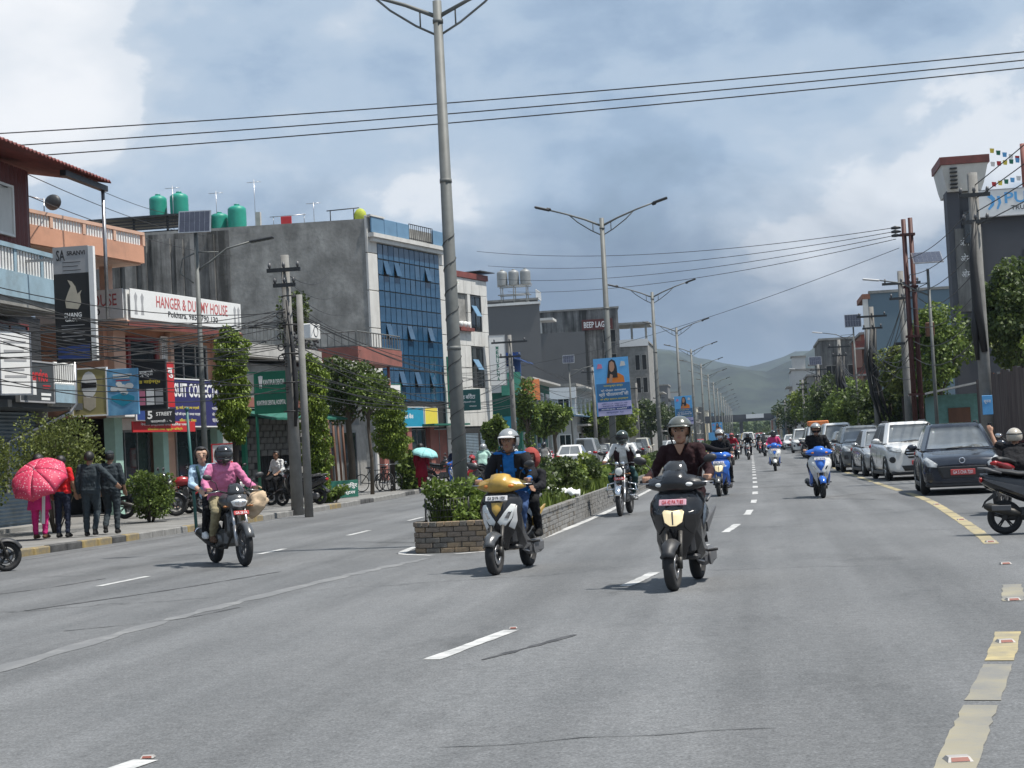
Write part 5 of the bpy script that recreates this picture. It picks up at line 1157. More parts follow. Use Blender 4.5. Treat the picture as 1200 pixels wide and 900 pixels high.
# median planting: grass, shrubs
r_ = np.random.RandomState(9); specs = []
n = 15000; yy = 23.3 + (r_.uniform(0, 1, n) ** 1.7) * 60; xx = r_.uniform(XL + .16, XR - .12, n); hh = r_.uniform(.1, .3, n); a = r_.uniform(0, 6.28, n); dx = np.cos(a) * .008; dy = np.sin(a) * .008; bx, by = r_.normal(0, .05, n), r_.normal(0, .05, n)
wv = .011 * (1 + yy / 40)
V = np.stack([np.stack([xx - np.cos(a) * wv, yy - np.sin(a) * wv, np.full(n, .4)], 1), np.stack([xx + np.cos(a) * wv, yy + np.sin(a) * wv, np.full(n, .4)], 1), np.stack([xx + bx, yy + by, .4 + hh], 1)], 1).reshape(-1, 3)
me = bpy.data.meshes.new('grass'); me.from_pydata(V.tolist(), [], [(3 * i, 3 * i + 1, 3 * i + 2) for i in range(n)]); me.materials.append(MATS['grass_blade']); go = bpy.data.objects.new('grass', me); C.objects.link(go)
tag(go, 'short green grass growing along the top of the median planter', 'grass', kind='stuff')
MG = 'plants in the median'
rr_ = random.Random(4)
shrub('leafy hedge clump at the rounded nose of the median planter', (-4.35, 23.5, .4), .52, .62, 'leaf_mid', 31, 16, 230, .065, .1, 'median_shrub', MG, .05)
shrub('spilling leafy clump at the road corner of the planter nose', (-3.75, 23.55, .4), .4, .5, 'leaf_bright', 32, 12, 200, .06, .4, 'median_shrub', MG, .02)
for k in range(9):
    y = 25.2 + k * 1.7; shrub(('round green rose bush behind the planter grass' if k % 2 else 'pale green leafy bush in the median bed'), (-4.2 + rr_.uniform(-.35, .35), y, .4), rr_.uniform(.4, .6), rr_.uniform(.5, .85), ('leaf_mid', 'leaf_bright', 'leaf_dark')[k % 3], 200 + k, 10, 150, .08, .1, 'median_shrub', MG, .05)
for k in range(26):
    y = 41 + k * 3.2; shrub('small bush in the far stretch of the median', (-4.1 + rr_.uniform(-.4, .4), y, .4), rr_.uniform(.5, .8), rr_.uniform(.4, .9), ('leaf_mid', 'leaf_bright', 'leaf_far')[k % 3], 300 + k, 7, 70, .14, .1, 'median_shrub', MG, .05)
hed = []
for k in range(120): hed.append(((-4.1 + rr_.uniform(-.5, .5), 125 + k * 2.4, .7), (.8, 1.6, .45), 40, .3, .1))
tag(leaves(hed, 'leaf_far', 'hedge', None, 8), 'low hedge running along the far median', 'hedge', kind='stuff')
# ------------------------------------------------------------------ street furniture
lp0 = thing('street_lamp', 'twin-armed grey lamp post rising from the nose of the median planter', 'street lamp', (-4.45, 24.6, .4), 0, 'twin lamp posts along the median')
HL = 8.05
b = MB(); b.tube([(0, 0, -.4), (0, 0, 2.5), (0, 0, HL)], [.118, .105, .07], 14); b.build('post', 'galv', lp0)
b = MB()
for z in (2.6, 5.2, HL - .35): b.cyl((0, 0, z), (0, 0, z + .06), .122 - z * .005, n=14)
b.build('collar', 'galv', lp0)
b = MB(); pts = []
for k in range(220): t = k / 219; z = .2 + t * 4.2; a = t * 11 * 6.283; rr = .122 - z * .0055; pts.append((math.cos(a) * rr, math.sin(a) * rr, z))
b.tube(pts, .006, 4); b.build('wound_wire', 'cable', lp0)
for sx in (-1, 1):
    b = MB(); pts = [(0, 0, HL - .25), (sx * .5, 0, HL - .02), (sx * 1.1, 0, HL + .2), (sx * 1.62, 0, HL + .36)]; b.tube(pts, [.035, .03, .026, .024], 8); b.tube([(0, 0, HL - .55), (sx * .35, 0, HL - .36), (sx * .75, 0, HL - .08), (sx * 1.0, 0, HL + .155)], .018, 6); b.tube([(sx * .28, 0, HL - .4), (sx * .28, 0, HL - .13)], .014, 6); ar = b.build('arm', 'galv', lp0)
    b = MB(); b.bbox(-.24, .24, -.09, .09, -.035, .035, .02); b.bbox(-.28, -.14, -.07, .07, -.07, .02, .02); b.build('lamp_head', 'lamp_black', ar, (sx * 1.84, 0, HL + .42), (0, R(-16) if sx > 0 else R(16 + 180), 0))
LY = [24.6, 50, 76, 101, 126, 151, 176, 201, 226, 251, 276, 301, 330, 360, 395]
for y in LY[1:]:
    c = copy_tree(lp0, None, 'twin-armed grey lamp post with a portrait poster further along the median' if y in (50, 101, 201) else 'plain twin-armed grey lamp post further along the median'); c.location = (-4.2, y, .4)
# portrait posters on the lamp posts: flat print of a seated figure in orange over lines of text
def poster(loc, label, rz=0, w=1.08, h=1.78, tilt=-1.5):
    e = thing('poster_board', label, 'poster', loc, rz, 'posters on the lamp posts')
    b = MB(); b.box(-w / 2, w / 2, -.012, .012, -h / 2, h / 2); b.build('panel', 'sky_print', e)
    q = lambda pts: [(x * w, z * h) for x, z in pts]
    decal(e, q([(-.46, -.5), (.5, -.5), (.5, .06), (-.46, .06)]), 'blue_print', -.0125, 'text_panel'); decal(e, q([(-.46, -.499), (.499, -.499), (.499, -.26), (-.46, -.26)]), 'lilac_print', -.0165, 'lower_text_panel'); decal(e, q([(-.45, -.41), (.49, -.41), (.49, -.36), (-.45, -.36)]), 'ink_blue', -.0205, 'text_band')
    decal(e, q([(-.16, .062), (.36, .062), (.34, .17), (.22, .22), (.08, .25), (-.06, .22), (-.14, .16)]), 'orange_print', -.0126, 'robe'); decal(e, q([(-.13, .15), (.17, .15), (.16, .34), (.12, .44), (.03, .475), (-.06, .44), (-.09, .34)]), 'ink_black', -.0166, 'hair'); decal(e, q([(-.045, .28), (.0, .25), (.06, .27), (.1, .33), (.09, .41), (.03, .44), (-.03, .42), (-.05, .35)]), 'skin_print', -.0206, 'portrait_face'); decal(e, q([(-.1, .07), (.0, .07), (.03, .2), (-.04, .22)]), 'skin_print', -.0206, 'portrait_hand')
    for x, z in ((-.33, .36), (.33, .38)): decal(e, q([(x - .08, z - .04), (x + .08, z - .03), (x + .06, z + .04), (x - .04, z + .05)]), 'pink_print' if x < 0 else 'panel_white', -.0126, 'corner_print')
    for s, wd, ht, m_, z in (('परमपूज्य सन्त', .55, .035, 'ink_yellow', .01), ('को पोखरा आगमनमा', .72, .04, 'ink_white', -.06), ('श्री चीतलमणि जी', .84, .085, 'ink_white', -.135), ('को दिव्य प्रवचन कार्यक्रम', .8, .04, 'ink_yellow', -.215), ('मिति २०८१ भाद्र १५ गते', .74, .03, 'ink_blue', -.295), ('स्थान पोखरा', .7, .03, 'ink_blue', -.335), ('आयोजक समिति', .8, .028, 'ink_white', -.385), ('सम्पर्क ९८', .5, .03, 'ink_blue', -.45)): text(s, wd * w, ht * h, m_, e, .02 * w, -.0215, z * h, bold=.008)
    b = MB(); b.box(-w / 2, -w / 2 + .04, .013, .04, -h / 2, h / 2); b.box(w / 2 - .04, w / 2, .013, .04, -h / 2, h / 2); b.box(-w / 2, w / 2, .013, .04, h / 2 - .04, h / 2); b.build('frame', 'galv', e)
    for z in (-.5, .5):
        bb = MB(); bb.box(-.03, .03, .04, .12, z, z + .05); bb.build('bracket', 'galv', e)
    e.rotation_euler = (0, R(tilt), R(rz)); return e
poster((-4.12, 49.84, 3.2), 'large blue portrait poster of a figure in orange on the lamp post beyond the planter')
poster((-4.0, 100.85, 3.3), 'blue portrait poster on a lamp post beyond the large poster')
poster((-4.0, 200.85, 2.4), 'small-looking blue portrait poster on a distant median lamp post', w=1.3, h=2.1)
for k in range(12):
    bb = MB(); bb.box(-.5, .5, -.02, .02, 0, 1.0); e = thing('banner_board', 'low blue and white banner board in the distant median', 'banner', (-3.7, 165 + k * 8, 1.1), 0, 'banner boards in the median'); bb.build('panel', 'lilac_print' if k % 2 else 'sky_print', e); bb = MB(); bb.cyl((-.4, .03, -.7), (-.4, .03, 1), .03, n=5); bb.cyl((.4, .03, -.7), (.4, .03, 1), .03, n=5); bb.build('posts', 'galv', e)
# wire fence on the planter nose
wf = thing('wire_fence', 'low black wire mesh fence on the nose of the median planter', 'fence', (-4.45, 23.12, .4), 0)
b = MB()
for k in range(13): b.cyl((-.25 + k * .05, 0, 0), (-.25 + k * .05, 0, .36), .004, n=4)
for z in (.1, .2, .36): b.cyl((-.27, 0, z), (.37, 0, z), .006, n=4)
b.build('mesh', 'black', wf)
for x in (-.27, .37): b = MB(); b.cyl((x, 0, -.02), (x, 0, .38), .012, n=6); b.build('post', 'black', wf)
# torn white sheet on the planter wall
b = MB(); V = []; rr_ = random.Random(5)
for i in range(9):
    for j in range(6): t, u = i / 8, j / 5; V.append((t * .6, .06 * math.sin(t * 5) + (u - .5) * .34 * (1 - .2 * t), .03 - .16 * max(0, t - .72) + .1 * math.sin(u * 9 + t * 7) * (1 - t * .5) + rr_.uniform(0, .09)))
b.add(V, [(i * 6 + j, i * 6 + j + 1, (i + 1) * 6 + j + 1, (i + 1) * 6 + j) for i in range(8) for j in range(5)], True)
so_ = b.build('plastic_sheet', 'sign_white', None, (-3.85, 30.6, .5)); tag(so_, 'crumpled white plastic sheet hanging over the planter wall', 'sheet'); m_ = so_.modifiers.new('t', 'SOLIDIFY'); m_.thickness = .006

def solar_lamp(label, loc, h, arm, rz=0, panel_tilt=25, pw_=.85, ph_=.62, m_='galv'):
    e = thing('solar_lamp', label, 'street lamp', loc, rz, 'solar street lamps')
    b = MB(); b.tube([(0, 0, -.05), (0, 0, h * .45), (0, 0, h)], [.075, .065, .05], 12); b.build('post', m_, e)
    b = MB(); b.bbox(-pw_ / 2, pw_ / 2, -.02, .02, -ph_ / 2, ph_ / 2, .008); p = b.build('solar_panel', 'steel', e, (0, -.05, h + ph_ * .4), (R(-panel_tilt), 0, 0))
    for i in range(6):
        for j in range(2): b = MB(); x0 = -pw_ / 2 + .03 + i * (pw_ - .06) / 6; z0 = -ph_ / 2 + .03 + j * (ph_ - .06) / 2; b.box(x0 + .004, x0 + (pw_ - .06) / 6 - .004, -.026, -.021, z0 + .004, z0 + (ph_ - .06) / 2 - .004); b.build('solar_cell', 'solar_cell', p)
    b = MB(); b.tube([(0, 0, h - .95), (arm * .25, 0, h - .75), (arm * .55, 0, h - .45), (arm, 0, h - .3)], [.03, .028, .024, .022], 8); b.tube([(0, 0, h - .5), (arm * .4, 0, h - .52)], .014, 6); b.tube([(0, 0, h - .5), (-.35, 0, h - .65), (-.42, 0, h - 1.0), (-.1, 0, h - 1.25)], .018, 6); a_ = b.build('arm', m_, e)
    s_ = 1 if arm > 0 else -1
    b = MB(); b.bbox(-.3, .3, -.1, .1, -.03, .03, .02); b.build('lamp_head', 'lamp_black' if arm > 0 else 'lamp_grey', a_, (arm + s_ * .26, 0, h - .27), (0, R(-8 * s_), 0))
    return e
mat('solar_cell', (0.045, 0.05, 0.075), 0.2, var=0.2, spec=.6); mat('lamp_grey', (0.5, 0.51, 0.52), 0.5, var=0.1); mat('rust_pole', (0.2, 0.13, 0.1), 0.7, metal=.2, var=.3, scale=5, stretch=(1, 1, .4), dirt=((.3, .29, .28), .6, 3)); mat('red_steel', (0.065, 0.02, 0.017), 0.6, metal=.2, var=.25, scale=4, dirt=((.05, .03, .03), .5, 2))
solar_lamp('solar street lamp with a square panel and rusty post before the peach house', (-13.15, 38, .13), 7.0, 1.35, 8, 18, .8, .6, 'galv')
solar_lamp('solar street lamp beside the dark red steel pole', (6.6, 59.5, .13), 7.0, -1.75, 0, 62, 1.05, 1.0)
solar_lamp('solar street lamp leaning out past the far parked cars', (6.5, 100, .13), 7.7, -1.9, 0, 10, 1.0, .8, 'galv')
solar_lamp('solar street lamp far up the tree-lined kerb', (6.6, 160, .13), 8, -2, 0, 20, 1.2, .9)
solar_lamp('solar street lamp far along the shop pavement', (-12.0, 110, .13), 7, 1.6, 0, 20, .8, .6)
def cpole(label, loc, h, r0, r1, lean=0, m_='pole_concrete', arms=(), group='concrete utility poles'):
    e = thing('utility_pole', label, 'pole', loc, 0, group); b = MB(); b.tube([(0, 0, -.1), (lean * .5, 0, h * .5), (lean, 0, h)], [r0, (r0 + r1) / 2, r1], 12); b.build('shaft', m_, e)
    for z, w in arms:
        a_ = MB(); a_.box(lean * z / h - w / 2, lean * z / h + w / 2, -r1 - .07, -r1, z - .05, z + .05); q = a_.build('cross_arm', 'lamp_black', e)
        for k in range(3):
            i_ = MB(); x = lean * z / h - w * .42 + k * w * .42; i_.tube([(x, -r1 - .035, z + .05), (x, -r1 - .035, z + .12), (x, -r1 - .035, z + .2)], [.02, .05, .03], 8); i_.build('insulator', 'plastic_grey', q)
    return e
pA = cpole('slim pale concrete pole at the kerb beside the thick cable pole', (-10.95, 39.2, .05), 5.5, .11, .075, 0.0)
pB = cpole('thick weathered concrete pole wrapped with black cables', (-11.75, 41, .1), 6.7, .165, .11, -.05, arms=((6.3, .9), (5.9, .6)))
pC = cpole('concrete cable pole with a small blue notice behind the dark hatchback', (6.1, 43.5, .13), 7.9, .17, .13, .0, arms=((7.3, .8), (6.6, .7)))
b = MB(); b.tube([(.02, -.16, 3.2), (-.1, -.2, 4.4), (-.14, -.19, 5.6), (-.05, -.17, 6.6)], [.08, .13, .1, .05], 8); b.tube([(-.16, -.1, 3.0), (-.2, -.15, 3.8), (-.15, -.15, 4.8)], [.05, .09, .04], 8); b.build('cable_bundle', 'cable', pC)
sign('notice', 'small blue notice stuck on the concrete cable pole', (6.1, 43.3, 1.95), 0, .26, .5, 'sky_print', [('सूचना', .18, .1, 'ink_white', 0, .08)], None, .02)
b = MB(); b.tube([(.1, -.2, 2.2), (.16, -.22, 3.0), (.12, -.2, 4.2), (.0, -.16, 5.5)], [.04, .07, .06, .03], 8)
for k in range(5): b.torus((.02 * k, -.1, 2.6 + k * .75), .2 + .02 * (k % 3), .02, 'z', 18, 5)
b.build('cable_bundle', 'cable', pB)
for k in range(5):
    b = MB(); b.torus((-.22, -.12, 4.0 + k * .28), .08, .016, 'y', 14, 5); b.build('insulator_ring', 'lamp_black', pB)
cpole('concrete pole with a long crossarm before the grey apartment block', (-12.8, 88, .1), 7.6, .17, .11, 0, arms=((7.2, 2.0), (6.4, 1.2)))
cpole('concrete pole with a crossarm further along the shop pavement', (-12.3, 130, .1), 7.6, .18, .12, 0, arms=((7.2, 1.8),))
for k, y in enumerate((66, 84, 112, 150, 190, 235, 290)): cpole('concrete utility pole with crossarms along the tree-lined kerb' if y > 80 else 'concrete utility pole just beyond the dark red steel pole', (6.25 + .15 * (k % 2), y, .13), 7.6, .17, .12, 0, arms=((7.1, 1.5), (6.5, 1.0)))
for k, y in enumerate((176, 220, 270, 330)): cpole('concrete utility pole far along the shop pavement', (-12.0, y, .13), 7.8, .17, .12, 0, arms=((7.2, 1.6),))
rp = thing('steel_pole', 'twin dark red steel pole with insulators beside the white parked car', 'pole', (6.0, 60, .13), 0)
b = MB(); b.cyl((-.1, 0, -.1), (-.1, 0, 8.9), .1, .085, 10); b.build('shaft', 'red_steel', rp); b = MB(); b.cyl((.15, .1, -.1), (.15, .1, 8.95), .1, .085, 10); b.build('shaft', 'red_steel', rp)
for z in (2.5, 4.6, 6.4, 8.3): box('strap', 'red_steel', rp, -.25, .28, -.12, .22, z, z + .08)
for k in range(3): b = MB(); b.tube([(-.2, 0, 8.6 - k * .14), (-.4, 0, 8.62 - k * .14), (-.55, 0, 8.6 - k * .14)], [.03, .07, .04], 8); b.build('insulator', 'lamp_black', rp)
b = MB(); b.bbox(.45, .75, -.15, .1, 4.6, 5.1, .02); b.build('junction_box', 'brown_wood', rp); b = MB(); b.bbox(-.65, -.3, -.15, .05, 4.35, 4.45, .02); b.build('bracket', 'lamp_black', rp)
gp = thing('sign_post', 'thin dark green post standing at the kerb', 'post', (-11.75, 33.2, .1), 0)
b = MB(); b.cyl((0, 0, -.05), (-.1, 0, 2.5), .035, .03, 10); b.build('shaft', 'teal_sign', gp); b = MB(); b.ell((-.1, 0, 2.53), (.05, .05, .05), 10, 6); b.build('cap', 'teal_sign', gp)
cs = sign('pavement_board', 'low dark green board with white Devanagari letters on the pavement', (-13.15, 51.0, .42), 60, 1.5, .55, 'net_green', [('कान्तिपुर', .9, .2, 'ink_white', .25, .1, .02), ('डेन्टल', .7, .15, 'ink_white', .25, -.12, .02)], None, .1)
# overhead cables: every cable is a thing
def cable(label, p0, p1, sag, r=.012, group='overhead cables', n=18):
    b = MB(); p0, p1 = Vector(p0), Vector(p1); pts = []
    for k in range(n + 1): t = k / n; p = p0.lerp(p1, t); p.z -= 4 * sag * t * (1 - t); pts.append(p)
    b.tube(pts, r, 5); o = b.build('overhead_cable', 'cable'); return tag(o, label, 'cable', group)
for z0, z1, s_, lv in ((10.6, 10.55, .35, 'topmost'), (10.22, 10.4, .35, 'middle'), (9.85, 10.22, .3, 'lowest')): cable(lv + ' of the three high power cables spanning the whole road', (-26, 40, z0), (16, 40, z1), s_, .016, 'high cables across the road', 40)
rc = random.Random(21)
for k in range(26): cable('black telephone cable sagging past the shop signs to the thick pole', (-15.2 + rc.uniform(-.8, .8), 26, rc.uniform(3.4, 5.6)), (-11.8, 40.95, rc.uniform(3.2, 5.4)), rc.uniform(.1, .8), .011, 'cables in front of the shops')
for k in range(14): cable('black telephone cable running from the thick pole along the shop row', (-11.7, 41.05, rc.uniform(3.2, 5.6)), (-12.75, 88, rc.uniform(3.6, 6.4)), rc.uniform(.4, 1.1), .013, 'cables along the shop row')
for k in range(8): cable('black cable between the far poles on the shop row', (-12.75, 88, rc.uniform(4.5, 7.2)), (-12.3, 130, rc.uniform(4.5, 7.2)), rc.uniform(.4, 1.2), .014, 'cables along the shop row')
for k in range(5): cable('service wire from the thick pole up to the concrete block', (-11.75, 41, 5.5 + .2 * k), (-19 - k * .6, 83, 7 + k * 1.1), .5, .01, 'service wires to the buildings')
for k in range(4): cable('wire crossing the road from the dark red steel pole to the shop roofs', (5.6, 60, 8.75 - k * .14), (-15.5, 95 + k * 4, 13.3 - k * .45), .6, .013, 'wires over the road', 24)
cable('service wire descending to the netted shop house', (5.7, 60, 8.0), (-15, 108, 7.0), .5, .011, 'wires over the road', 24)
for k in range(3): cable('wire rising from the peach house roof to the green tanks', (-15.5, 30, 8.8 - k * .55), (-30 + k * 1.5, 84, 15 - k * 1.2), .4, .012, 'wires over the roofs')
for k in range(7): cable('black cable between the concrete cable pole and the steel pole', (6.1, 43.4, 7.2 - k * .55), (6.0, 60, 7.6 - k * .6), .25 + .05 * k, .013, 'cables on the tree side')
for k in range(4): cable('power cable leaving the concrete cable pole towards the camera side', (6.15, 43.4, 7.7 - k * .35), (9.5, 24, 10.2 - k * .8), .25, .014, 'power cables by the cable pole')
for k in range(12): cable('black cable strung between the utility poles before the trees', (6.0, 60, rc.uniform(3, 7)), (6.25, 84, rc.uniform(3.2, 6.8)), rc.uniform(.3, .9), .014, 'cables on the tree side')
for (ya, yb) in ((84, 112), (112, 150), (150, 190), (190, 235), (235, 290)):
    for k in range(9): cable('black cable in the heavy bundle along the far kerb poles', (6.3, ya, rc.uniform(3.4, 7)), (6.3, yb, rc.uniform(3.4, 7)), rc.uniform(.5, 1.8), .02, 'cables on the tree side')
for y in (84, 112, 150):
    for k in range(3):
        b = MB(); x = 6.1 + k * .22; b.tube([(x, y - .2, 6.6), (x - .12, y - .3, 5), (x + .1, y - .3, 3.2), (x + .5, y - .2, 1.8)], [.05, .12, .1, .04], 7); tag(b.build('cable_bundle', 'cable'), 'drooping black cable bundle tied to a far kerb pole', 'cable', 'drooping cable bundles')
# ------------------------------------------------------------------ two-wheelers (forward = local -Y, so rz 0 rides towards the camera)
def interp(tab, z):
    if z <= tab[0][0]: return tab[0][1:]
    for a, b in zip(tab, tab[1:]):
        if z <= b[0]:
            t = (z - a[0]) / (b[0] - a[0]); t = t * t * (3 - 2 * t) * .5 + t * .5
            return tuple(a[i] + (b[i] - a[i]) * t for i in range(1, len(a)))
    return tab[-1][1:]
def wheel(name, parent, y, r, w, rim='plastic_black', spokes=5, disc=True, x=0.0):
    b = MB(); prof = []
    k = 10
    rings = []
    for i in range(37):
        a = 2 * math.pi * i / 36; ring = []
        for (dx, dr) in ((-.5, -.30), (-.52, -.16), (-.42, -.05), (-.2, -.004), (0, 0), (.2, -.004), (.42, -.05), (.52, -.16), (.5, -.30), (0, -.33)):
            rr = r + dr * r
            ring.append((x + dx * w, y + rr * math.cos(a), r + rr * math.sin(a)))
        rings.append(ring)
    b.loft(rings, smooth=True, caps=False)
    o = b.build('tyre', 'rubber'); o.name = name; o.parent = parent
    rm = MB(); rm.torus((x, y, r), r * .66, .016, 'x', 28, 8, 1.5)
    rm.cyl((x - w * .5, y, r), (x + w * .5, y, r), .035, n=12)
    for i in range(spokes):
        a = 2 * math.pi * i / spokes + .3
        for da in (-.09, .09):
            rm.cyl((x, y + .03 * math.cos(a + da * 3), r + .03 * math.sin(a + da * 3)), (x, y + r * .66 * math.cos(a + da), r + r * .66 * math.sin(a + da)), .012, .01, 6)
    rm.build('rim', rim, o)
    if disc:
        d = MB(); d.torus((x + w * .42, y, r), r * .4, .028, 'x', 24, 6, .12); d.build('brake_disc', 'steel', o)
    return o
def mirror(parent, sx, base, m_='plastic_black', spread=.14, up=.2):
    x0, y0, z0 = base
    b = MB(); b.tube([(sx * x0, y0, z0), (sx * (x0 + .03), y0 - .01, z0 + up * .55), (sx * (x0 + spread * .8), y0 + .01, z0 + up * .92)], .006, 6)
    rot = Matrix.Rotation(R(-12 * sx), 3, 'Y')
    b.ell((sx * (x0 + spread), y0 - .005, z0 + up), (.068, .03, .042), 14, 8, rot)
    o = b.build('mirror', m_, parent)
    g_ = MB(); g_.ell((sx * (x0 + spread), y0 + .018, z0 + up), (.058, .012, .034), 12, 6, rot); g_.build('mirror_glass', 'chrome', o)
    return o
APRON = [(z_, w_ * 1.17, y_, k_) for z_, w_, y_, k_ in [(.27, .06, .36, .03), (.36, .095, .42, .06), (.48, .14, .465, .10), (.60, .185, .495, .15), (.72, .222, .50, .18), (.82, .225, .465, .17), (.90, .185, .41, .12), (.965, .115, .36, .06)]]
def apron_y(x, z):
    w, yf, k = interp(APRON, z); t = min(abs(x) / w, 1.12)
    return -(yf - k * t ** 1.55)
def scooter(label, loc, rz, col, group=None, centre=None, side=None, cowl=None, light='v', plate='plate_pink', plate_txt='BA 42 PA', visor=False, fender='plastic_black', lean=0.0, lit=False, ink='ink_red', fairing=None, scl=1.0):
    """forward is -Y; wheelbase 1.27 m"""
    e = thing('scooter', label, 'scooter', loc, rz, group)
    side = side or col; cowl = cowl or col; centre = centre or col
    wheel('front_wheel', e, -.63, .228, .10); wheel('rear_wheel', e, .62, .222, .105, disc=False)
    # fork and mudguard
    for sx in (-1, 1):
        b = MB(); b.cyl((sx * .075, -.63, .23), (sx * .07, -.5, .56), .019, .023, 10); b.cyl((sx * .075, -.635, .21), (sx * .075, -.62, .32), .026, .026, 10)
        b.build('fork_leg', 'exhaust_black', e)
    b = MB(); rings = []
    for i in range(13):
        a = R(25 + i * 10.5); rr = .272; ring = []
        wd = .085 * (1 if 2 < i < 10 else .8)
        for j in range(7): t = -1 + j / 3; ring.append((t * wd, -.63 - (rr - .05 * t * t) * math.cos(a), .228 + (rr - .05 * t * t) * math.sin(a)))
        for j in range(7): t = 1 - j / 3; ring.append((t * wd * .95, -.63 - (rr - .012 - .05 * t * t) * math.cos(a), .228 + (rr - .012 - .05 * t * t) * math.sin(a)))
        rings.append(ring)
    b.loft(rings, smooth=True); b.build('front_mudguard', fender, e)
    # front apron, a shaped shield
    b = MB(); rings = []
    zs = [.27, .31, .36, .42, .48, .54, .6, .66, .72, .78, .83, .87, .91, .94, .965]
    for z in zs:
        w, yf, k = interp(APRON, z); ring = []
        for j in range(13): t = -1 + j / 6; ring.append((t * w, -(yf - k * abs(t) ** 1.55), z))
        for j in range(13): t = 1 - j / 6; ring.append((t * w * .93, -(yf - k * abs(t) ** 1.55) + .05 + .05 * (1 - t * t), z))
        rings.append(ring)
    b.loft(rings, smooth=True); ap = b.build('front_apron', side, e)
    # centre panel and headlight laid on the apron
    if light == 'wide':       # broad trapezoid lamp with side wings
        MB().patch([(-.2, .70), (-.12, .84), (.12, .84), (.2, .70), (.12, .60), (-.12, .60)], apron_y, .012).build('nose_panel', centre, e)
        lampp = [(-.105, .745), (-.085, .765), (0, .755), (.085, .765), (.105, .745), (.085, .645), (.03, .61), (-.03, .61), (-.085, .645)]
        for sx in (-1, 1): MB().patch([(sx * .205, .76), (sx * .12, .73), (sx * .10, .6), (sx * .17, .52), (sx * .205, .6)], apron_y, .016).build('side_wing', col, e)
        hl = MB().patch(lampp, apron_y, .024).build('headlight', glow('lamp_lit', (.9, .74, .45), .42) if lit else 'lens_clear', e)
        MB().patch([(-.008, .75), (.008, .75), (.006, .62), (-.006, .62)], apron_y, .03).build('lamp_divider', 'plastic_grey', hl)
    else:                     # V of two lamp strips round a coloured beak
        MB().patch([(-.125, .86), (.125, .86), (.09, .72), (0, .6), (-.09, .72)], apron_y, .012).build('nose_panel', centre, e)
        MB().patch([(-.07, .82), (.07, .82), (.05, .73), (0, .66), (-.05, .73)], apron_y, .02).build('beak', col, e)
        for sx in (-1, 1):
            hl = MB().patch([(sx * .2, .79), (sx * .155, .80), (sx * .055, .655), (sx * .012, .60), (sx * .05, .535), (sx * .09, .55), (sx * .16, .63)], apron_y, .018).build('headlight', 'lens_clear', e)
            MB().patch([(sx * .17, .72), (sx * .13, .71), (sx * .09, .64), (sx * .13, .63)], apron_y, .024).build('reflector_cup', 'chrome', hl)
            MB().patch([(sx * .21, .78), (sx * .185, .74), (sx * .17, .64), (sx * .12, .54), (sx * .17, .5), (sx * .208, .6)], apron_y, .01).build('side_wing', col if fairing is None else fairing, e)
        MB().patch([(-.045, .56), (.045, .56), (.035, .5), (-.035, .5)], apron_y, .014).build('air_intake', 'black', e)
    # number plate over the apron
    b = MB(); b.bbox(-.135, .135, -.012, 0, -.032, .032, .008)
    pl = b.build('number_plate', plate, e, (0, apron_y(0, .85) - .022, .868 if light == 'v' else .835), (R(-22), 0, 0))
    text(plate_txt, .21, .04, ink, pl, 0, -.0125, 0, 'plate_lettering', .01, .003)
    # handlebar cowl
    b = MB(); rings = []
    for x, zc, hh, yc, dd in ((-.3, 1.03, .018, -.245, .03), (-.26, 1.03, .035, -.255, .055), (-.2, 1.03, .055, -.27, .085), (-.12, 1.03, .074, -.285, .11), (-.1, 1.045, .095, -.29, .125), (-.04, 1.05, .105, -.295, .135), (.04, 1.05, .105, -.295, .135), (.1, 1.045, .095, -.29, .125), (.12, 1.03, .074, -.285, .11), (.2, 1.03, .055, -.27, .085), (.26, 1.03, .035, -.255, .055), (.3, 1.03, .018, -.245, .03)):
        rings.append([(x, yc + dd * math.copysign(abs(math.cos(a)) ** .8, math.cos(a)), zc + hh * math.copysign(abs(math.sin(a)) ** .8, math.sin(a)) - .03 * (math.cos(a) < -.3)) for a in [2 * math.pi * j / 18 for j in range(18)]])
    b.loft(rings, smooth=True); cw = b.build('handlebar_cowl', cowl, e)
    for sx in (-1, 1):
        b = MB(); b.ell((sx * .145, -.37, 1.005), (.045, .022, .022), 12, 6, Matrix.Rotation(R(sx * 18), 3, 'Z')); b.build('indicator', 'lens_amber' if light == 'v' else 'lens_clear', cw)
        b = MB(); b.cyl((sx * .16, -.25, 1.03), (sx * .35, -.2, 1.035), .014, .014, 8); b.cyl((sx * .25, -.225, 1.032), (sx * .37, -.195, 1.036), .018, .018, 10); b.build('handlebar_grip', 'rubber', e)
        b = MB(); b.tube([(sx * .2, -.29, 1.03), (sx * .28, -.285, 1.02), (sx * .37, -.255, 1.02)], .007, 6); b.build('brake_lever', 'steel', e)
        mirror(e, sx, (.21, -.25, 1.05))
    if visor:
        b = MB(); rings = []
        for z, w, y_ in ((1.09, .12, -.37), (1.14, .125, -.345), (1.19, .11, -.31), (1.235, .075, -.275)):
            rings.append([(w * t, y_ + .06 * t * t, z) for t in (-1, -.6, -.2, .2, .6, 1)] + [(w * t, y_ + .06 * t * t + .01, z) for t in (1, .6, .2, -.2, -.6, -1)])
        b.loft(rings, smooth=True); b.build('windscreen', 'visor_smoke', e)
        MB().patch([(-.05, 1.06), (0, 1.085), (.05, 1.06), (.025, 1.0), (0, .98), (-.025, 1.0)], lambda x, z: -.405 + x * x * 2, .004).build('badge_panel', 'black', cw)
        b = MB()
        for (x0, z0, x1, z1) in ((0, 1.005, 0, 1.035), (0, 1.035, -.02, 1.06), (0, 1.035, .02, 1.06)): b.cyl((x0, -.412, z0), (x1, -.412, z1), .0055, n=6)
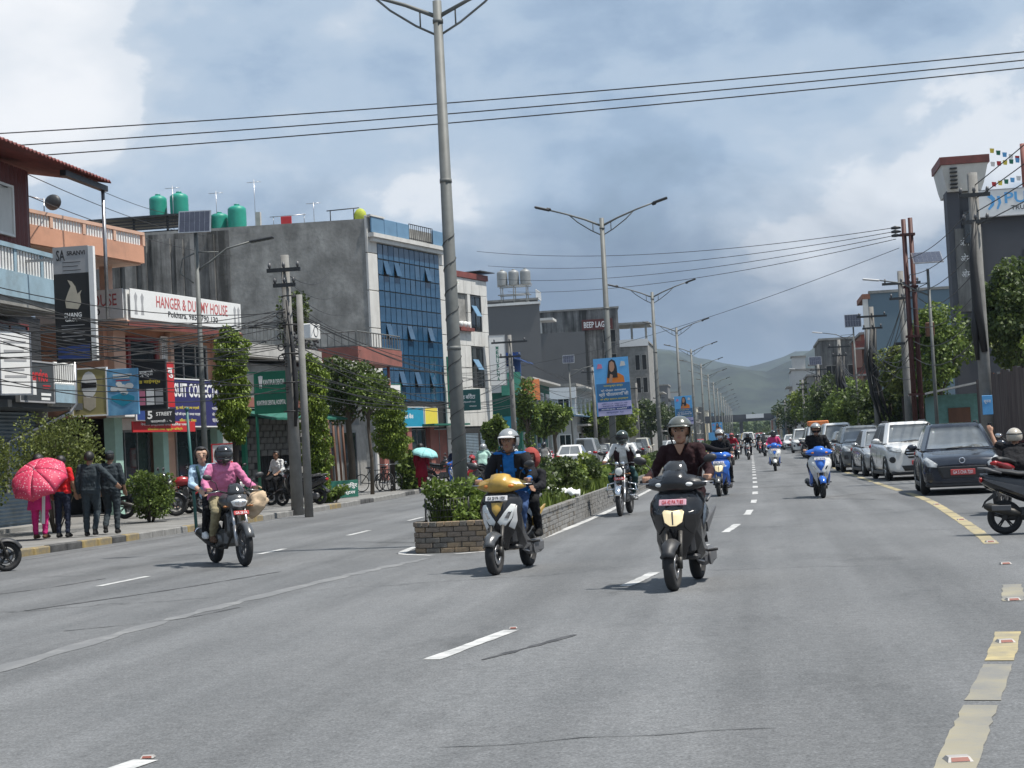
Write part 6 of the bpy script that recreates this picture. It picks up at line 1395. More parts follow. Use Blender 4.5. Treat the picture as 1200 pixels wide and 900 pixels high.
        b.build('emblem', 'ink_white', cw)
    for sx in (-1, 1):
        b = MB(); rings = []
        for y_, z0, z1, w in ((-.36, .5, .86, .19), (-.24, .34, .8, .225), (-.1, .255, .5, .225), (.08, .25, .4, .215), (.2, .27, .37, .19)):
            rings.append([(sx * (w - .05), y_, z0), (sx * w, y_, z0 + (z1 - z0) * .25), (sx * w, y_, z0 + (z1 - z0) * .7), (sx * (w - .04), y_, z1), (sx * (w - .09), y_, z1 - .02), (sx * (w - .09), y_, z0 + .02)])
        b.loft(rings); b.build('lower_fairing', side if side != 'bike_white' else 'bike_blue', e)
    # leg shield back, floor, tunnel
    b = MB(); b.bbox(-.17, .17, -.36, -.2, .33, .92, .03); b.build('leg_shield', 'plastic_black', e)
    b = MB(); b.bbox(-.19, .19, -.33, .12, .27, .325, .02); b.build('floorboard', 'plastic_black', e)
    # rear body
    b = MB(); rings = []
    for y_, w, z0, z1 in ((.05, .13, .34, .62), (.12, .16, .34, .70), (.25, .175, .37, .73), (.45, .17, .44, .755), (.62, .15, .52, .78), (.78, .105, .6, .80), (.9, .05, .68, .80)):
        zc, hh = (z0 + z1) / 2, (z1 - z0) / 2
        rings.append([(w * math.copysign(abs(math.cos(a)) ** .7, math.cos(a)), y_, zc + hh * math.copysign(abs(math.sin(a)) ** .7, math.sin(a))) for a in [2 * math.pi * j / 18 for j in range(18)]])
    b.loft(rings, smooth=True); rb = b.build('rear_body', side, e)
    for sx in (-1, 1):
        b = MB(); b.prism([(.3, .60), (.86, .74), (.8, .70), (.34, .5)], 'x', sx * .155, sx * .182); b.build('side_stripe', col if side != col else 'plastic_grey', rb)
    b = MB(); b.ell((0, .89, .72), (.085, .03, .045), 12, 6); b.build('tail_light', 'lens_red', rb)
    b = MB(); rings = []
    for y_, w, z in ((.04, .09, .73), (.1, .13, .765), (.25, .145, .78), (.42, .145, .79), (.5, .14, .81), (.68, .125, .835), (.8, .08, .825)):
        rings.append([(w * math.cos(a), y_, z + .038 * math.sin(a) - .01) for a in [2 * math.pi * j / 16 for j in range(16)]])
    b.loft(rings, smooth=True); b.build('seat', 'seat_vinyl', e)
    b = MB(); b.tube([(-.13, .62, .8), (-.14, .82, .86), (0, .92, .87), (.14, .82, .86), (.13, .62, .8)], .014, 8); b.build('grab_rail', 'plastic_grey', e)
    # engine, exhaust, stands
    b = MB(); b.bbox(.07, .2, .2, .68, .17, .34, .04); b.cyl((.19, .3, .25), (.21, .3, .25), .08, n=14); b.build('engine_case', 'plastic_grey', e)
    b = MB(); b.tube([(-.13, .15, .24), (-.16, .35, .24), (-.17, .45, .27)], .018, 8); b.tube([(-.17, .42, .26), (-.18, .5, .29), (-.185, .8, .37), (-.185, .86, .385)], [.03, .055, .055, .03], 12); b.build('exhaust', 'exhaust_black', e)
    b = MB(); b.bbox(-.25, -.232, .52, .76, .32, .39, .006); b.build('heat_shield', 'plastic_grey', e)
    for sx in (-1, 1):
        b = MB(); b.tube([(sx * .14, .16, .31), (sx * .27, .18, .33), (sx * .29, .2, .33)], .014, 8); b.build('footrest', 'rubber', e)
    b = MB(); b.tube([(.1, .1, .24), (.17, .25, .2), (.2, .42, .19)], .01, 6); b.build('side_stand', 'steel', e)
    b = MB(); b.prism([(.72, .56), (.86, .44), (.9, .36), (.885, .36), (.84, .43), (.7, .5)], 'x', -.07, .07); b.build('rear_mudguard', 'plastic_black', e)
    e.rotation_euler = (0, R(lean), R(rz)); e.scale = (scl,) * 3
    return e
mat('car_lens', (.4, .42, .43), .12, var=.4, scale=9, spec=.8)
mat('lens_dim', (.25, .09, .02), .3, var=.1)
mat('visor_smoke', (0.035, 0.037, 0.04), 0.12, var=0.1, spec=0.6)
mat('seat_vinyl', (0.02, 0.02, 0.021), 0.55, var=0.2, bump=0.2, bscale=60)
mat('exhaust_black', (0.045, 0.043, 0.04), 0.5, metal=0.5, var=0.3)
mat('bike_black', (0.014, 0.014, 0.016), 0.22, var=0.25, coat=0.4, scale=10)
mat('bike_grey', (0.08, 0.082, 0.085), 0.3, metal=0.2, var=0.15, coat=0.4)
mat('bike_white', (0.66, 0.66, 0.65), 0.25, var=0.06, coat=0.4)
mat('bike_silver', (0.42, 0.43, 0.43), 0.3, metal=0.5, var=0.1, coat=0.3)
mat('bike_blue', (0.025, 0.13, 0.52), 0.25, var=0.12, coat=0.5)
mat('bike_yellow', (0.42, 0.26, 0.045), 0.35, var=0.3, coat=0.4)
mat('bike_red', (0.3, 0.02, 0.025), 0.28, var=0.15, coat=0.4)

def motorcycle(label, loc, rz, col, group=None, fairing=True, guard=False, plate='plate_red', plate_txt='GA 9 PA', lean=0.0, ink='ink_white', scl=1.0, steer=0.0):
    e = thing('motorcycle', label, 'motorcycle', loc, rz, group)
    wheel('front_wheel', e, -.67, .30, .085, 'plastic_grey', 6); wheel('rear_wheel', e, .66, .30, .11, 'plastic_grey', 6, False)
    for sx in (-1, 1):
        b = MB(); b.cyl((sx * .095, -.67, .3), (sx * .09, -.42, .92), .021, .018, 10); b.cyl((sx * .095, -.675, .285), (sx * .094, -.56, .56), .028, .028, 10); b.build('fork_leg', 'steel', e)
        b = MB(); b.tube([(0, -.36, .98), (sx * .12, -.36, 1.02), (sx * .25, -.3, 1.06), (sx * .3, -.26, 1.05)], .012, 8); b.cyl((sx * .27, -.285, 1.055), (sx * .39, -.215, 1.03), .018, .018, 10); b.build('handlebar_grip', 'rubber', e)
        b = MB(); b.tube([(sx * .22, -.36, 1.05), (sx * .3, -.34, 1.04), (sx * .39, -.27, 1.03)], .007, 6); b.build('brake_lever', 'steel', e)
        mirror(e, sx, (.23, -.31, 1.06), spread=.15, up=.19)
        b = MB(); b.cyl((sx * .08, -.47, .83), (sx * .17, -.47, .83), .007, n=6); b.ell((sx * .19, -.475, .83), (.03, .02, .018), 12, 6); b.build('indicator', 'lens_dim', e)
    b = MB(); rings = []
    for i in range(12):
        a = R(20 + i * 11); rr = .335
        rings.append([(t * .062, -.67 - (rr - .03 * t * t) * math.cos(a), .3 + (rr - .03 * t * t) * math.sin(a)) for t in (-1, -.5, 0, .5, 1)] +
                     [(t * .058, -.67 - (rr - .012 - .03 * t * t) * math.cos(a), .3 + (rr - .012 - .03 * t * t) * math.sin(a)) for t in (1, .5, 0, -.5, -1)])
    b.loft(rings, smooth=True); b.build('front_mudguard', col if not guard else 'chrome', e)
    if fairing:
        b = MB(); rings = []
        F_ = [(.78, .10, -.50, .09), (.83, .145, -.56, .11), (.89, .165, -.585, .13), (.95, .16, -.565, .13), (1.0, .135, -.53, .11)]
        for z, w, y_, k in F_:
            rings.append([(t * w, y_ + k * abs(t) ** 2.2, z) for t in [-1 + j / 5 for j in range(11)]] + [(t * w * .9, y_ + k * abs(t) ** 2.2 + .05, z) for t in [1 - j / 5 for j in range(11)]])
        b.loft(rings, smooth=True); fa = b.build('headlight_cowl', col, e)
        fy = lambda x, z: (lambda q: q[1] + q[2] * min(abs(x) / q[0], 1.1) ** 2.2)(interp(F_, z))
        fyn = lambda x, z: fy(x, z) - .012
        hl = MB().patch([(-.12, .9), (-.05, .93), (.05, .93), (.12, .9), (.09, .835), (0, .815), (-.09, .835)], fyn, -.004).build('headlight', 'lens_clear', fa)
        for sx in (-1, 1): MB().patch([(sx * .085, .895), (sx * .02, .905), (sx * .02, .845), (sx * .07, .855)], fyn, -.01).build('reflector_cup', 'chrome', hl)
        b = MB(); rings = []
        for z, w, y_ in ((.995, .13, -.535), (1.05, .125, -.50), (1.11, .1, -.455), (1.15, .06, -.42)):
            rings.append([(w * t, y_ + .08 * t * t, z) for t in (-1, -.6, -.2, .2, .6, 1)] + [(w * t, y_ + .08 * t * t + .01, z) for t in (1, .6, .2, -.2, -.6, -1)])
        b.loft(rings, smooth=True); b.build('windscreen', 'visor_smoke', fa)
    else:
        b = MB(); b.tube([(0, -.60, .88), (0, -.57, .88), (0, -.5, .88), (0, -.45, .88)], [.085, .092, .08, .05], 18); hl = b.build('headlight', 'black_gloss', e)
        b = MB(); b.ell((0, -.595, .88), (.08, .022, .08), 18, 8); b.build('headlight_lens', 'lens_clear', hl)
        b = MB(); b.ell((-.06, -.42, 1.03), (.045, .03, .045), 14, 8); b.ell((.06, -.42, 1.03), (.045, .03, .045), 14, 8); b.build('instrument_dial', 'chrome', e)
    b = MB(); b.bbox(-.11, .11, -.012, 0, -.03, .03, .006); pl = b.build('number_plate', plate, e, (0, -.60 if fairing else -.57, .74), (R(-15), 0, 0)); text(plate_txt, .17, .036, ink, pl, 0, -.0125, 0, 'plate_lettering', .01, .003)
    b = MB(); rings = []
    for y_, w, z0, z1 in ((-.36, .06, .84, .95), (-.28, .12, .78, 1.0), (-.12, .16, .76, 1.03), (.02, .145, .76, 1.0), (.12, .1, .76, .9), (.17, .07, .76, .84)):
        zc, hh = (z0 + z1) / 2, (z1 - z0) / 2
        rings.append([(w * math.copysign(abs(math.cos(a)) ** .75, math.cos(a)), y_, zc + hh * math.sin(a)) for a in [2 * math.pi * j / 18 for j in range(18)]])
    b.loft(rings, smooth=True); tk = b.build('fuel_tank', col, e)
    b = MB(); b.cyl((0, -.12, 1.02), (0, -.12, 1.045), .035, n=14); b.build('filler_cap', 'chrome', tk)
    b = MB(); rings = []
    for y_, w, z in ((.08, .09, .80), (.2, .14, .80), (.4, .15, .82), (.55, .13, .86), (.75, .11, .88), (.86, .06, .87)):
        rings.append([(w * math.cos(a), y_, z + .045 * math.sin(a)) for a in [2 * math.pi * j / 16 for j in range(16)]])
    b.loft(rings, smooth=True); b.build('seat', 'seat_vinyl', e)
    b = MB(); rings = []
    for y_, w, z0, z1 in ((.1, .12, .6, .78), (.35, .13, .64, .8), (.6, .12, .7, .84), (.85, .07, .78, .86), (.95, .03, .82, .86)):
        zc, hh = (z0 + z1) / 2, (z1 - z0) / 2
        rings.append([(w * math.cos(a), y_, zc + hh * math.sin(a)) for a in [2 * math.pi * j / 14 for j in range(14)]])
    b.loft(rings, smooth=True); tl = b.build('tail_panel', col, e)
    b = MB(); b.ell((0, .95, .82), (.06, .02, .03), 12, 6); b.build('tail_light', 'lens_red', tl)
    b = MB(); b.bbox(-.12, .12, -.2, .22, .26, .5, .05); b.tube([(0, -.18, .42), (0, -.26, .62), (0, -.2, .74)], [.09, .085, .07], 12)
    for k in range(7): b.cyl((-.105, -.222 + k * .004, .50 + k * .03), (.105, -.222 + k * .004, .50 + k * .03), .06, n=10)
    b.cyl((-.17, .05, .36), (.17, .05, .36), .09, n=16); b.build('engine', 'engine_grey', e)
    b = MB(); b.tube([(-.05, -.3, .6), (-.07, -.34, .42), (-.1, -.2, .25), (-.12, .1, .24)], .02, 8); b.tube([(-.12, .08, .24), (-.15, .3, .28), (-.18, .42, .34), (-.19, .85, .46)], [.022, .03, .055, .06], 12); b.build('exhaust', 'exhaust_black', e)
    b = MB(); b.tube([(-.19, .80, .45), (-.192, .88, .468)], [.062, .058], 12); b.build('exhaust_tip', 'chrome', e)
    b = MB()
    for sx in (-1, 1): b.tube([(sx * .08, .12, .38), (sx * .085, .66, .3)], .02, 8); b.tube([(sx * .1, .62, .36), (sx * .1, .42, .72)], .028, 8); b.tube([(sx * .05, -.35, .9), (sx * .07, -.1, .7), (sx * .09, .2, .62)], .02, 8)
    b.tube([(0, -.4, .95), (0, -.32, .5)], .022, 8); b.build('frame', 'black', e)
    for sx in (-1, 1):
        b = MB(); b.tube([(sx * .1, .12, .3), (sx * .26, .12, .3)], .014, 8); b.build('footrest', 'rubber', e)
    b = MB(); b.prism([(.6, .62), (.9, .72), (1.0, .5), (.98, .5), (.86, .66)], 'x', -.08, .08); b.build('rear_mudguard', 'plastic_black', e)
    if guard:
        for sx in (-1, 1):
            b = MB()
            for z, wd in ((.62, .29), (.5, .32), (.38, .29)): b.tube([(sx * .05, -.3, z + .05), (sx * wd * .7, -.36, z + .02), (sx * wd, -.3, z), (sx * wd, -.12, z - .03)], .014, 8)
            b.tube([(sx * .27, -.33, .64), (sx * .3, -.33, .5), (sx * .27, -.33, .36)], .013, 8); b.build('crash_bar', 'chrome', e)
    e.rotation_euler = (0, R(lean), R(rz)); e.scale = (scl,) * 3
    return e
mat('engine_grey', (0.13, 0.13, 0.13), 0.45, metal=0.6, var=0.35, scale=12)

# ------------------------------------------------------------------ cars (front = local -Y)
CARS = {
    'hatch': dict(L=3.8, W=1.68, H=1.52, hood=.93, belt=.96, ws0=-.92, ws1=-.15, rf=1.15, rb=1.72, nose=.78),
    'suv': dict(L=4.0, W=1.76, H=1.66, hood=1.05, belt=1.07, ws0=-.95, ws1=-.25, rf=1.35, rb=1.82, nose=.92),
    'sedan': dict(L=4.2, W=1.7, H=1.5, hood=.92, belt=.95, ws0=-.85, ws1=-.1, rf=.95, rb=1.5, nose=.76),
    'van': dict(L=4.2, W=1.66, H=1.9, hood=1.05, belt=1.08, ws0=-1.6, ws1=-1.05, rf=2.0, rb=2.06, nose=.95),
    'minibus': dict(L=4.9, W=1.85, H=2.1, hood=1.1, belt=1.15, ws0=-2.0, ws1=-1.5, rf=2.35, rb=2.42, nose=1.0),
}
def car(label, loc, rz, kind, paint, group=None, plate='plate_red', plate_txt='BA 9 CHA', style='a', scl=1.0, cat='car', name='car', detail=True):
    P = CARS[kind]; L, W, H = P['L'], P['W'], P['H']; h = W / 2; e = thing(name, label, cat, loc, rz, group)
    yf, yr = -L / 2, L / 2
    # lower body: cross-sections along the car
    b = MB(); rings = []
    st = [(yf, .80, .30, P['nose'] - .16), (yf + .05, .87, .22, P['nose'] - .04), (yf + .16, .94, .19, P['nose'] + .01), (yf + .35, .975, .18, P['nose'] + .05), (P['ws0'] - .25 if P['ws0'] - .25 > yf + .4 else yf + .5, .99, .18, P['hood'] - .03),
          (max(P['ws0'], yf + .6), 1.0, .18, P['hood']), (0, 1.0, .18, P['belt']), (P['rf'], 1.0, .18, P['belt'] + .03), (yr - .35, .985, .2, P['belt'] + .02), (yr - .1, .94, .24, P['belt'] - .02), (yr, .86, .32, P['belt'] - .12)]
    for y_, k, z0, z1 in st:
        w = h * k; hh = z1 - z0
        half = [(w * .80, z0), (w * .93, z0 + hh * .07), (w * .985, z0 + hh * .28), (w, z0 + hh * .5), (w * .985, z0 + hh * .75), (w * .94, z0 + hh * .93), (w * .82, z1), (w * .45, z1 + .02), (0, z1 + .028)]
        rings.append([(x, y_, z) for x, z in half] + [(-x, y_, z) for x, z in reversed(half[:-1])])
    b.loft(rings, smooth=True); body = b.build('body', paint, e)
    # cabin
    roof_w = h * .70; belt_w = h * .93; zr = H - .05; zb = P['belt'] - .02
    def plan(y0, y1, w, z, c=.12): return [(-w + c * .6, y0, z), (-w * .5, y0 - .05, z), (0, y0 - .07, z), (w * .5, y0 - .05, z), (w - c * .6, y0, z), (w, y0 + c * 1.6, z), (w, (y0 + y1) / 2, z), (w, y1 - c, z), (w - c, y1, z), (0, y1 + .03, z), (-w + c, y1, z), (-w, y1 - c, z), (-w, (y0 + y1) / 2, z), (-w, y0 + c * 1.6, z)]
    b = MB(); lo = plan(P['ws0'], P['rb'], belt_w, zb); hi = plan(P['ws1'], P['rf'], roof_w, zr)
    top = [(x * .86, y_ * .9 + (P['ws1'] + P['rf']) / 2 * .1, H - .012) for x, y_, z in hi]; top2 = [(x * .4, y_ * .5 + (P['ws1'] + P['rf']) / 2 * .5, H) for x, y_, z in hi]
    b.loft([lo, hi, top, top2], smooth=False); cab = b.build('cabin', paint, e)
    def panel(i, j, mat_, nm, m0=.07, m1=.9, side=.06, parent=cab, push=.008):
        # a glazed panel on the cabin wall between plan points i and j
        a0, a1, c0, c1 = Vector(lo[i]), Vector(lo[j]), Vector(hi[i]), Vector(hi[j])
        q = lambda s, t: (a0 * (1 - s) + a1 * s) * (1 - t) + (c0 * (1 - s) + c1 * s) * t
        n_ = ((a1 - a0).cross(c0 - a0)).normalized()
        if n_.dot(Vector(((a0.x + a1.x) / 2, (a0.y + a1.y) / 2 - (P['ws1'] + P['rf']) / 2, 0))) < 0: n_ = -n_
        c = [q(side, m0), q(1 - side, m0), q(1 - side, m1), q(side, m1)]
        bb = MB(); bb.loft([[tuple(p - n_ * .01) for p in c], [tuple(p + n_ * push) for p in c]])
        return bb.build(nm, mat_, parent)
    b = MB(); V = []; cols = 9
    for r_ in range(5):
        t = .06 + .86 * r_ / 4
        row = []
        for cidx in range(cols):
            s = .035 + .93 * cidx / (cols - 1); u = s * 4; i = min(int(u), 3); f_ = u - i
            p = (Vector(lo[i]) * (1 - f_) + Vector(lo[i + 1]) * f_) * (1 - t) + (Vector(hi[i]) * (1 - f_) + Vector(hi[i + 1]) * f_) * t
            row.append(tuple(p + Vector((0, -.012, .006))))
        V.append(row)
    inner = [[tuple(Vector(p) + Vector((0, .02, -.01))) for p in row] for row in V]
    flat = [p for row in V for p in row] + [p for row in inner for p in row]; N_ = 5 * cols
    fs_ = [(r_ * cols + c_, r_ * cols + c_ + 1, (r_ + 1) * cols + c_ + 1, (r_ + 1) * cols + c_) for r_ in range(4) for c_ in range(cols - 1)]
    edge = [c_ for c_ in range(cols)] + [r_ * cols + cols - 1 for r_ in range(1, 5)] + [4 * cols + c_ for c_ in range(cols - 2, -1, -1)] + [r_ * cols for r_ in range(3, 0, -1)]
    fs_ += [(edge[i], edge[(i + 1) % len(edge)], N_ + edge[(i + 1) % len(edge)], N_ + edge[i]) for i in range(len(edge))]
    b.add(flat, fs_, True); wsn = b.build('windscreen', 'glass_car', cab)
    for (i, j) in ((5, 6), (6, 7), (12, 13), (11, 12)): panel(i, j, 'glass_car', 'side_window')
    panel(8, 9, 'glass_car', 'rear_window', side=.02); panel(9, 10, 'glass_car', 'rear_window', side=.02)
    # front face
    bvh = BVHTree.FromPolygons([v.co for v in body.data.vertices], [tuple(p.vertices) for p in body.data.polygons])
    def fy(x, z):
        hit = bvh.ray_cast(Vector((x, yf - 2, z)), Vector((0, 1, 0)))[0]
        return hit.y if hit and hit.y < yf + .8 else yf + .3
    nz_ = P['nose']
    def fpatch(poly, m_, nm, off=-.012, parent=body, back=-.02): return MB().patch([(x * h, z) for x, z in poly], fy, off, .05, back).build(nm, m_, parent)
    if style == 'a':      # slim sloping lamps, one wide dark grille
        fpatch([(-.62, nz_ - .18), (.62, nz_ - .18), (.5, nz_ - .42), (-.5, nz_ - .42)], 'plastic_black', 'grille')
        for sx in (-1, 1):
            hl = fpatch([(sx * .93, nz_ - .0), (sx * .84, nz_ + .03), (sx * .6, nz_ - .12), (sx * .62, nz_ - .19), (sx * .85, nz_ - .17)], 'car_lens', 'headlight', -.03)
            fpatch([(sx * .88, nz_ - .3), (sx * .74, nz_ - .3), (sx * .7, nz_ - .44), (sx * .88, nz_ - .46)], 'plastic_black', 'fog_light_housing')
        zpl = nz_ - .3
    elif style == 'b':    # upright face: hexagonal grille with bars, big lamps, round fog lamps
        gr = fpatch([(-.42, nz_ - .02), (.42, nz_ - .02), (.5, nz_ - .16), (.36, nz_ - .3), (-.36, nz_ - .3), (-.5, nz_ - .16)], 'plastic_black', 'grille')
        for k in range(3): fpatch([(-.44, nz_ - .06 - k * .08), (.44, nz_ - .06 - k * .08), (.44, nz_ - .085 - k * .08), (-.44, nz_ - .085 - k * .08)], 'chrome', 'grille_bar', -.04, gr)
        for sx in (-1, 1):
            fpatch([(sx * .95, nz_ + .04), (sx * .56, nz_ - .02), (sx * .58, nz_ - .13), (sx * .93, nz_ - .1)], 'car_lens', 'headlight', -.03)
            fpatch([(sx * .86 + .1 * math.cos(a) * .9, nz_ - .33 + .09 * math.sin(a)) for a in [k * math.pi / 5 for k in range(10)]], 'plastic_black', 'fog_light_housing')
        fpatch([(-.6, .42), (.6, .42), (.5, .27), (-.5, .27)], 'plastic_black', 'lower_grille')
        zpl = nz_ - .42
    else:
        fpatch([(-.5, nz_ - .1), (.5, nz_ - .1), (.45, nz_ - .22), (-.45, nz_ - .22)], 'plastic_black', 'grille')
        for sx in (-1, 1): fpatch([(sx * .93, nz_ + .0), (sx * .58, nz_ - .04), (sx * .6, nz_ - .2), (sx * .92, nz_ - .18)], 'car_lens', 'headlight', -.03)
        fpatch([(-.6, .46), (.6, .46), (.5, .3), (-.5, .3)], 'plastic_black', 'lower_grille')
        zpl = nz_ - .3
    b = MB(); b.bbox(-.25, .25, -.015, 0, -.06, .06, .006); pl = b.build('number_plate', plate, e, (0, fy(0, zpl) - .05, zpl))
    text(plate_txt, .4, .075, 'ink_white', pl, 0, -.0155, 0, 'plate_lettering', .01, .003)
    b = MB(); b.torus((0, fy(0, nz_ - .05) - .02, nz_ - .06), .055, .012, 'y', 20, 6); b.build('emblem', 'chrome', e)
    # bumper skirt, sills
    b = MB(); b.bbox(-h * .9, h * .9, yf + .03, yf + .3, .17, .27, .03); b.build('bumper_lip', 'plastic_black', e)
    for sx in (-1, 1):
        b = MB(); b.bbox(sx * h * .97, sx * h * 1.005, -L / 2 + 1.1, L / 2 - 1.0, .17, .27, .015); b.build('sill', 'plastic_black', e)
        b = MB(); mx_, my_, mz_ = sx * (h + .1), P['ws0'] + .42 if P['ws0'] > -1.3 else P['ws0'] + .1, P['belt'] + .06
        b.cyl((sx * (h * .93), my_, mz_ - .05), (mx_, my_, mz_ - .02), .02, n=8); b.ell((mx_, my_, mz_), (.11, .06, .07), 14, 8); b.build('wing_mirror', paint, e)
        b = MB(); b.tube([(sx * roof_w * .86, P['ws1'] + .2, H - .02), (sx * roof_w * .87, P['ws1'] + .3, H + .025), (sx * roof_w * .87, P['rf'] - .3, H + .025), (sx * roof_w * .86, P['rf'] - .15, H - .02)], .016, 6)
        if kind in ('suv', 'hatch'): b.build('roof_rail', 'plastic_black', e)
        for ya in (yf + .72, yr - .72):
            b = MB(); rings = []
            for i in range(15):
                a = math.pi * i / 14
                rings.append([(sx * (h - .02), ya + rr * math.cos(a), .32 + rr * math.sin(a)) for rr in (.33, .385)] + [(sx * (h + .012), ya + rr * math.cos(a), .32 + rr * math.sin(a)) for rr in (.385, .33)])
            b.loft(rings); b.build('wheel_arch', 'plastic_black', e)
            b = MB(); b.torus((sx * (h - .09), ya, .315), .225, .095, 'x', 28, 10, 1.05); b.cyl((sx * (h - .19), ya, .315), (sx * (h - .03), ya, .315), .17, n=18)
            t_ = b.build('wheel', 'rubber', e)
            b = MB(); b.torus((sx * (h - .02), ya, .315), .19, .018, 'x', 24, 6)
            for k in range(5):
                a = 2 * math.pi * k / 5; b.cyl((sx * (h - .02), ya, .315), (sx * (h - .02), ya + .19 * math.cos(a), .315 + .19 * math.sin(a)), .03, .022, 6)
            b.build('rim', 'bike_silver', t_)
    if loc[1] < 75:
        for sx in (-1, 1):
            for yd in (P['ws0'] + .35, (P['ws0'] + P['rf']) / 2 + .1, P['rf'] - .15):
                pts = []
                for z in (.34, .5, .65, .8, P['belt'] - .04):
                    hit = bvh.ray_cast(Vector((sx * 3, yd, z)), Vector((-sx, 0, 0)))[0]
                    if hit: pts.append((hit.x + sx * .001, yd, z))
                if len(pts) > 1: b = MB(); b.tube(pts, .006, 4); b.build('door_seam', 'black', e)
            for yd in ((P['ws0'] + P['rf']) / 2 - .08, P['rf'] - .33):
                hit = bvh.ray_cast(Vector((sx * 3, yd, P['belt'] - .14)), Vector((-sx, 0, 0)))[0]
                if hit: b = MB(); b.bbox(min(hit.x, hit.x + sx * .035), max(hit.x, hit.x + sx * .035), yd - .09, yd + .09, P['belt'] - .16, P['belt'] - .125, .008); b.build('door_handle', paint, e)
    for sx in (-1, 1):
        b = MB(); b.ell((sx * h * .78, yr - .03, P['belt'] - .12), (.16, .05, .09), 12, 6); b.build('tail_light', 'lens_red', e)
    b = MB()
    for sx in (-1, 1): b.tube([(sx * .1 - .25, P['ws0'] - .06, P['hood'] + .03), (sx * .1 + .2, P['ws0'] + .02, P['hood'] + .075)], .01, 6)
    b.build('wiper', 'plastic_black', e)
    e.scale = (scl,) * 3
    return e
for nm, c_ in (('car_navy', (.022, .027, .04)), ('car_white', (.7, .7, .69)), ('car_silver', (.34, .35, .36)), ('car_grey', (.15, .16, .165)), ('car_blue', (.06, .1, .2)), ('car_red', (.35, .03, .025)), ('car_yellow', (.62, .42, .06)), ('car_black', (.02, .02, .022)), ('car_cream', (.6, .58, .5))):
    mat(nm, c_, 0.22, metal=0.25 if nm in ('car_silver', 'car_grey', 'car_navy') else 0.0, var=0.06, coat=0.7, scale=3)
# ------------------------------------------------------------------ people: one continuous body grown over a posed skeleton
def V3(*a): return Vector(a)
def cloth(name, col, bump=0.9, bscale=11, var=0.14, rough=0.85): return mat(name, col, rough, var=var, scale=5, bump=bump, bscale=bscale, spec=0.2)
mat('skin_a', (0.36, 0.2, 0.13), 0.55, var=0.08, scale=14); mat('skin_b', (0.27, 0.145, 0.09), 0.55, var=0.08, scale=14); mat('skin_c', (0.47, 0.29, 0.2), 0.55, var=0.07, scale=14)
mat('hair', (0.012, 0.01, 0.009), 0.5, var=0.3, scale=30, bump=0.3, bscale=80)
mat('eye_white', (0.4, 0.38, 0.36), 0.3, var=0.03); mat('lip', (0.3, 0.12, 0.1), 0.5, var=0.05)
cloth('shoe_black', (0.02, 0.02, 0.02)); cloth('shoe_white', (0.55, 0.55, 0.53)); cloth('shoe_brown', (0.12, 0.07, 0.045))
POSES = {
    'scooter': dict(pelvis=(0, .24, .90), chest=(0, .15, 1.19), neck=(0, .115, 1.385), head=(0, .075, 1.515), sh=(.175, .12, 1.345), el=(.285, .06, 1.115), wr=(.305, -.145, 1.07), hip=(.085, .22, .87), kn=(.17, -.14, .74), an=(.145, -.07, .405), toe=(.15, -.2, .36), grip=True),
    'moto': dict(pelvis=(0, .30, .95), chest=(0, .19, 1.23), neck=(0, .14, 1.42), head=(0, .09, 1.55), sh=(.18, .145, 1.38), el=(.31, .05, 1.16), wr=(.335, -.185, 1.08), hip=(.09, .28, .92), kn=(.2, -.1, .76), an=(.19, .16, .41), toe=(.2, .02, .35), grip=True),
    'pillion': dict(pelvis=(0, .60, 1.0), chest=(0, .56, 1.28), neck=(0, .54, 1.45), head=(0, .51, 1.58), sh=(.165, .55, 1.41), el=(.25, .47, 1.18), wr=(.22, .27, 1.06), hip=(.1, .56, .96), kn=(.24, .2, .8), an=(.235, .38, .46), toe=(.24, .26, .4), grip=False),
    'stand': dict(pelvis=(0, 0, .93), chest=(0, .0, 1.2), neck=(0, .01, 1.41), head=(0, -.01, 1.55), sh=(.18, .01, 1.37), el=(.25, .03, 1.11), wr=(.26, -.06, .89), hip=(.09, 0, .89), kn=(.1, -.02, .5), an=(.1, .02, .09), toe=(.11, -.12, .04), grip=False),
    'sit': dict(pelvis=(0, .0, .88), chest=(0, -.02, 1.15), neck=(0, -.03, 1.34), head=(0, -.06, 1.47), sh=(.175, -.02, 1.3), el=(.25, -.06, 1.05), wr=(.18, -.22, .95), hip=(.09, -.02, .85), kn=(.15, -.36, .75), an=(.14, -.3, .38), toe=(.14, -.42, .33), grip=False),
}
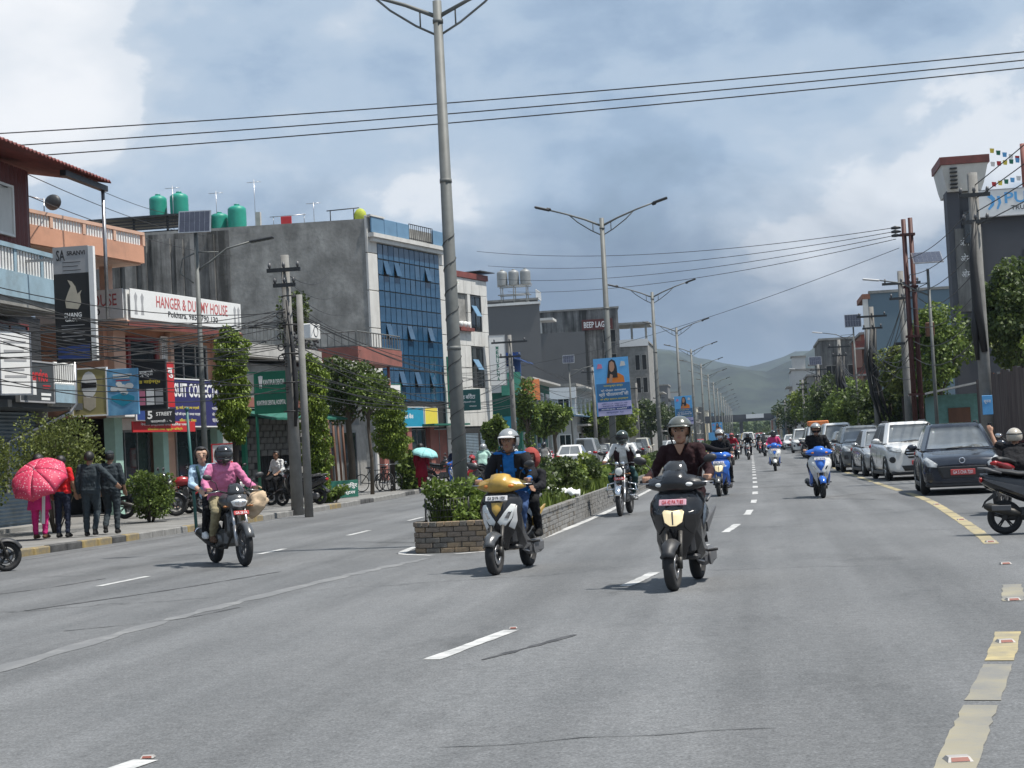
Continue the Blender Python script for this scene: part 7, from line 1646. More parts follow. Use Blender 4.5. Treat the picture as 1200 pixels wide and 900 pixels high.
def person(label, loc, rz, pose, top, bottom, group=None, skin='skin_a', shoe='shoe_black', sleeve='long', over={}, near=False, vox=None, loose=1.0, helmet=None, helmet_mat=None, hair='short', look=(0, 0), face=True, visor_mat=None, peak=None, mask=None, female=False, leg_skin=False, lean=0.0, scl=1.0, extra_mats=None, collar=None):
    e = thing('person', label, 'person', loc, rz, group)
    Q = dict(POSES[pose]); Q.update(over)
    J = {}
    for k, v in Q.items():
        if k in ('grip', 'free'): continue
        if k in ('sh', 'el', 'wr', 'hip', 'kn', 'an', 'toe'):
            for sx, s in ((-1, 'L'), (1, 'R')):
                if k + s in Q: J[k + s] = V3(*Q[k + s])
                else: J[k + s] = V3(v[0] * sx, v[1], v[2])
        elif k[-1] in 'LR' and k[:-1] in Q: J[k] = V3(*v)
        else: J[k] = V3(*v)
    caps = []          # (p0, r0, p1, r1, material slot)
    def cp(p0, r0, p1, r1, s): caps.append((Vector(p0), r0, Vector(p1), r1, s))
    w = .93 if female else 1.0; lt = loose
    pel, che, nek, hd = J['pelvis'], J['chest'], J['neck'], J['head']
    sx_ = (J['shR'] - J['shL']).normalized()
    hx_ = (J['hipR'] - J['hipL']).normalized()
    # torso: bundles of tapered limbs across the body's width
    for t in (-.078, -.052, -.026, 0, .026, .052, .078):
        cp(pel + hx_ * t * w * 1.15, .105 * lt, (pel + che) / 2 + sx_ * t * w, .1 * lt, 'bottom' if False else 'top')
        cp((pel + che) / 2 + sx_ * t * w, .1 * lt, che + sx_ * t * 1.15 * w, .112 * lt, 'top')
        cp(che + sx_ * t * 1.15 * w, .112 * lt, nek + sx_ * t * .9 - V3(0, 0, .085), .085 * lt, 'top')
    cp(J['shL'], .056 * lt, nek - V3(0, 0, .03), .055, 'top'); cp(J['shR'], .056 * lt, nek - V3(0, 0, .03), .055, 'top')
    cp(pel - V3(0, 0, .03) - hx_ * .06, .112 * lt, pel - V3(0, 0, .03) + hx_ * .06, .112 * lt, 'bottom')
    cp(nek - V3(0, 0, .03), .056 * w, hd - V3(0, -.012, .07), .05 * w, 'skin')
    # head
    Mh = Matrix.Rotation(R(look[0]), 3, 'Z') @ Matrix.Rotation(R(look[1]), 3, 'X')
    H_ = lambda x, y, z: hd + Mh @ V3(x, y, z)
    for t in (-.022, .022):
        cp(H_(t, .02, .025), .071, H_(t, -.015, .03), .067, 'skin')
    cp(H_(0, -.03, -.01), .066, H_(0, -.042, -.075), .043, 'skin')
    cp(H_(-.022, -.035, -.06), .04, H_(.022, -.035, -.06), .04, 'skin')
    cp(H_(0, -.098, .01), .008, H_(0, -.112, -.022), .013, 'skin')
    for s in (-1, 1): cp(H_(s * .084, .012, .012), .013, H_(s * .082, .008, -.02), .01, 'skin')
    for s, sg in (('L', -1), ('R', 1)):
        sh, el, wr = J['sh' + s], J['el' + s], J['wr' + s]
        up = 'top'
        if sleeve == 'short':
            mid_ = sh.lerp(el, .72); cp(sh, .063 * lt, mid_, .058 * lt, 'top'); cp(mid_, .044, el, .041, 'skin'); cp(el, .041, wr, .028, 'skin')
        elif sleeve == 'rolled':
            mid_ = el.lerp(wr, .35); cp(sh, .058 * lt, el, .05 * lt, 'top'); cp(el, .052 * lt, mid_, .047 * lt, 'top'); cp(mid_, .037, wr, .028, 'skin')
        else:
            cp(sh, .058 * lt, el, .05 * lt, 'top'); cp(el, .051 * lt, wr, .04 * lt, 'top')
        d = (wr - el).normalized()
        if Q.get('grip') and ('wr' + s) not in over.get('free', ()):
            ax = V3(sg, .12, 0).normalized(); fw = V3(0, -1, 0); dn = V3(0, 0, -1)
            k0 = wr + fw * .035
            for i in range(4):
                off = ax * (-.033 + i * .022); ln = (.9, 1.0, .95, .8)[i] if sg > 0 else (.8, .95, 1.0, .9)[i]
                cp(wr + off * .7, .017, k0 + off + V3(0, -.02, .012), .0135, 'skin')
                p1 = k0 + off + V3(0, -.05 * ln, .006); p2 = k0 + off + V3(0, -.06 * ln, -.03 * ln); p3 = k0 + off + V3(0, -.035, -.048 * ln)
                cp(k0 + off + V3(0, -.02, .012), .0115, p1, .0105, 'skin'); cp(p1, .0105, p2, .01, 'skin'); cp(p2, .01, p3, .0085, 'skin')
            cp(wr + ax * -.03, .015, k0 + ax * -.05 + V3(0, .0, -.025), .011, 'skin'); cp(k0 + ax * -.05 + V3(0, 0, -.025), .011, k0 + ax * -.032 + V3(0, -.03, -.042), .0095, 'skin')
        else:
            side = d.orthogonal().normalized(); side = V3(0, 1, 0).cross(d); side = side.normalized() if side.length > .1 else V3(1, 0, 0)
            nrm = side.cross(d)
            for i in range(4):
                off = side * (-.03 + i * .02); ln = (.8, 1, 1.05, .9)[i]
                cp(wr + off * .6, .016, wr + d * .085 + off, .0125, 'skin')
                p1 = wr + d * (.085 + .035 * ln) + off + nrm * .006; p2 = p1 + d * .03 * ln + nrm * .016
                cp(wr + d * .085 + off, .0105, p1, .0095, 'skin'); cp(p1, .0095, p2, .0085, 'skin')
            cp(wr + d * .02 - side * .02, .015, wr + d * .06 - side * .05 + nrm * .015, .011, 'skin'); cp(wr + d * .06 - side * .05 + nrm * .015, .011, wr + d * .095 - side * .05 + nrm * .025, .009, 'skin')
        hp, kn, an, toe = J['hip' + s], J['kn' + s], J['an' + s], J['toe' + s]
        cp(hp, .098 * lt, kn, .066 * lt, 'bottom')
        if leg_skin: cp(kn, .055, an, .036, 'skin')
        else: cp(kn, .066 * lt, an + (kn - an) * .1, .05 * lt, 'bottom')
        cp(an - V3(0, 0, .0), .04, an - V3(0, 0, .03), .042, 'shoe')
        hl = an + (an - toe) * .25; hl.z = toe.z + .005
        cp(hl, .04, toe, .034, 'shoe'); cp(an - V3(0, 0, .02), .045, toe.lerp(an, .45), .042, 'shoe')
    mb = MB()
    for p0, r0, p1, r1, s in caps: mb.capsule(p0, r0, p1, r1, 10)
    slots = {'top': top, 'bottom': bottom, 'skin': skin, 'shoe': shoe}
    order = ['top', 'bottom', 'skin', 'shoe']
    o = mb.build('body', top, e)
    v_ = vox or (.0085 if near else .016)
    md = o.modifiers.new('r', 'REMESH'); md.mode = 'VOXEL'; md.voxel_size = v_; md.use_smooth_shade = True
    sm = o.modifiers.new('s', 'SMOOTH'); sm.factor = .5; sm.iterations = 3 if near else 2
    dg = bpy.context.evaluated_depsgraph_get(); dg.update()
    me = bpy.data.meshes.new_from_object(o.evaluated_get(dg))
    o.modifiers.clear(); old = o.data; o.data = me; bpy.data.meshes.remove(old)
    me.materials.clear()
    for k in order: me.materials.append(MATS[slots[k]])
    nf = len(me.polygons); cen = np.zeros(nf * 3); me.polygons.foreach_get('center', cen); cen = cen.reshape(-1, 3)
    best = np.full(nf, 1e9); idx = np.zeros(nf, dtype=np.int32)
    for p0, r0, p1, r1, s in caps:
        a = np.array(p0); b_ = np.array(p1); ab = b_ - a; L2 = max(ab @ ab, 1e-9)
        t = np.clip(((cen - a) @ ab) / L2, 0, 1); dd = np.linalg.norm(cen - (a + t[:, None] * ab), axis=1) - (r0 + (r1 - r0) * t)
        if s == 'skin' : dd = dd + .001
        m_ = dd < best; best[m_] = dd[m_]; idx[m_] = order.index(s)
    if v_ < .014:                                   # soft folds in the cloth
        nv = len(me.vertices); co = np.zeros(nv * 3); me.vertices.foreach_get('co', co); co = co.reshape(-1, 3); nr = np.zeros(nv * 3); me.vertices.foreach_get('normal', nr); nr = nr.reshape(-1, 3)
        isc = np.zeros(nv, dtype=bool); li = np.zeros(len(me.loops), dtype=np.int32); me.loops.foreach_get('vertex_index', li); lt_ = np.zeros(nf, dtype=np.int32); me.polygons.foreach_get('loop_total', lt_)
        isc[li] = np.repeat(idx, lt_) < 2
        amp = np.array([noise.noise(Vector((c_[0] * 13 + loc[0], c_[1] * 13, c_[2] * 19))) + .6 * noise.noise(Vector((c_[0] * 30, c_[1] * 30 + loc[1], c_[2] * 24))) if k_ else 0 for c_, k_ in zip(co, isc)])
        me.vertices.foreach_set('co', (co + nr * (amp * .011)[:, None]).ravel())
    me.polygons.foreach_set('material_index', idx); me.polygons.foreach_set('use_smooth', np.ones(nf, dtype=bool)); me.update()
    # face
    rotq = Mh.to_4x4(); rotq.translation = hd
    def hpart(mb_, nm, m_):
        q = mb_.build(nm, m_, e); q.matrix_local = rotq; return q
    if face:
        for s in (-1, 1):
            b = MB(); b.ell((s * .034, -.083, .012), (.014, .006, .006), 12, 6); ey = hpart(b, 'eye', 'eye_white')
            b = MB(); b.ell((s * .034, -.0885, .012), (.0075, .004, .007), 10, 6); q = b.build('iris', 'black', ey)
            b = MB(); b.tube([(s * .014, -.094, .032), (s * .035, -.093, .037), (s * .055, -.08, .032)], [.004, .0055, .003], 6); hpart(b, 'eyebrow', 'hair')
        b = MB(); b.ell((0, -.0885, -.052), (.024, .008, .0075), 12, 6); hpart(b, 'mouth', 'lip')
    if mask:
        b = MB(); rings = []
        for z, wd, k in ((-.095, .045, .07), (-.07, .066, .085), (-.04, .078, .1), (-.012, .082, .108)):
            rings.append([(math.sin(a) * wd, .02 - math.cos(a) * (k + .02), z) for a in [R(-85 + 17 * i) for i in range(11)]] + [(math.sin(a) * wd * .95, .02 - math.cos(a) * (k + .012), z) for a in [R(85 - 17 * i) for i in range(11)]])
        b.loft(rings, smooth=True); hpart(b, 'face_mask', mask)
    # helmet or hair
    def shell(r, c, keep, th=.012, n=32, k=20):
        b = MB(); idx_ = {}; vs_ = []; fs_ = []
        def vid(i, j, lay):
            key = (i, j % n, lay)
            if key not in idx_:
                t = math.pi * i / k; a = 2 * math.pi * (j % n) / n; rr = 1 - lay * th / r[0]
                idx_[key] = len(vs_); vs_.append((c[0] + r[0] * rr * math.sin(t) * math.sin(a), c[1] - r[1] * rr * math.sin(t) * math.cos(a), c[2] + r[2] * rr * math.cos(t)))
            return idx_[key]
        cell = lambda i, j: keep(180 * (i + .5) / k, ((360 * (j + .5) / n + 180) % 360) - 180)
        for i in range(k):
            for j in range(n):
                if not cell(i, j): continue
                fs_.append((vid(i, j, 0), vid(i + 1, j, 0), vid(i + 1, j + 1, 0), vid(i, j + 1, 0))); fs_.append((vid(i, j, 1), vid(i, j + 1, 1), vid(i + 1, j + 1, 1), vid(i + 1, j, 1)))
                for (di, dj, e0, e1) in ((1, 0, (i + 1, j), (i + 1, j + 1)), (-1, 0, (i, j + 1), (i, j)), (0, 1, (i + 1, j + 1), (i, j + 1)), (0, -1, (i, j), (i + 1, j))):
                    ii, jj = i + di, (j + dj) % n
                    if ii < 0 or ii >= k or not cell(ii, jj): fs_.append((vid(*e0, 0), vid(*e0, 1), vid(*e1, 1), vid(*e1, 0)))
        b.add(vs_, fs_, True); return b
    if helmet == 'open':
        b = shell((.128, .148, .138), (0, .012, .028), lambda t, a: t < 72 or (t < (122 if abs(a) > 62 else 0)))
        hm = hpart(b, 'helmet', helmet_mat)
        b = MB(); b.torus((0, .012, .066), .134, .007, 'z', 28, 6, 1.4)
        for i, vv in enumerate(b.v): b.v[i] = (vv[0] * .945, (vv[1] - .012) * 1.09 + .012, vv[2])
        b.build('helmet_band', 'black', hm)
        b = MB(); rings = []
        for f_ in (0, .5, 1):
            rings.append([(math.sin(a) * (.118 + .004 * f_), .01 - math.cos(a) * (.14 + .045 * f_), .077 - .02 * f_) for a in [R(-62 + 12.4 * i) for i in range(11)]] + [(math.sin(a) * (.118 + .004 * f_), .01 - math.cos(a) * (.14 + .045 * f_), .070 - .02 * f_) for a in [R(62 - 12.4 * i) for i in range(11)]])
        b.loft(rings, smooth=True); b.build('helmet_peak', peak or 'black', hm)
        b = MB(); b.tube([(-.1, -.02, -.04), (-.07, -.05, -.115), (0, -.06, -.132), (.07, -.05, -.115), (.1, -.02, -.04)], .0085, 6); b.build('chin_strap', 'black', hm)
    elif helmet == 'full':
        b = shell((.132, .152, .148), (0, .005, .005), lambda t, a: not (68 < t < 104 and abs(a) < 66) and t < 150)
        hm = hpart(b, 'helmet', helmet_mat)
        b = shell((.127, .147, .143), (0, .003, .005), lambda t, a: 62 < t < 110 and abs(a) < 74, .006); b.build('visor', visor_mat or 'visor_smoke', hm)
        b = MB(); b.bbox(-.04, .04, -.153, -.135, -.085, -.06, .006); b.build('chin_vent', 'black', hm)
    elif hair:
        if hair == 'short':
            b = shell((.102, .118, .12), (0, .012, .018), lambda t, a: t < 58 or (t < 96 and abs(a) > 62) or (t < 122 and abs(a) > 105), .02)
            hpart(b, 'hair', 'hair')
        elif hair == 'cap':
            b = shell((.095, .115, .105), (0, .01, .035), lambda t, a: t < 76, .012); q = hpart(b, 'cap', top)
            b = shell((.094, .114, .118), (0, .012, .015), lambda t, a: 64 < t < 122 and abs(a) > 95, .015); hpart(b, 'hair', 'hair')
        elif hair == 'scarf':
            b = shell((.112, .128, .135), (0, .012, .01), lambda t, a: t < 60 or abs(a) > 50, .012); hpart(b, 'head_scarf', top)
        else:   # long
            b = shell((.116, .126, .126), (0, .014, .014), lambda t, a: t < 48 or (t < 118 and abs(a) > 56), .02)
            rings = []
            for z, wd, dp, yo in ((.02, .09, .05, .07), (-.06, .1, .05, .085), (-.14, .1, .045, .095), (-.22, .085, .04, .1), (-.3, .05, .025, .1)):
                rings.append([(math.cos(a) * wd, yo + math.sin(a) * dp, z) for a in [2 * math.pi * i / 14 for i in range(14)]])
            b.loft(rings, smooth=True); hpart(b, 'hair', 'hair')
    if collar:
        b = MB(); c0 = nek - V3(0, 0, .01)
        for sx in (-1, 1):
            b.add([(c0.x + sx * .006, c0.y - .085, c0.z - .06), (c0.x + sx * .055, c0.y - .078, c0.z - .045), (c0.x + sx * .075, c0.y - .01, c0.z + .02), (c0.x + sx * .058, c0.y - .03, c0.z + .035), (c0.x + sx * .03, c0.y - .07, c0.z + .01)], [(0, 1, 2, 3, 4)])
            b.add([(c0.x + sx * .006, c0.y - .078, c0.z - .06), (c0.x + sx * .055, c0.y - .07, c0.z - .045), (c0.x + sx * .075, c0.y - .002, c0.z + .02), (c0.x + sx * .058, c0.y - .022, c0.z + .035), (c0.x + sx * .03, c0.y - .062, c0.z + .01)], [(4, 3, 2, 1, 0)])
        b.build('collar', collar, e)
    e.rotation_euler = (0, R(lean), R(rz)); e.scale = (scl,) * 3
    return e
# ------------------------------------------------------------------ traffic and people
for nm, c_ in (('t_maroon', (.028, .012, .014)), ('t_blue', (.015, .13, .4)), ('jacket_black', (.014, .014, .017)), ('jeans', (.04, .075, .17)), ('jeans_dark', (.02, .025, .045)), ('pink_shirt', (.52, .17, .3)), ('khaki', (.24, .21, .13)), ('sky_jacket', (.36, .5, .62)), ('white_shirt', (.66, .66, .65)), ('vest_dark', (.03, .014, .016)), ('black_cloth', (.012, .012, .014)), ('teal_trouser', (.02, .05, .05)), ('hot_pink', (.62, .035, .2)), ('rose_pink', (.55, .06, .17)), ('red_shirt', (.6, .02, .025)), ('uniform', (.035, .045, .052)), ('crimson', (.25, .012, .03)), ('coral', (.3, .06, .05)), ('aqua', (.3, .6, .6)), ('sack', (.5, .38, .26)), ('mint_shirt', (.4, .6, .52)), ('grey_cloth', (.16, .16, .16))): cloth(nm, c_)
mat('helm_grey', (.13, .135, .12), .22, metal=.3, var=.1, coat=.5); mat('helm_silver', (.36, .37, .37), .25, metal=.4, var=.08, coat=.5); mat('helm_black', (.018, .018, .02), .18, var=.1, coat=.6); mat('helm_olive', (.04, .055, .05), .25, var=.1, coat=.4); mat('helm_red', (.3, .04, .035), .25, var=.1, coat=.5); mat('helm_beige', (.42, .38, .32), .3, var=.08, coat=.3); mat('mask_white', (.7, .7, .7), .8, var=.04)
RIDE = 'riders on the road'; SC = 'scooters on the road'; MO = 'motorcycles on the road'
# black scooter
P1 = (-.71, 16.25, 0)
scooter('black scooter with lit headlight and smoked windscreen crossing the dashed line', P1, -9, 'bike_black', SC, light='wide', visor=True, lit=True, plate='plate_pink', plate_txt='GA 42 PA 7183')
pr1 = person('rider in a dark maroon shirt and grey open helmet on the black scooter', P1, -9, 'scooter', 't_maroon', 'black_cloth', RIDE, near=True, helmet='open', helmet_mat='helm_grey', peak='helm_grey', skin='skin_a', loose=1.02, look=(4, 0))
b = MB(); rings = []
for x, z, w, t in ((.1, 1.38, .035, .02), (.2, 1.36, .04, .02), (.3, 1.32, .03, .015), (.38, 1.31, .02, .01), (.44, 1.33, .01, .005)):
    rings.append([(x, .25 + math.cos(a) * t + x * .2, z + math.sin(a) * w) for a in [2 * math.pi * i / 10 for i in range(10)]])
b.loft(rings, smooth=True); b.build('flapping_hood', 'jacket_black', pr1)
b = MB(); b.prism([(-.05, 1.395), (.05, 1.395), (.02, 1.32), (0, 1.29), (-.02, 1.32)], 'y', -.005, .03); q = b.build('open_neck', 'skin_a', pr1)
# yellow scooter with pillion
P2 = (-2.87, 19.05, 0)
scooter('yellow, white and black scooter beside the nose of the planter', P2, -10, 'bike_yellow', SC, centre='black', side='bike_black', cowl='bike_yellow', fairing='bike_white', plate='plate_white', plate_txt='GA 20 PA 1020', ink='ink_black', fender='bike_grey')
pr2 = person('rider in a bright blue polo, open black jacket and silver helmet on the yellow scooter', P2, -10, 'scooter', 't_blue', 'jeans', RIDE, near=True, helmet='open', helmet_mat='helm_silver', peak='mask_white', skin='skin_b', shoe='shoe_white', collar='t_blue', over={'kn': (.2, -.13, .74)})
def jacket(parent, m_, Q=POSES['scooter'], w=1.0):
    """open jacket: two front panels and sleeves worn over the shirt"""
    for sx in (-1, 1):
        b = MB(); rings = []
        for t in range(7):
            f = t / 6; c = Vector(Q['chest']).lerp(Vector(Q['neck']), f * .95) if t > 2 else Vector(Q['pelvis']).lerp(Vector(Q['chest']), .3 + t * .23)
            z = c.z; rings.append([(sx * (.07 + .0 * f), c.y - .135 + .05 * f, z), (sx * .13, c.y - .125 + .04 * f, z), (sx * .205, c.y - .04, z), (sx * .2, c.y + .1, z), (sx * .185, c.y + .1, z), (sx * .185, c.y - .03, z), (sx * .125, c.y - .105 + .04 * f, z), (sx * .075, c.y - .118 + .05 * f, z)])
        b.loft(rings, smooth=True); b.build('jacket_front', m_, parent)
        b = MB(); b.tube([(sx * Q['sh'][0] * .95, Q['sh'][1], Q['sh'][2] + .01), tuple(Vector((sx * Q['sh'][0], Q['sh'][1], Q['sh'][2])).lerp(Vector((sx * Q['el'][0], Q['el'][1], Q['el'][2])), .5)), (sx * Q['el'][0], Q['el'][1], Q['el'][2]), tuple(Vector((sx * Q['el'][0], Q['el'][1], Q['el'][2])).lerp(Vector((sx * Q['wr'][0], Q['wr'][1], Q['wr'][2])), .92))], [.075, .07, .064, .05], 12); b.build('jacket_sleeve', m_, parent)
jacket(pr2, 'jacket_black')
person('pillion in a black jacket and coral hood on the yellow scooter', P2, -10, 'pillion', 'jacket_black', 'black_cloth', RIDE, near=False, vox=.012, hair='scarf', skin='skin_b', over={'head': (.12, .54, 1.3), 'neck': (.11, .57, 1.18), 'chest': (.08, .58, 1.06), 'pelvis': (.02, .6, .95), 'shL': (-.06, .56, 1.15), 'shR': (.24, .55, 1.13), 'elR': (.28, .46, .98), 'wrR': (.24, .25, .96), 'elL': (-.1, .5, 1.05), 'wrL': (-.12, .35, 1.0)})
e = [o for o in bpy.data.objects if o.name.startswith('head_scarf')][-1]; e.data.materials.clear(); e.data.materials.append(MATS['coral'])
# left motorcycle with pillion, turning in
P3 = (-7.4, 22.25, 0)
motorcycle('dusty black motorcycle carrying a beige sack, turning towards the junction', P3, 36, 'bike_grey', MO, plate='plate_red', plate_txt='GA 28 PA')
person('rider in a pink checked shirt and black helmet on the dusty black motorcycle', P3, 36, 'moto', 'pink_shirt', 'khaki', RIDE, near=True, helmet='full', helmet_mat='helm_black', skin='skin_a', loose=1.1, sleeve='long', collar='pink_shirt', shoe='shoe_brown')
person('woman in a pale blue jacket riding pillion on the dusty black motorcycle', P3, 36, 'pillion', 'sky_jacket', 'black_cloth', RIDE, near=True, hair='long', skin='skin_c', female=True, sleeve='rolled', shoe='mask_white', look=(-14, 0), over={'head': (-.2, .5, 1.56), 'neck': (-.17, .54, 1.43), 'chest': (-.12, .57, 1.26), 'pelvis': (-.03, .6, 1.0), 'shL': (-.32, .55, 1.38), 'shR': (.0, .55, 1.39), 'elL': (-.38, .45, 1.16), 'wrL': (-.3, .25, 1.05), 'elR': (.1, .5, 1.15), 'wrR': (.14, .3, 1.05)})
bp = thing('backpack', 'dark green backpack worn over the pale blue jacket', 'backpack', P3, 36); b = MB(); b.tube([(-.3, .42, 1.42), (-.28, .4, 1.28), (-.26, .42, 1.12)], .022, 8); b.build('strap', 'teal_trouser', bp); b = MB(); b.bbox(-.32, -.02, .68, .86, 1.05, 1.42, .05); b.build('bag', 'teal_trouser', bp)
sk = thing('sack', 'beige cloth sack hanging beside the tank of the dusty motorcycle', 'sack', P3, 36); b = MB(); b.ell((.33, -.27, .84), (.13, .16, .22), 26, 18, Matrix.Rotation(R(32), 3, 'Y')); b.v = [tuple(Vector(v) + (Vector(v) - Vector((.33, -.27, .84))).normalized() * .055 * noise.noise(Vector(v) * 13)) for v in b.v]
b.build('bag_body', 'sack', sk)
b = MB(); b.tube([(.42, -.28, 1.06), (.36, -.27, 1.1), (.3, -.26, 1.06)], .012, 6); b.build('handle', 'sack', sk)
# motorcycle with chrome crash bars
P4 = (-2.58, 32.7, 0)
motorcycle('black motorcycle with chrome crash bars riding along the planter', P4, -4, 'bike_black', MO, fairing=False, guard=True, plate='plate_red')
pr4 = person('rider in a white shirt and dark waistcoat on the motorcycle with crash bars', P4, -4, 'moto', 'white_shirt', 'teal_trouser', RIDE, vox=.012, helmet='full', helmet_mat='helm_olive', visor_mat='black', skin='skin_b', shoe='mask_white', collar='white_shirt', over={'kn': (.25, -.08, .76)})
for sx in (-1, 1):
    b = MB(); rings = []
    for z, y, x0, x1 in ((.95, .18, .1, .17), (1.1, .1, .085, .19), (1.25, .065, .07, .195), (1.36, .07, .07, .17), (1.425, .1, .06, .12)): rings.append([(sx * x0, y, z), (sx * x1, y + .03, z), (sx * (x1 + .02), y + .14, z), (sx * x1, y + .14, z), (sx * (x1 - .02), y + .05, z), (sx * x0, y + .018, z)])
    b.loft(rings, smooth=True); b.build('waistcoat_front', 'vest_dark', pr4)
# blue scooter, masked rider
P5 = (-.78, 41.2, 0)
scooter('blue scooter with silver apron and lit lamp ridden by the masked rider', P5, -6, 'bike_blue', SC, centre='bike_silver', side='bike_blue', fairing='bike_silver', light='wide', lit=True, cowl='bike_blue', plate='plate_white', plate_txt='GA 31', ink='ink_blue', fender='bike_grey')
person('rider in black with a white face mask and silver helmet on the blue scooter', P5, -6, 'scooter', 'black_cloth', 'black_cloth', RIDE, vox=.013, helmet='open', helmet_mat='helm_silver', peak='helm_silver', mask='mask_white', loose=1.05, over={'kn': (.24, -.1, .72), 'an': (.25, .0, .4), 'toe': (.27, -.1, .35)})
P6 = (1.47, 37.25, 0)
scooter('blue and white scooter with white apron near the parked cars', P6, 4, 'bike_blue', SC, centre='bike_blue', side='bike_white', fairing='bike_white', cowl='bike_blue', fender='bike_blue', plate='plate_white', plate_txt='GA 30 PA', ink='ink_blue')
person('rider all in black with grey helmet on the blue and white scooter', P6, 4, 'scooter', 'black_cloth', 'black_cloth', RIDE, vox=.013, helmet='open', helmet_mat='helm_silver', peak='helm_grey', mask='black_cloth', loose=1.1, over={'kn': (.2, -.1, .74)})
P7 = (.92, 67.4, 0)
scooter('white scooter with blue cowl ridden by the figure in pink', P7, 0, 'bike_blue', SC, centre='bike_white', side='bike_white', fairing='bike_white', cowl='bike_blue', fender='bike_white', plate='plate_white')
person('rider in pink with a dark helmet on the white scooter', P7, 0, 'scooter', 'rose_pink', 'black_cloth', RIDE, vox=.02, helmet='full', helmet_mat='helm_black')
b7 = []
for k, (x, y, c_, hm) in enumerate(((-.2, 104, 'black_cloth', 'helm_black'), (.95, 118, 'grey_cloth', 'helm_silver'), (-1.0, 86, 'crimson', 'helm_red'), (-1.5, 96, 'jeans_dark', 'helm_black'), (-.9, 112, 'grey_cloth', 'helm_black'), (.7, 140, 'black_cloth', 'helm_silver'), (-1.2, 135, 'white_shirt', 'helm_black'), (-1.8, 120, 'red_shirt', 'helm_silver'), (1.2, 165, 'uniform', 'helm_black'))):
    lb = ('black', 'grey', 'crimson', 'navy', 'pale grey', 'dark', 'white-shirted', 'red-shirted', 'slate')[k]
    motorcycle('distant motorcycle under the %s rider' % lb, (x, y, 0), (-3, 4, -2, 5, 0, 3, -4, 2, 0)[k], ('bike_black', 'bike_grey', 'bike_red')[k % 3], MO, fairing=bool(k % 2))
    person('distant rider in %s clothing up the road' % lb, (x, y, 0), (-3, 4, -2, 5, 0, 3, -4, 2, 0)[k], 'moto', c_, 'jeans_dark', RIDE, vox=.025, helmet='full', helmet_mat=hm, face=False)
# blue two-wheeler going along the shop pavement
P8 = (-10.55, 57.5, 0)
scooter('blue and white scooter on the far carriageway by the woman with the aqua umbrella', P8, 6, 'bike_blue', SC, centre='bike_white', side='bike_blue', fairing='bike_blue', fender='bike_white', plate='plate_white')
person('rider in navy and dark helmet beside the woman with the aqua umbrella', P8, 6, 'scooter', 'jeans_dark', 'jeans_dark', RIDE, vox=.018, helmet='full', helmet_mat='helm_black')
# scooter entering at the left edge
P9 = (-11.52, 22.4, 0)
scooter('black scooter entering beside the yellow and black kerb', P9, 128, 'bike_black', SC, side='bike_black', centre='bike_black', cowl='bike_black', light='wide')
person('rider with white sleeves on the black scooter entering by the kerb', P9, 128, 'scooter', 'white_shirt', 'jeans_dark', RIDE, vox=.012, helmet='open', helmet_mat='helm_black', skin='skin_a')

# parked cars
PC = 'cars parked along the kerb'
hy = car('dark navy hatchback with red number plate parked by the yellow line', (4.45, 36.95, 0), -3, 'hatch', 'car_navy', PC, style='a', plate_txt='GA 5 CHA 7201')
car('white compact SUV parked behind the dark navy hatchback', (4.5, 48.4, 0), 4, 'suv', 'car_white', PC, style='b')
car('silver saloon parked behind the white SUV', (4.25, 54.3, 0), 3, 'sedan', 'car_silver', PC, style='c')
car('grey SUV parked two behind the white SUV', (4.0, 61, 0), 1, 'suv', 'car_grey', PC, style='a')
car('dark grey saloon parked behind the grey SUV', (4.1, 70, 0), 0, 'sedan', 'car_grey', PC, style='c')
for k, (y, kd, pt, lb) in enumerate(((78, 'van', 'car_white', 'white van parked in the far line by the trees'), (86, 'hatch', 'car_black', 'black hatchback in the far parked line'), (94, 'hatch', 'car_silver', 'silver hatchback in the far parked line'), (103, 'van', 'car_cream', 'cream van in the far parked line'), (112, 'suv', 'car_white', 'white SUV in the far parked line'), (121, 'sedan', 'car_blue', 'blue saloon in the far parked line'), (131, 'van', 'car_white', 'white van furthest up the parked line'), (141, 'hatch', 'car_red', 'red hatchback in the far parked line'), (152, 'suv', 'car_silver', 'silver SUV in the far parked line'), (165, 'sedan', 'car_white', 'white saloon at the end of the parked line'))):
    car(lb, (4.1 + .25 * (k % 3) - .1, y, 0), 0, kd, pt, PC, style='abc'[k % 3])
ct = car('white van with an orange roof load among the far parked cars', (4.0, 98.5, 0), 0, 'van', 'car_white', PC, style='c'); box('roof_load', 'orange_cloth', ct, -.6, .6, -.9, 1.2, 1.91, 2.2, .05)
TR = 'vehicles coming down the road'
for k, (x, y, kd, pt, lb) in enumerate(((-.35, 215, 'minibus', 'car_white', 'white van coming down the middle of the far road'), (-2.2, 232, 'sedan', 'car_white', 'white saloon beside the oncoming white van'), (-.7, 252, 'minibus', 'car_yellow', 'yellow minibus behind the oncoming white van'), (1.7, 200, 'hatch', 'car_silver', 'silver hatchback coming down the far road'), (1.4, 236, 'suv', 'car_blue', 'blue SUV in the far traffic'), (2.6, 182, 'hatch', 'car_white', 'white hatchback passing the far parked cars'), (1.5, 285, 'minibus', 'car_red', 'red minibus far up the road'), (-1.6, 290, 'minibus', 'car_silver', 'silver minibus far up the road'), (.3, 320, 'minibus', 'car_white', 'white minibus furthest up the road'), (2.4, 262, 'sedan', 'car_black', 'black saloon in the far traffic'))): car(lb, (x, y, 0), 0, kd, pt, TR, style='abc'[k % 3])
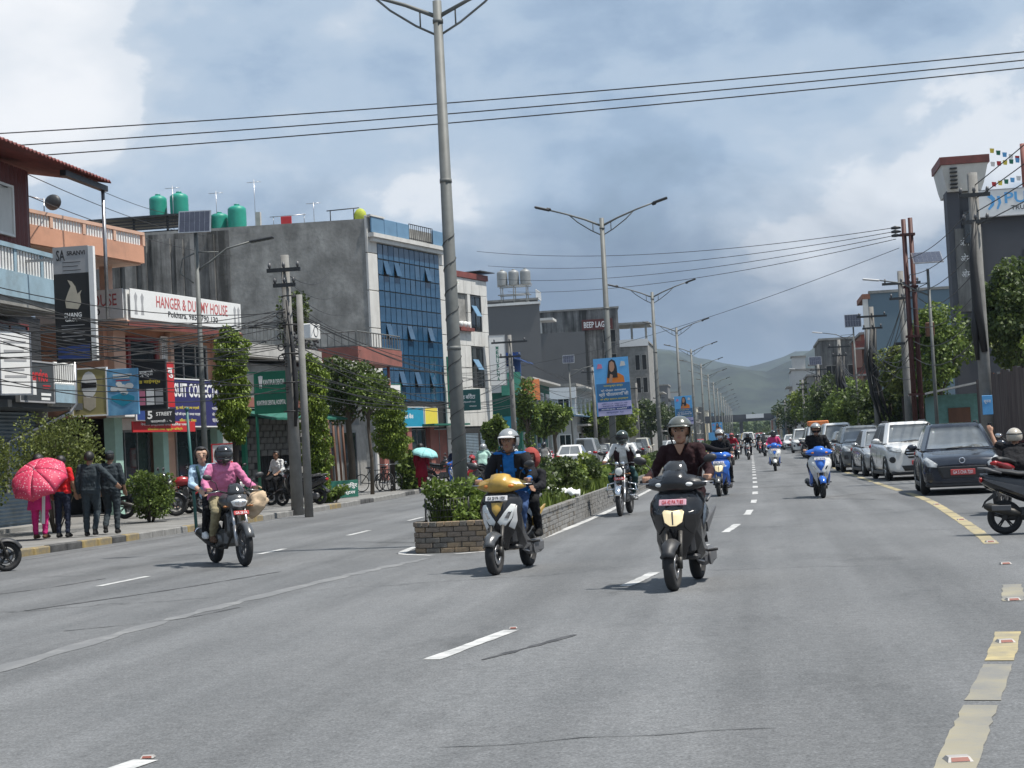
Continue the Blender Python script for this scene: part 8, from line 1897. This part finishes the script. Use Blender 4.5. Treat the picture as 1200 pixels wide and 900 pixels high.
for k, (x, y, pt, lb) in enumerate(((-7, 150, 'car_white', 'white car going away past the shops'), (-8.8, 175, 'car_silver', 'silver car going away past the shops'), (-6.5, 210, 'car_red', 'red car going away past the shops'))): car(lb, (x, y, 0), 180, 'hatch', pt, 'cars going away', style='c')

# right foreground: parked scooter seen from behind, and a motorcyclist
scooter('black parked scooter with amber tail lens at the pavement edge', (3.82, 21.75, 0), 78, 'bike_black', 'parked two-wheelers', side='bike_black', centre='bike_black', light='wide')
P10 = (4.25, 27.4, 0)
motorcycle('black and red motorcycle parked behind the black scooter', P10, 150, 'bike_red', 'parked two-wheelers', fairing=True)
pr10 = person('man in black with a beige helmet raising his arm over the black and red motorcycle', P10, 165, 'moto', 'black_cloth', 'black_cloth', RIDE, vox=.011, helmet='open', helmet_mat='helm_beige', peak='helm_black', sleeve='short', skin='skin_a', over={'pelvis': (0, .3, .78), 'hip': (.09, .28, .76), 'kn': (.25, -.02, .7), 'chest': (0, .1, .95), 'neck': (0, .02, 1.08), 'head': (0, -.04, 1.2), 'sh': (.17, .05, 1.05), 'elR': (.3, .05, 1.12), 'wrR': (.36, .0, 1.3), 'elL': (-.28, -.08, .9), 'free': ('wrR',)})
b = MB(); b.bbox(.345, .415, -.06, -.045, 1.33, 1.47, .006); q = thing('phone', 'black phone held up by the man with the beige helmet', 'phone', P10, 165); b.build('phone_body', 'black_gloss', q); b = MB(); b.box(.35, .41, -.064, -.0605, 1.335, 1.465); b.build('screen', 'glass', q)

# pavement people on the left
def skirt(parent, rows, m_, name='tunic'):
    b = MB(); b.loft([[(math.cos(a) * rx * (1 + .04 * math.sin(5 * a)), y + math.sin(a) * ry * (1 + .04 * math.sin(5 * a)), z) for a in [2 * math.pi * i / 24 for i in range(24)]] for z, rx, ry, y in rows], smooth=True); return b.build(name, m_, parent)
def umbrella(label, loc, r, h, mats, tilt=(0, 0), shaft=.75, group=None):
    e = thing('umbrella', label, 'umbrella', loc, 0, group); n = 8
    for k in range(n):
        b = MB(); V = []; rows = 7; cols = 5
        for i in range(rows):
            t = .02 + .98 * i / (rows - 1); z = h * math.cos(t * math.pi / 2 * .93) * 1.0
            for j in range(cols):
                f = j / (cols - 1); a = 2 * math.pi * (k + f) / n; sagv = 1 - .07 * math.sin(math.pi * f) * t; V.append((math.cos(a) * r * math.sin(t * math.pi / 2) * sagv, math.sin(a) * r * math.sin(t * math.pi / 2) * sagv, z - .0 * t + .03 * math.sin(math.pi * f) * t))
        b.add(V, [(i * cols + j, i * cols + j + 1, (i + 1) * cols + j + 1, (i + 1) * cols + j) for i in range(rows - 1) for j in range(cols - 1)], True)
        p = b.build('canopy_panel', mats[k % len(mats)], e); md = p.modifiers.new('s', 'SOLIDIFY'); md.thickness = .004
    for k in range(n):
        a = 2 * math.pi * k / n; b = MB(); b.tube([(math.cos(a) * r * math.sin(t * math.pi / 2) * .99, math.sin(a) * r * math.sin(t * math.pi / 2) * .99, h * math.cos(t * math.pi / 2 * .93) - .012) for t in (.05, .3, .55, .8, 1)], .005, 5); b.build('rib', 'steel', e)
    b = MB(); b.cyl((0, 0, -shaft + h), (0, 0, h + .07), .008, n=6); b.build('shaft', 'steel', e); b = MB(); b.tube([(0, 0, -shaft + h), (0, 0, -shaft + h - .08), (.03, 0, -shaft + h - .11), (.06, 0, -shaft + h - .08)], .014, 8); b.build('handle', 'plastic_black', e)
    e.rotation_euler = (R(tilt[0]), R(tilt[1]), 0); return e
def umbrella_mat():
    mt = bpy.data.materials.new('umbrella_pink'); mt.use_nodes = True; t = mt.node_tree; b = t.nodes['Principled BSDF']; b.inputs['Roughness'].default_value = .6
    tcn = t.nodes.new('ShaderNodeTexCoord'); vo = t.nodes.new('ShaderNodeTexVoronoi'); vo.inputs['Scale'].default_value = 22; t.links.new(tcn.outputs['Object'], vo.inputs['Vector'])
    r_ = t.nodes.new('ShaderNodeValToRGB'); r_.color_ramp.elements[0].position = .16; r_.color_ramp.elements[1].position = .3; r_.color_ramp.elements[0].color = (.72, .45, .5, 1); r_.color_ramp.elements[1].color = (.55, .04, .1, 1); t.links.new(vo.outputs['Distance'], r_.inputs[0])
    t.links.new(r_.outputs[0], b.inputs['Base Color']); MATS['umbrella_pink'] = mt
umbrella_mat()
PP = 'people on the pavement'
w1 = person('woman in a bright pink tunic and trousers under the pink umbrella', (-14.0, 30.5, .13), 176, 'stand', 'rose_pink', 'hot_pink', PP, vox=.011, hair='long', female=True, sleeve='short', skin='skin_a', shoe='shoe_brown', loose=1.12, over={'kn': (.11, .0, .5), 'elL': (-.25, -.02, 1.1), 'wrL': (-.2, -.2, 1.1)})
skirt(w1, [(1.28, .17, .12, .0), (1.1, .17, .125, 0), (.95, .2, .15, 0), (.75, .225, .165, .01), (.58, .25, .18, .015), (.575, .24, .17, .015)], 'hot_pink')
b = MB(); b.loft([[(-.2 + .05 * f + dx, .16 + dy, 1.3 - f * 1.0) for dx, dy in ((-.025, -.01), (.025, -.01), (.03, .015), (-.02, .015))] for f in (0, .3, .6, .85, 1)]); b.build('white_shawl', 'mask_white', w1)
person('man in a red shirt and dark jeans sharing the pink umbrella', (-13.55, 30.55, .13), 178, 'stand', 'red_shirt', 'jeans_dark', PP, vox=.011, hair='short', sleeve='short', skin='skin_b', scl=.97)
umbrella('round pink umbrella with white speckles held over the pink-clad woman', (-13.82, 30.2, 1.24), .58, .36, ['umbrella_pink'], (42, -5), .5)
person('uniformed man with bare dark hair walking with his arm round his companion', (-12.98, 30.6, .13), 184, 'stand', 'uniform', 'uniform', PP, vox=.011, hair='short', sleeve='long', skin='skin_b', loose=1.12, over={'knL': (-.1, -.08, .5), 'anL': (-.1, .12, .13), 'toeL': (-.1, .0, .06), 'elL': (-.38, .12, 1.22), 'wrL': (-.58, .2, 1.03)})
person('uniformed man in a dark cap walking beside his bareheaded companion', (-12.86, 31.35, .13), 186, 'stand', 'uniform', 'uniform', PP, vox=.011, hair='cap', sleeve='rolled', skin='skin_b', loose=1.12, over={'knR': (.1, -.1, .5), 'anR': (.1, .16, .16), 'toeR': (.1, .06, .06), 'knL': (-.1, -.03, .5)})
w2 = person('woman in crimson walking away under the aqua umbrella', (-11.95, 58.2, .13), 170, 'stand', 'crimson', 'crimson', PP, vox=.016, hair='long', female=True, loose=1.1, skin='skin_a')
skirt(w2, [(1.2, .17, .12, 0), (1.0, .2, .14, 0), (.7, .22, .16, 0), (.45, .24, .17, 0), (.44, .22, .16, 0)], 'crimson')
umbrella('pale aqua umbrella held over the woman in crimson', (-11.8, 58.1, 1.33), .5, .3, ['aqua'], (8, 14), .6)
person('man in a red shirt sitting among the parked scooters', (-14.9, 45.2, .13), 10, 'sit', 'red_shirt', 'jeans_dark', PP, vox=.013, hair='short', sleeve='short', skin='skin_b')
person('person in a white shirt sitting on a parked scooter by the green boards', (-13.9, 46.6, .13), -25, 'sit', 'white_shirt', 'black_cloth', PP, vox=.013, hair='short', sleeve='rolled', skin='skin_b')
PK = 'two-wheelers parked on the pavement'
scooter('black scooter parked under the red-shirted man on the pavement', (-14.9, 45.15, .13), 60, 'bike_black', PK, light='wide')
scooter('black scooter parked before the dark stone gate wall', (-13.6, 46.9, .13), -60, 'bike_black', PK, light='wide', side='bike_black'); 
scooter('grey scooter with a white helmet hung on its mirror by the thick pole', (-12.9, 45.4, .13), -105, 'bike_grey', PK, light='v', side='bike_black')
motorcycle('black motorcycle with red tail parked in front of the mint columns', (-15.2, 41.6, .13), 115, 'bike_red', PK)
scooter('dark scooter parked before the mint shopfront column', (-14.6, 42.6, .13), 108, 'bike_black', PK, light='wide')
motorcycle('black motorcycle parked nearest the glass shopfront', (-15.6, 40.6, .13), 100, 'bike_black', PK)
# bicycles
def bicycle(label, loc, rz):
    e = thing('bicycle', label, 'bicycle', loc, rz, 'bicycles by the tree')
    for y in (-.52, .52):
        b = MB(); b.torus((0, y, .33), .31, .018, 'x', 26, 6); w = b.build('wheel', 'rubber', e); b = MB()
        for k in range(12): a = k * math.pi / 6; b.cyl((0, y, .33), (0, y + .3 * math.cos(a), .33 + .3 * math.sin(a)), .0025, n=4)
        b.build('spokes', 'steel', w)
    b = MB()
    for p, q in (((0, -.52, .33), (0, -.4, .8)), ((0, -.4, .78), (0, .15, .78)), ((0, -.4, .7), (0, .05, .3)), ((0, .05, .3), (0, .18, .85)), ((0, .05, .3), (0, .52, .33)), ((0, .16, .75), (0, .52, .33))): b.cyl(p, q, .016, n=6)
    b.build('frame', 'bike_black', e); b = MB(); b.tube([(-.28, -.32, .98), (-.1, -.4, .98), (0, -.42, .95), (.1, -.4, .98), (.28, -.32, .98)], .012, 6); b.cyl((0, -.4, .8), (0, -.42, .96), .014, n=6); b.build('handlebar', 'steel', e); b = MB(); b.ell((0, .2, .88), (.07, .13, .035), 10, 6); b.build('saddle', 'black', e); b = MB(); b.torus((.04, .05, .3), .08, .01, 'x', 16, 5); b.cyl((-.1, .05, .3), (.1, .05, .3), .012, n=6); b.build('crank', 'steel', e); return e
bicycle('small black bicycle standing apart on the pavement', (-13.8, 58.4, .13), 75); bicycle('black bicycle leaning on the weeping tree trunk', (-13.2, 57.6, .13), 35); bicycle('bicycle behind the one leaning on the weeping tree', (-13.3, 58.6, .13), 50)
# beyond the median: parked bikes and people
for k, (x, y, c_, lb) in enumerate(((-9.9, 60, 'mint_shirt', 'mint'), (-9.4, 62, 'jeans_dark', 'navy'), (-10.6, 72, 'white_shirt', 'white'), (-10.2, 80, 'grey_cloth', 'grey'))):
    motorcycle('motorcycle beyond the planter under the rider in %s' % lb, (x, y, 0), 170 + 8 * k, 'bike_black', 'motorcycles beyond the median'); person('rider in %s seen from behind beyond the planter' % lb, (x, y, 0), 170 + 8 * k, 'moto', c_, 'jeans_dark', RIDE, vox=.02, helmet='full', helmet_mat=('helm_silver', 'helm_black', 'helm_silver', 'helm_black')[k], face=False)
for k in range(14):
    x = -12.6 + (k % 3) * .5; y = 66 + k * 2.3
    (scooter if k % 2 else motorcycle)('%s %s parked in the row along the far shop pavement' % (('black', 'dark red', 'grey', 'white')[k % 4], 'scooter' if k % 2 else 'motorcycle'), (x, y, .13 if x < -12 else 0), 70 + (k * 37) % 40, ('bike_black', 'bike_red', 'bike_grey', 'bike_white')[k % 4], 'two-wheelers parked along the far pavement')
for k in range(8):
    y = 95 + k * 9; car(('white', 'silver', 'dark', 'cream')[k % 4] + ' car parked along the far shop kerb', (-10.4, y, 0), 180, ('hatch', 'van', 'sedan')[k % 3], ('car_white', 'car_silver', 'car_black', 'car_cream')[k % 4], 'cars parked along the far shop kerb', style='c')
# ------------------------------------------------------------------ haze: one closed box of thin air round everything but the sky
hz = bpy.data.materials.new('haze'); hz.use_nodes = True; t = hz.node_tree
for n_ in list(t.nodes):
    if n_.type != 'OUTPUT_MATERIAL': t.nodes.remove(n_)
pv = t.nodes.new('ShaderNodeVolumePrincipled'); pv.inputs['Color'].default_value = (.66, .82, 1.0, 1); pv.inputs['Density'].default_value = .00011; pv.inputs['Anisotropy'].default_value = .2
t.links.new(pv.outputs[0], t.nodes['Material Output'].inputs['Volume']); MATS['haze'] = hz
b = MB(); b.box(-5300, 5300, -4100, 6500, -3, 300); tag(b.build('haze', 'haze'), 'thin pale haze filling the air above the road', 'haze', kind='stuff')
scene.cycles.volume_step_rate = 4
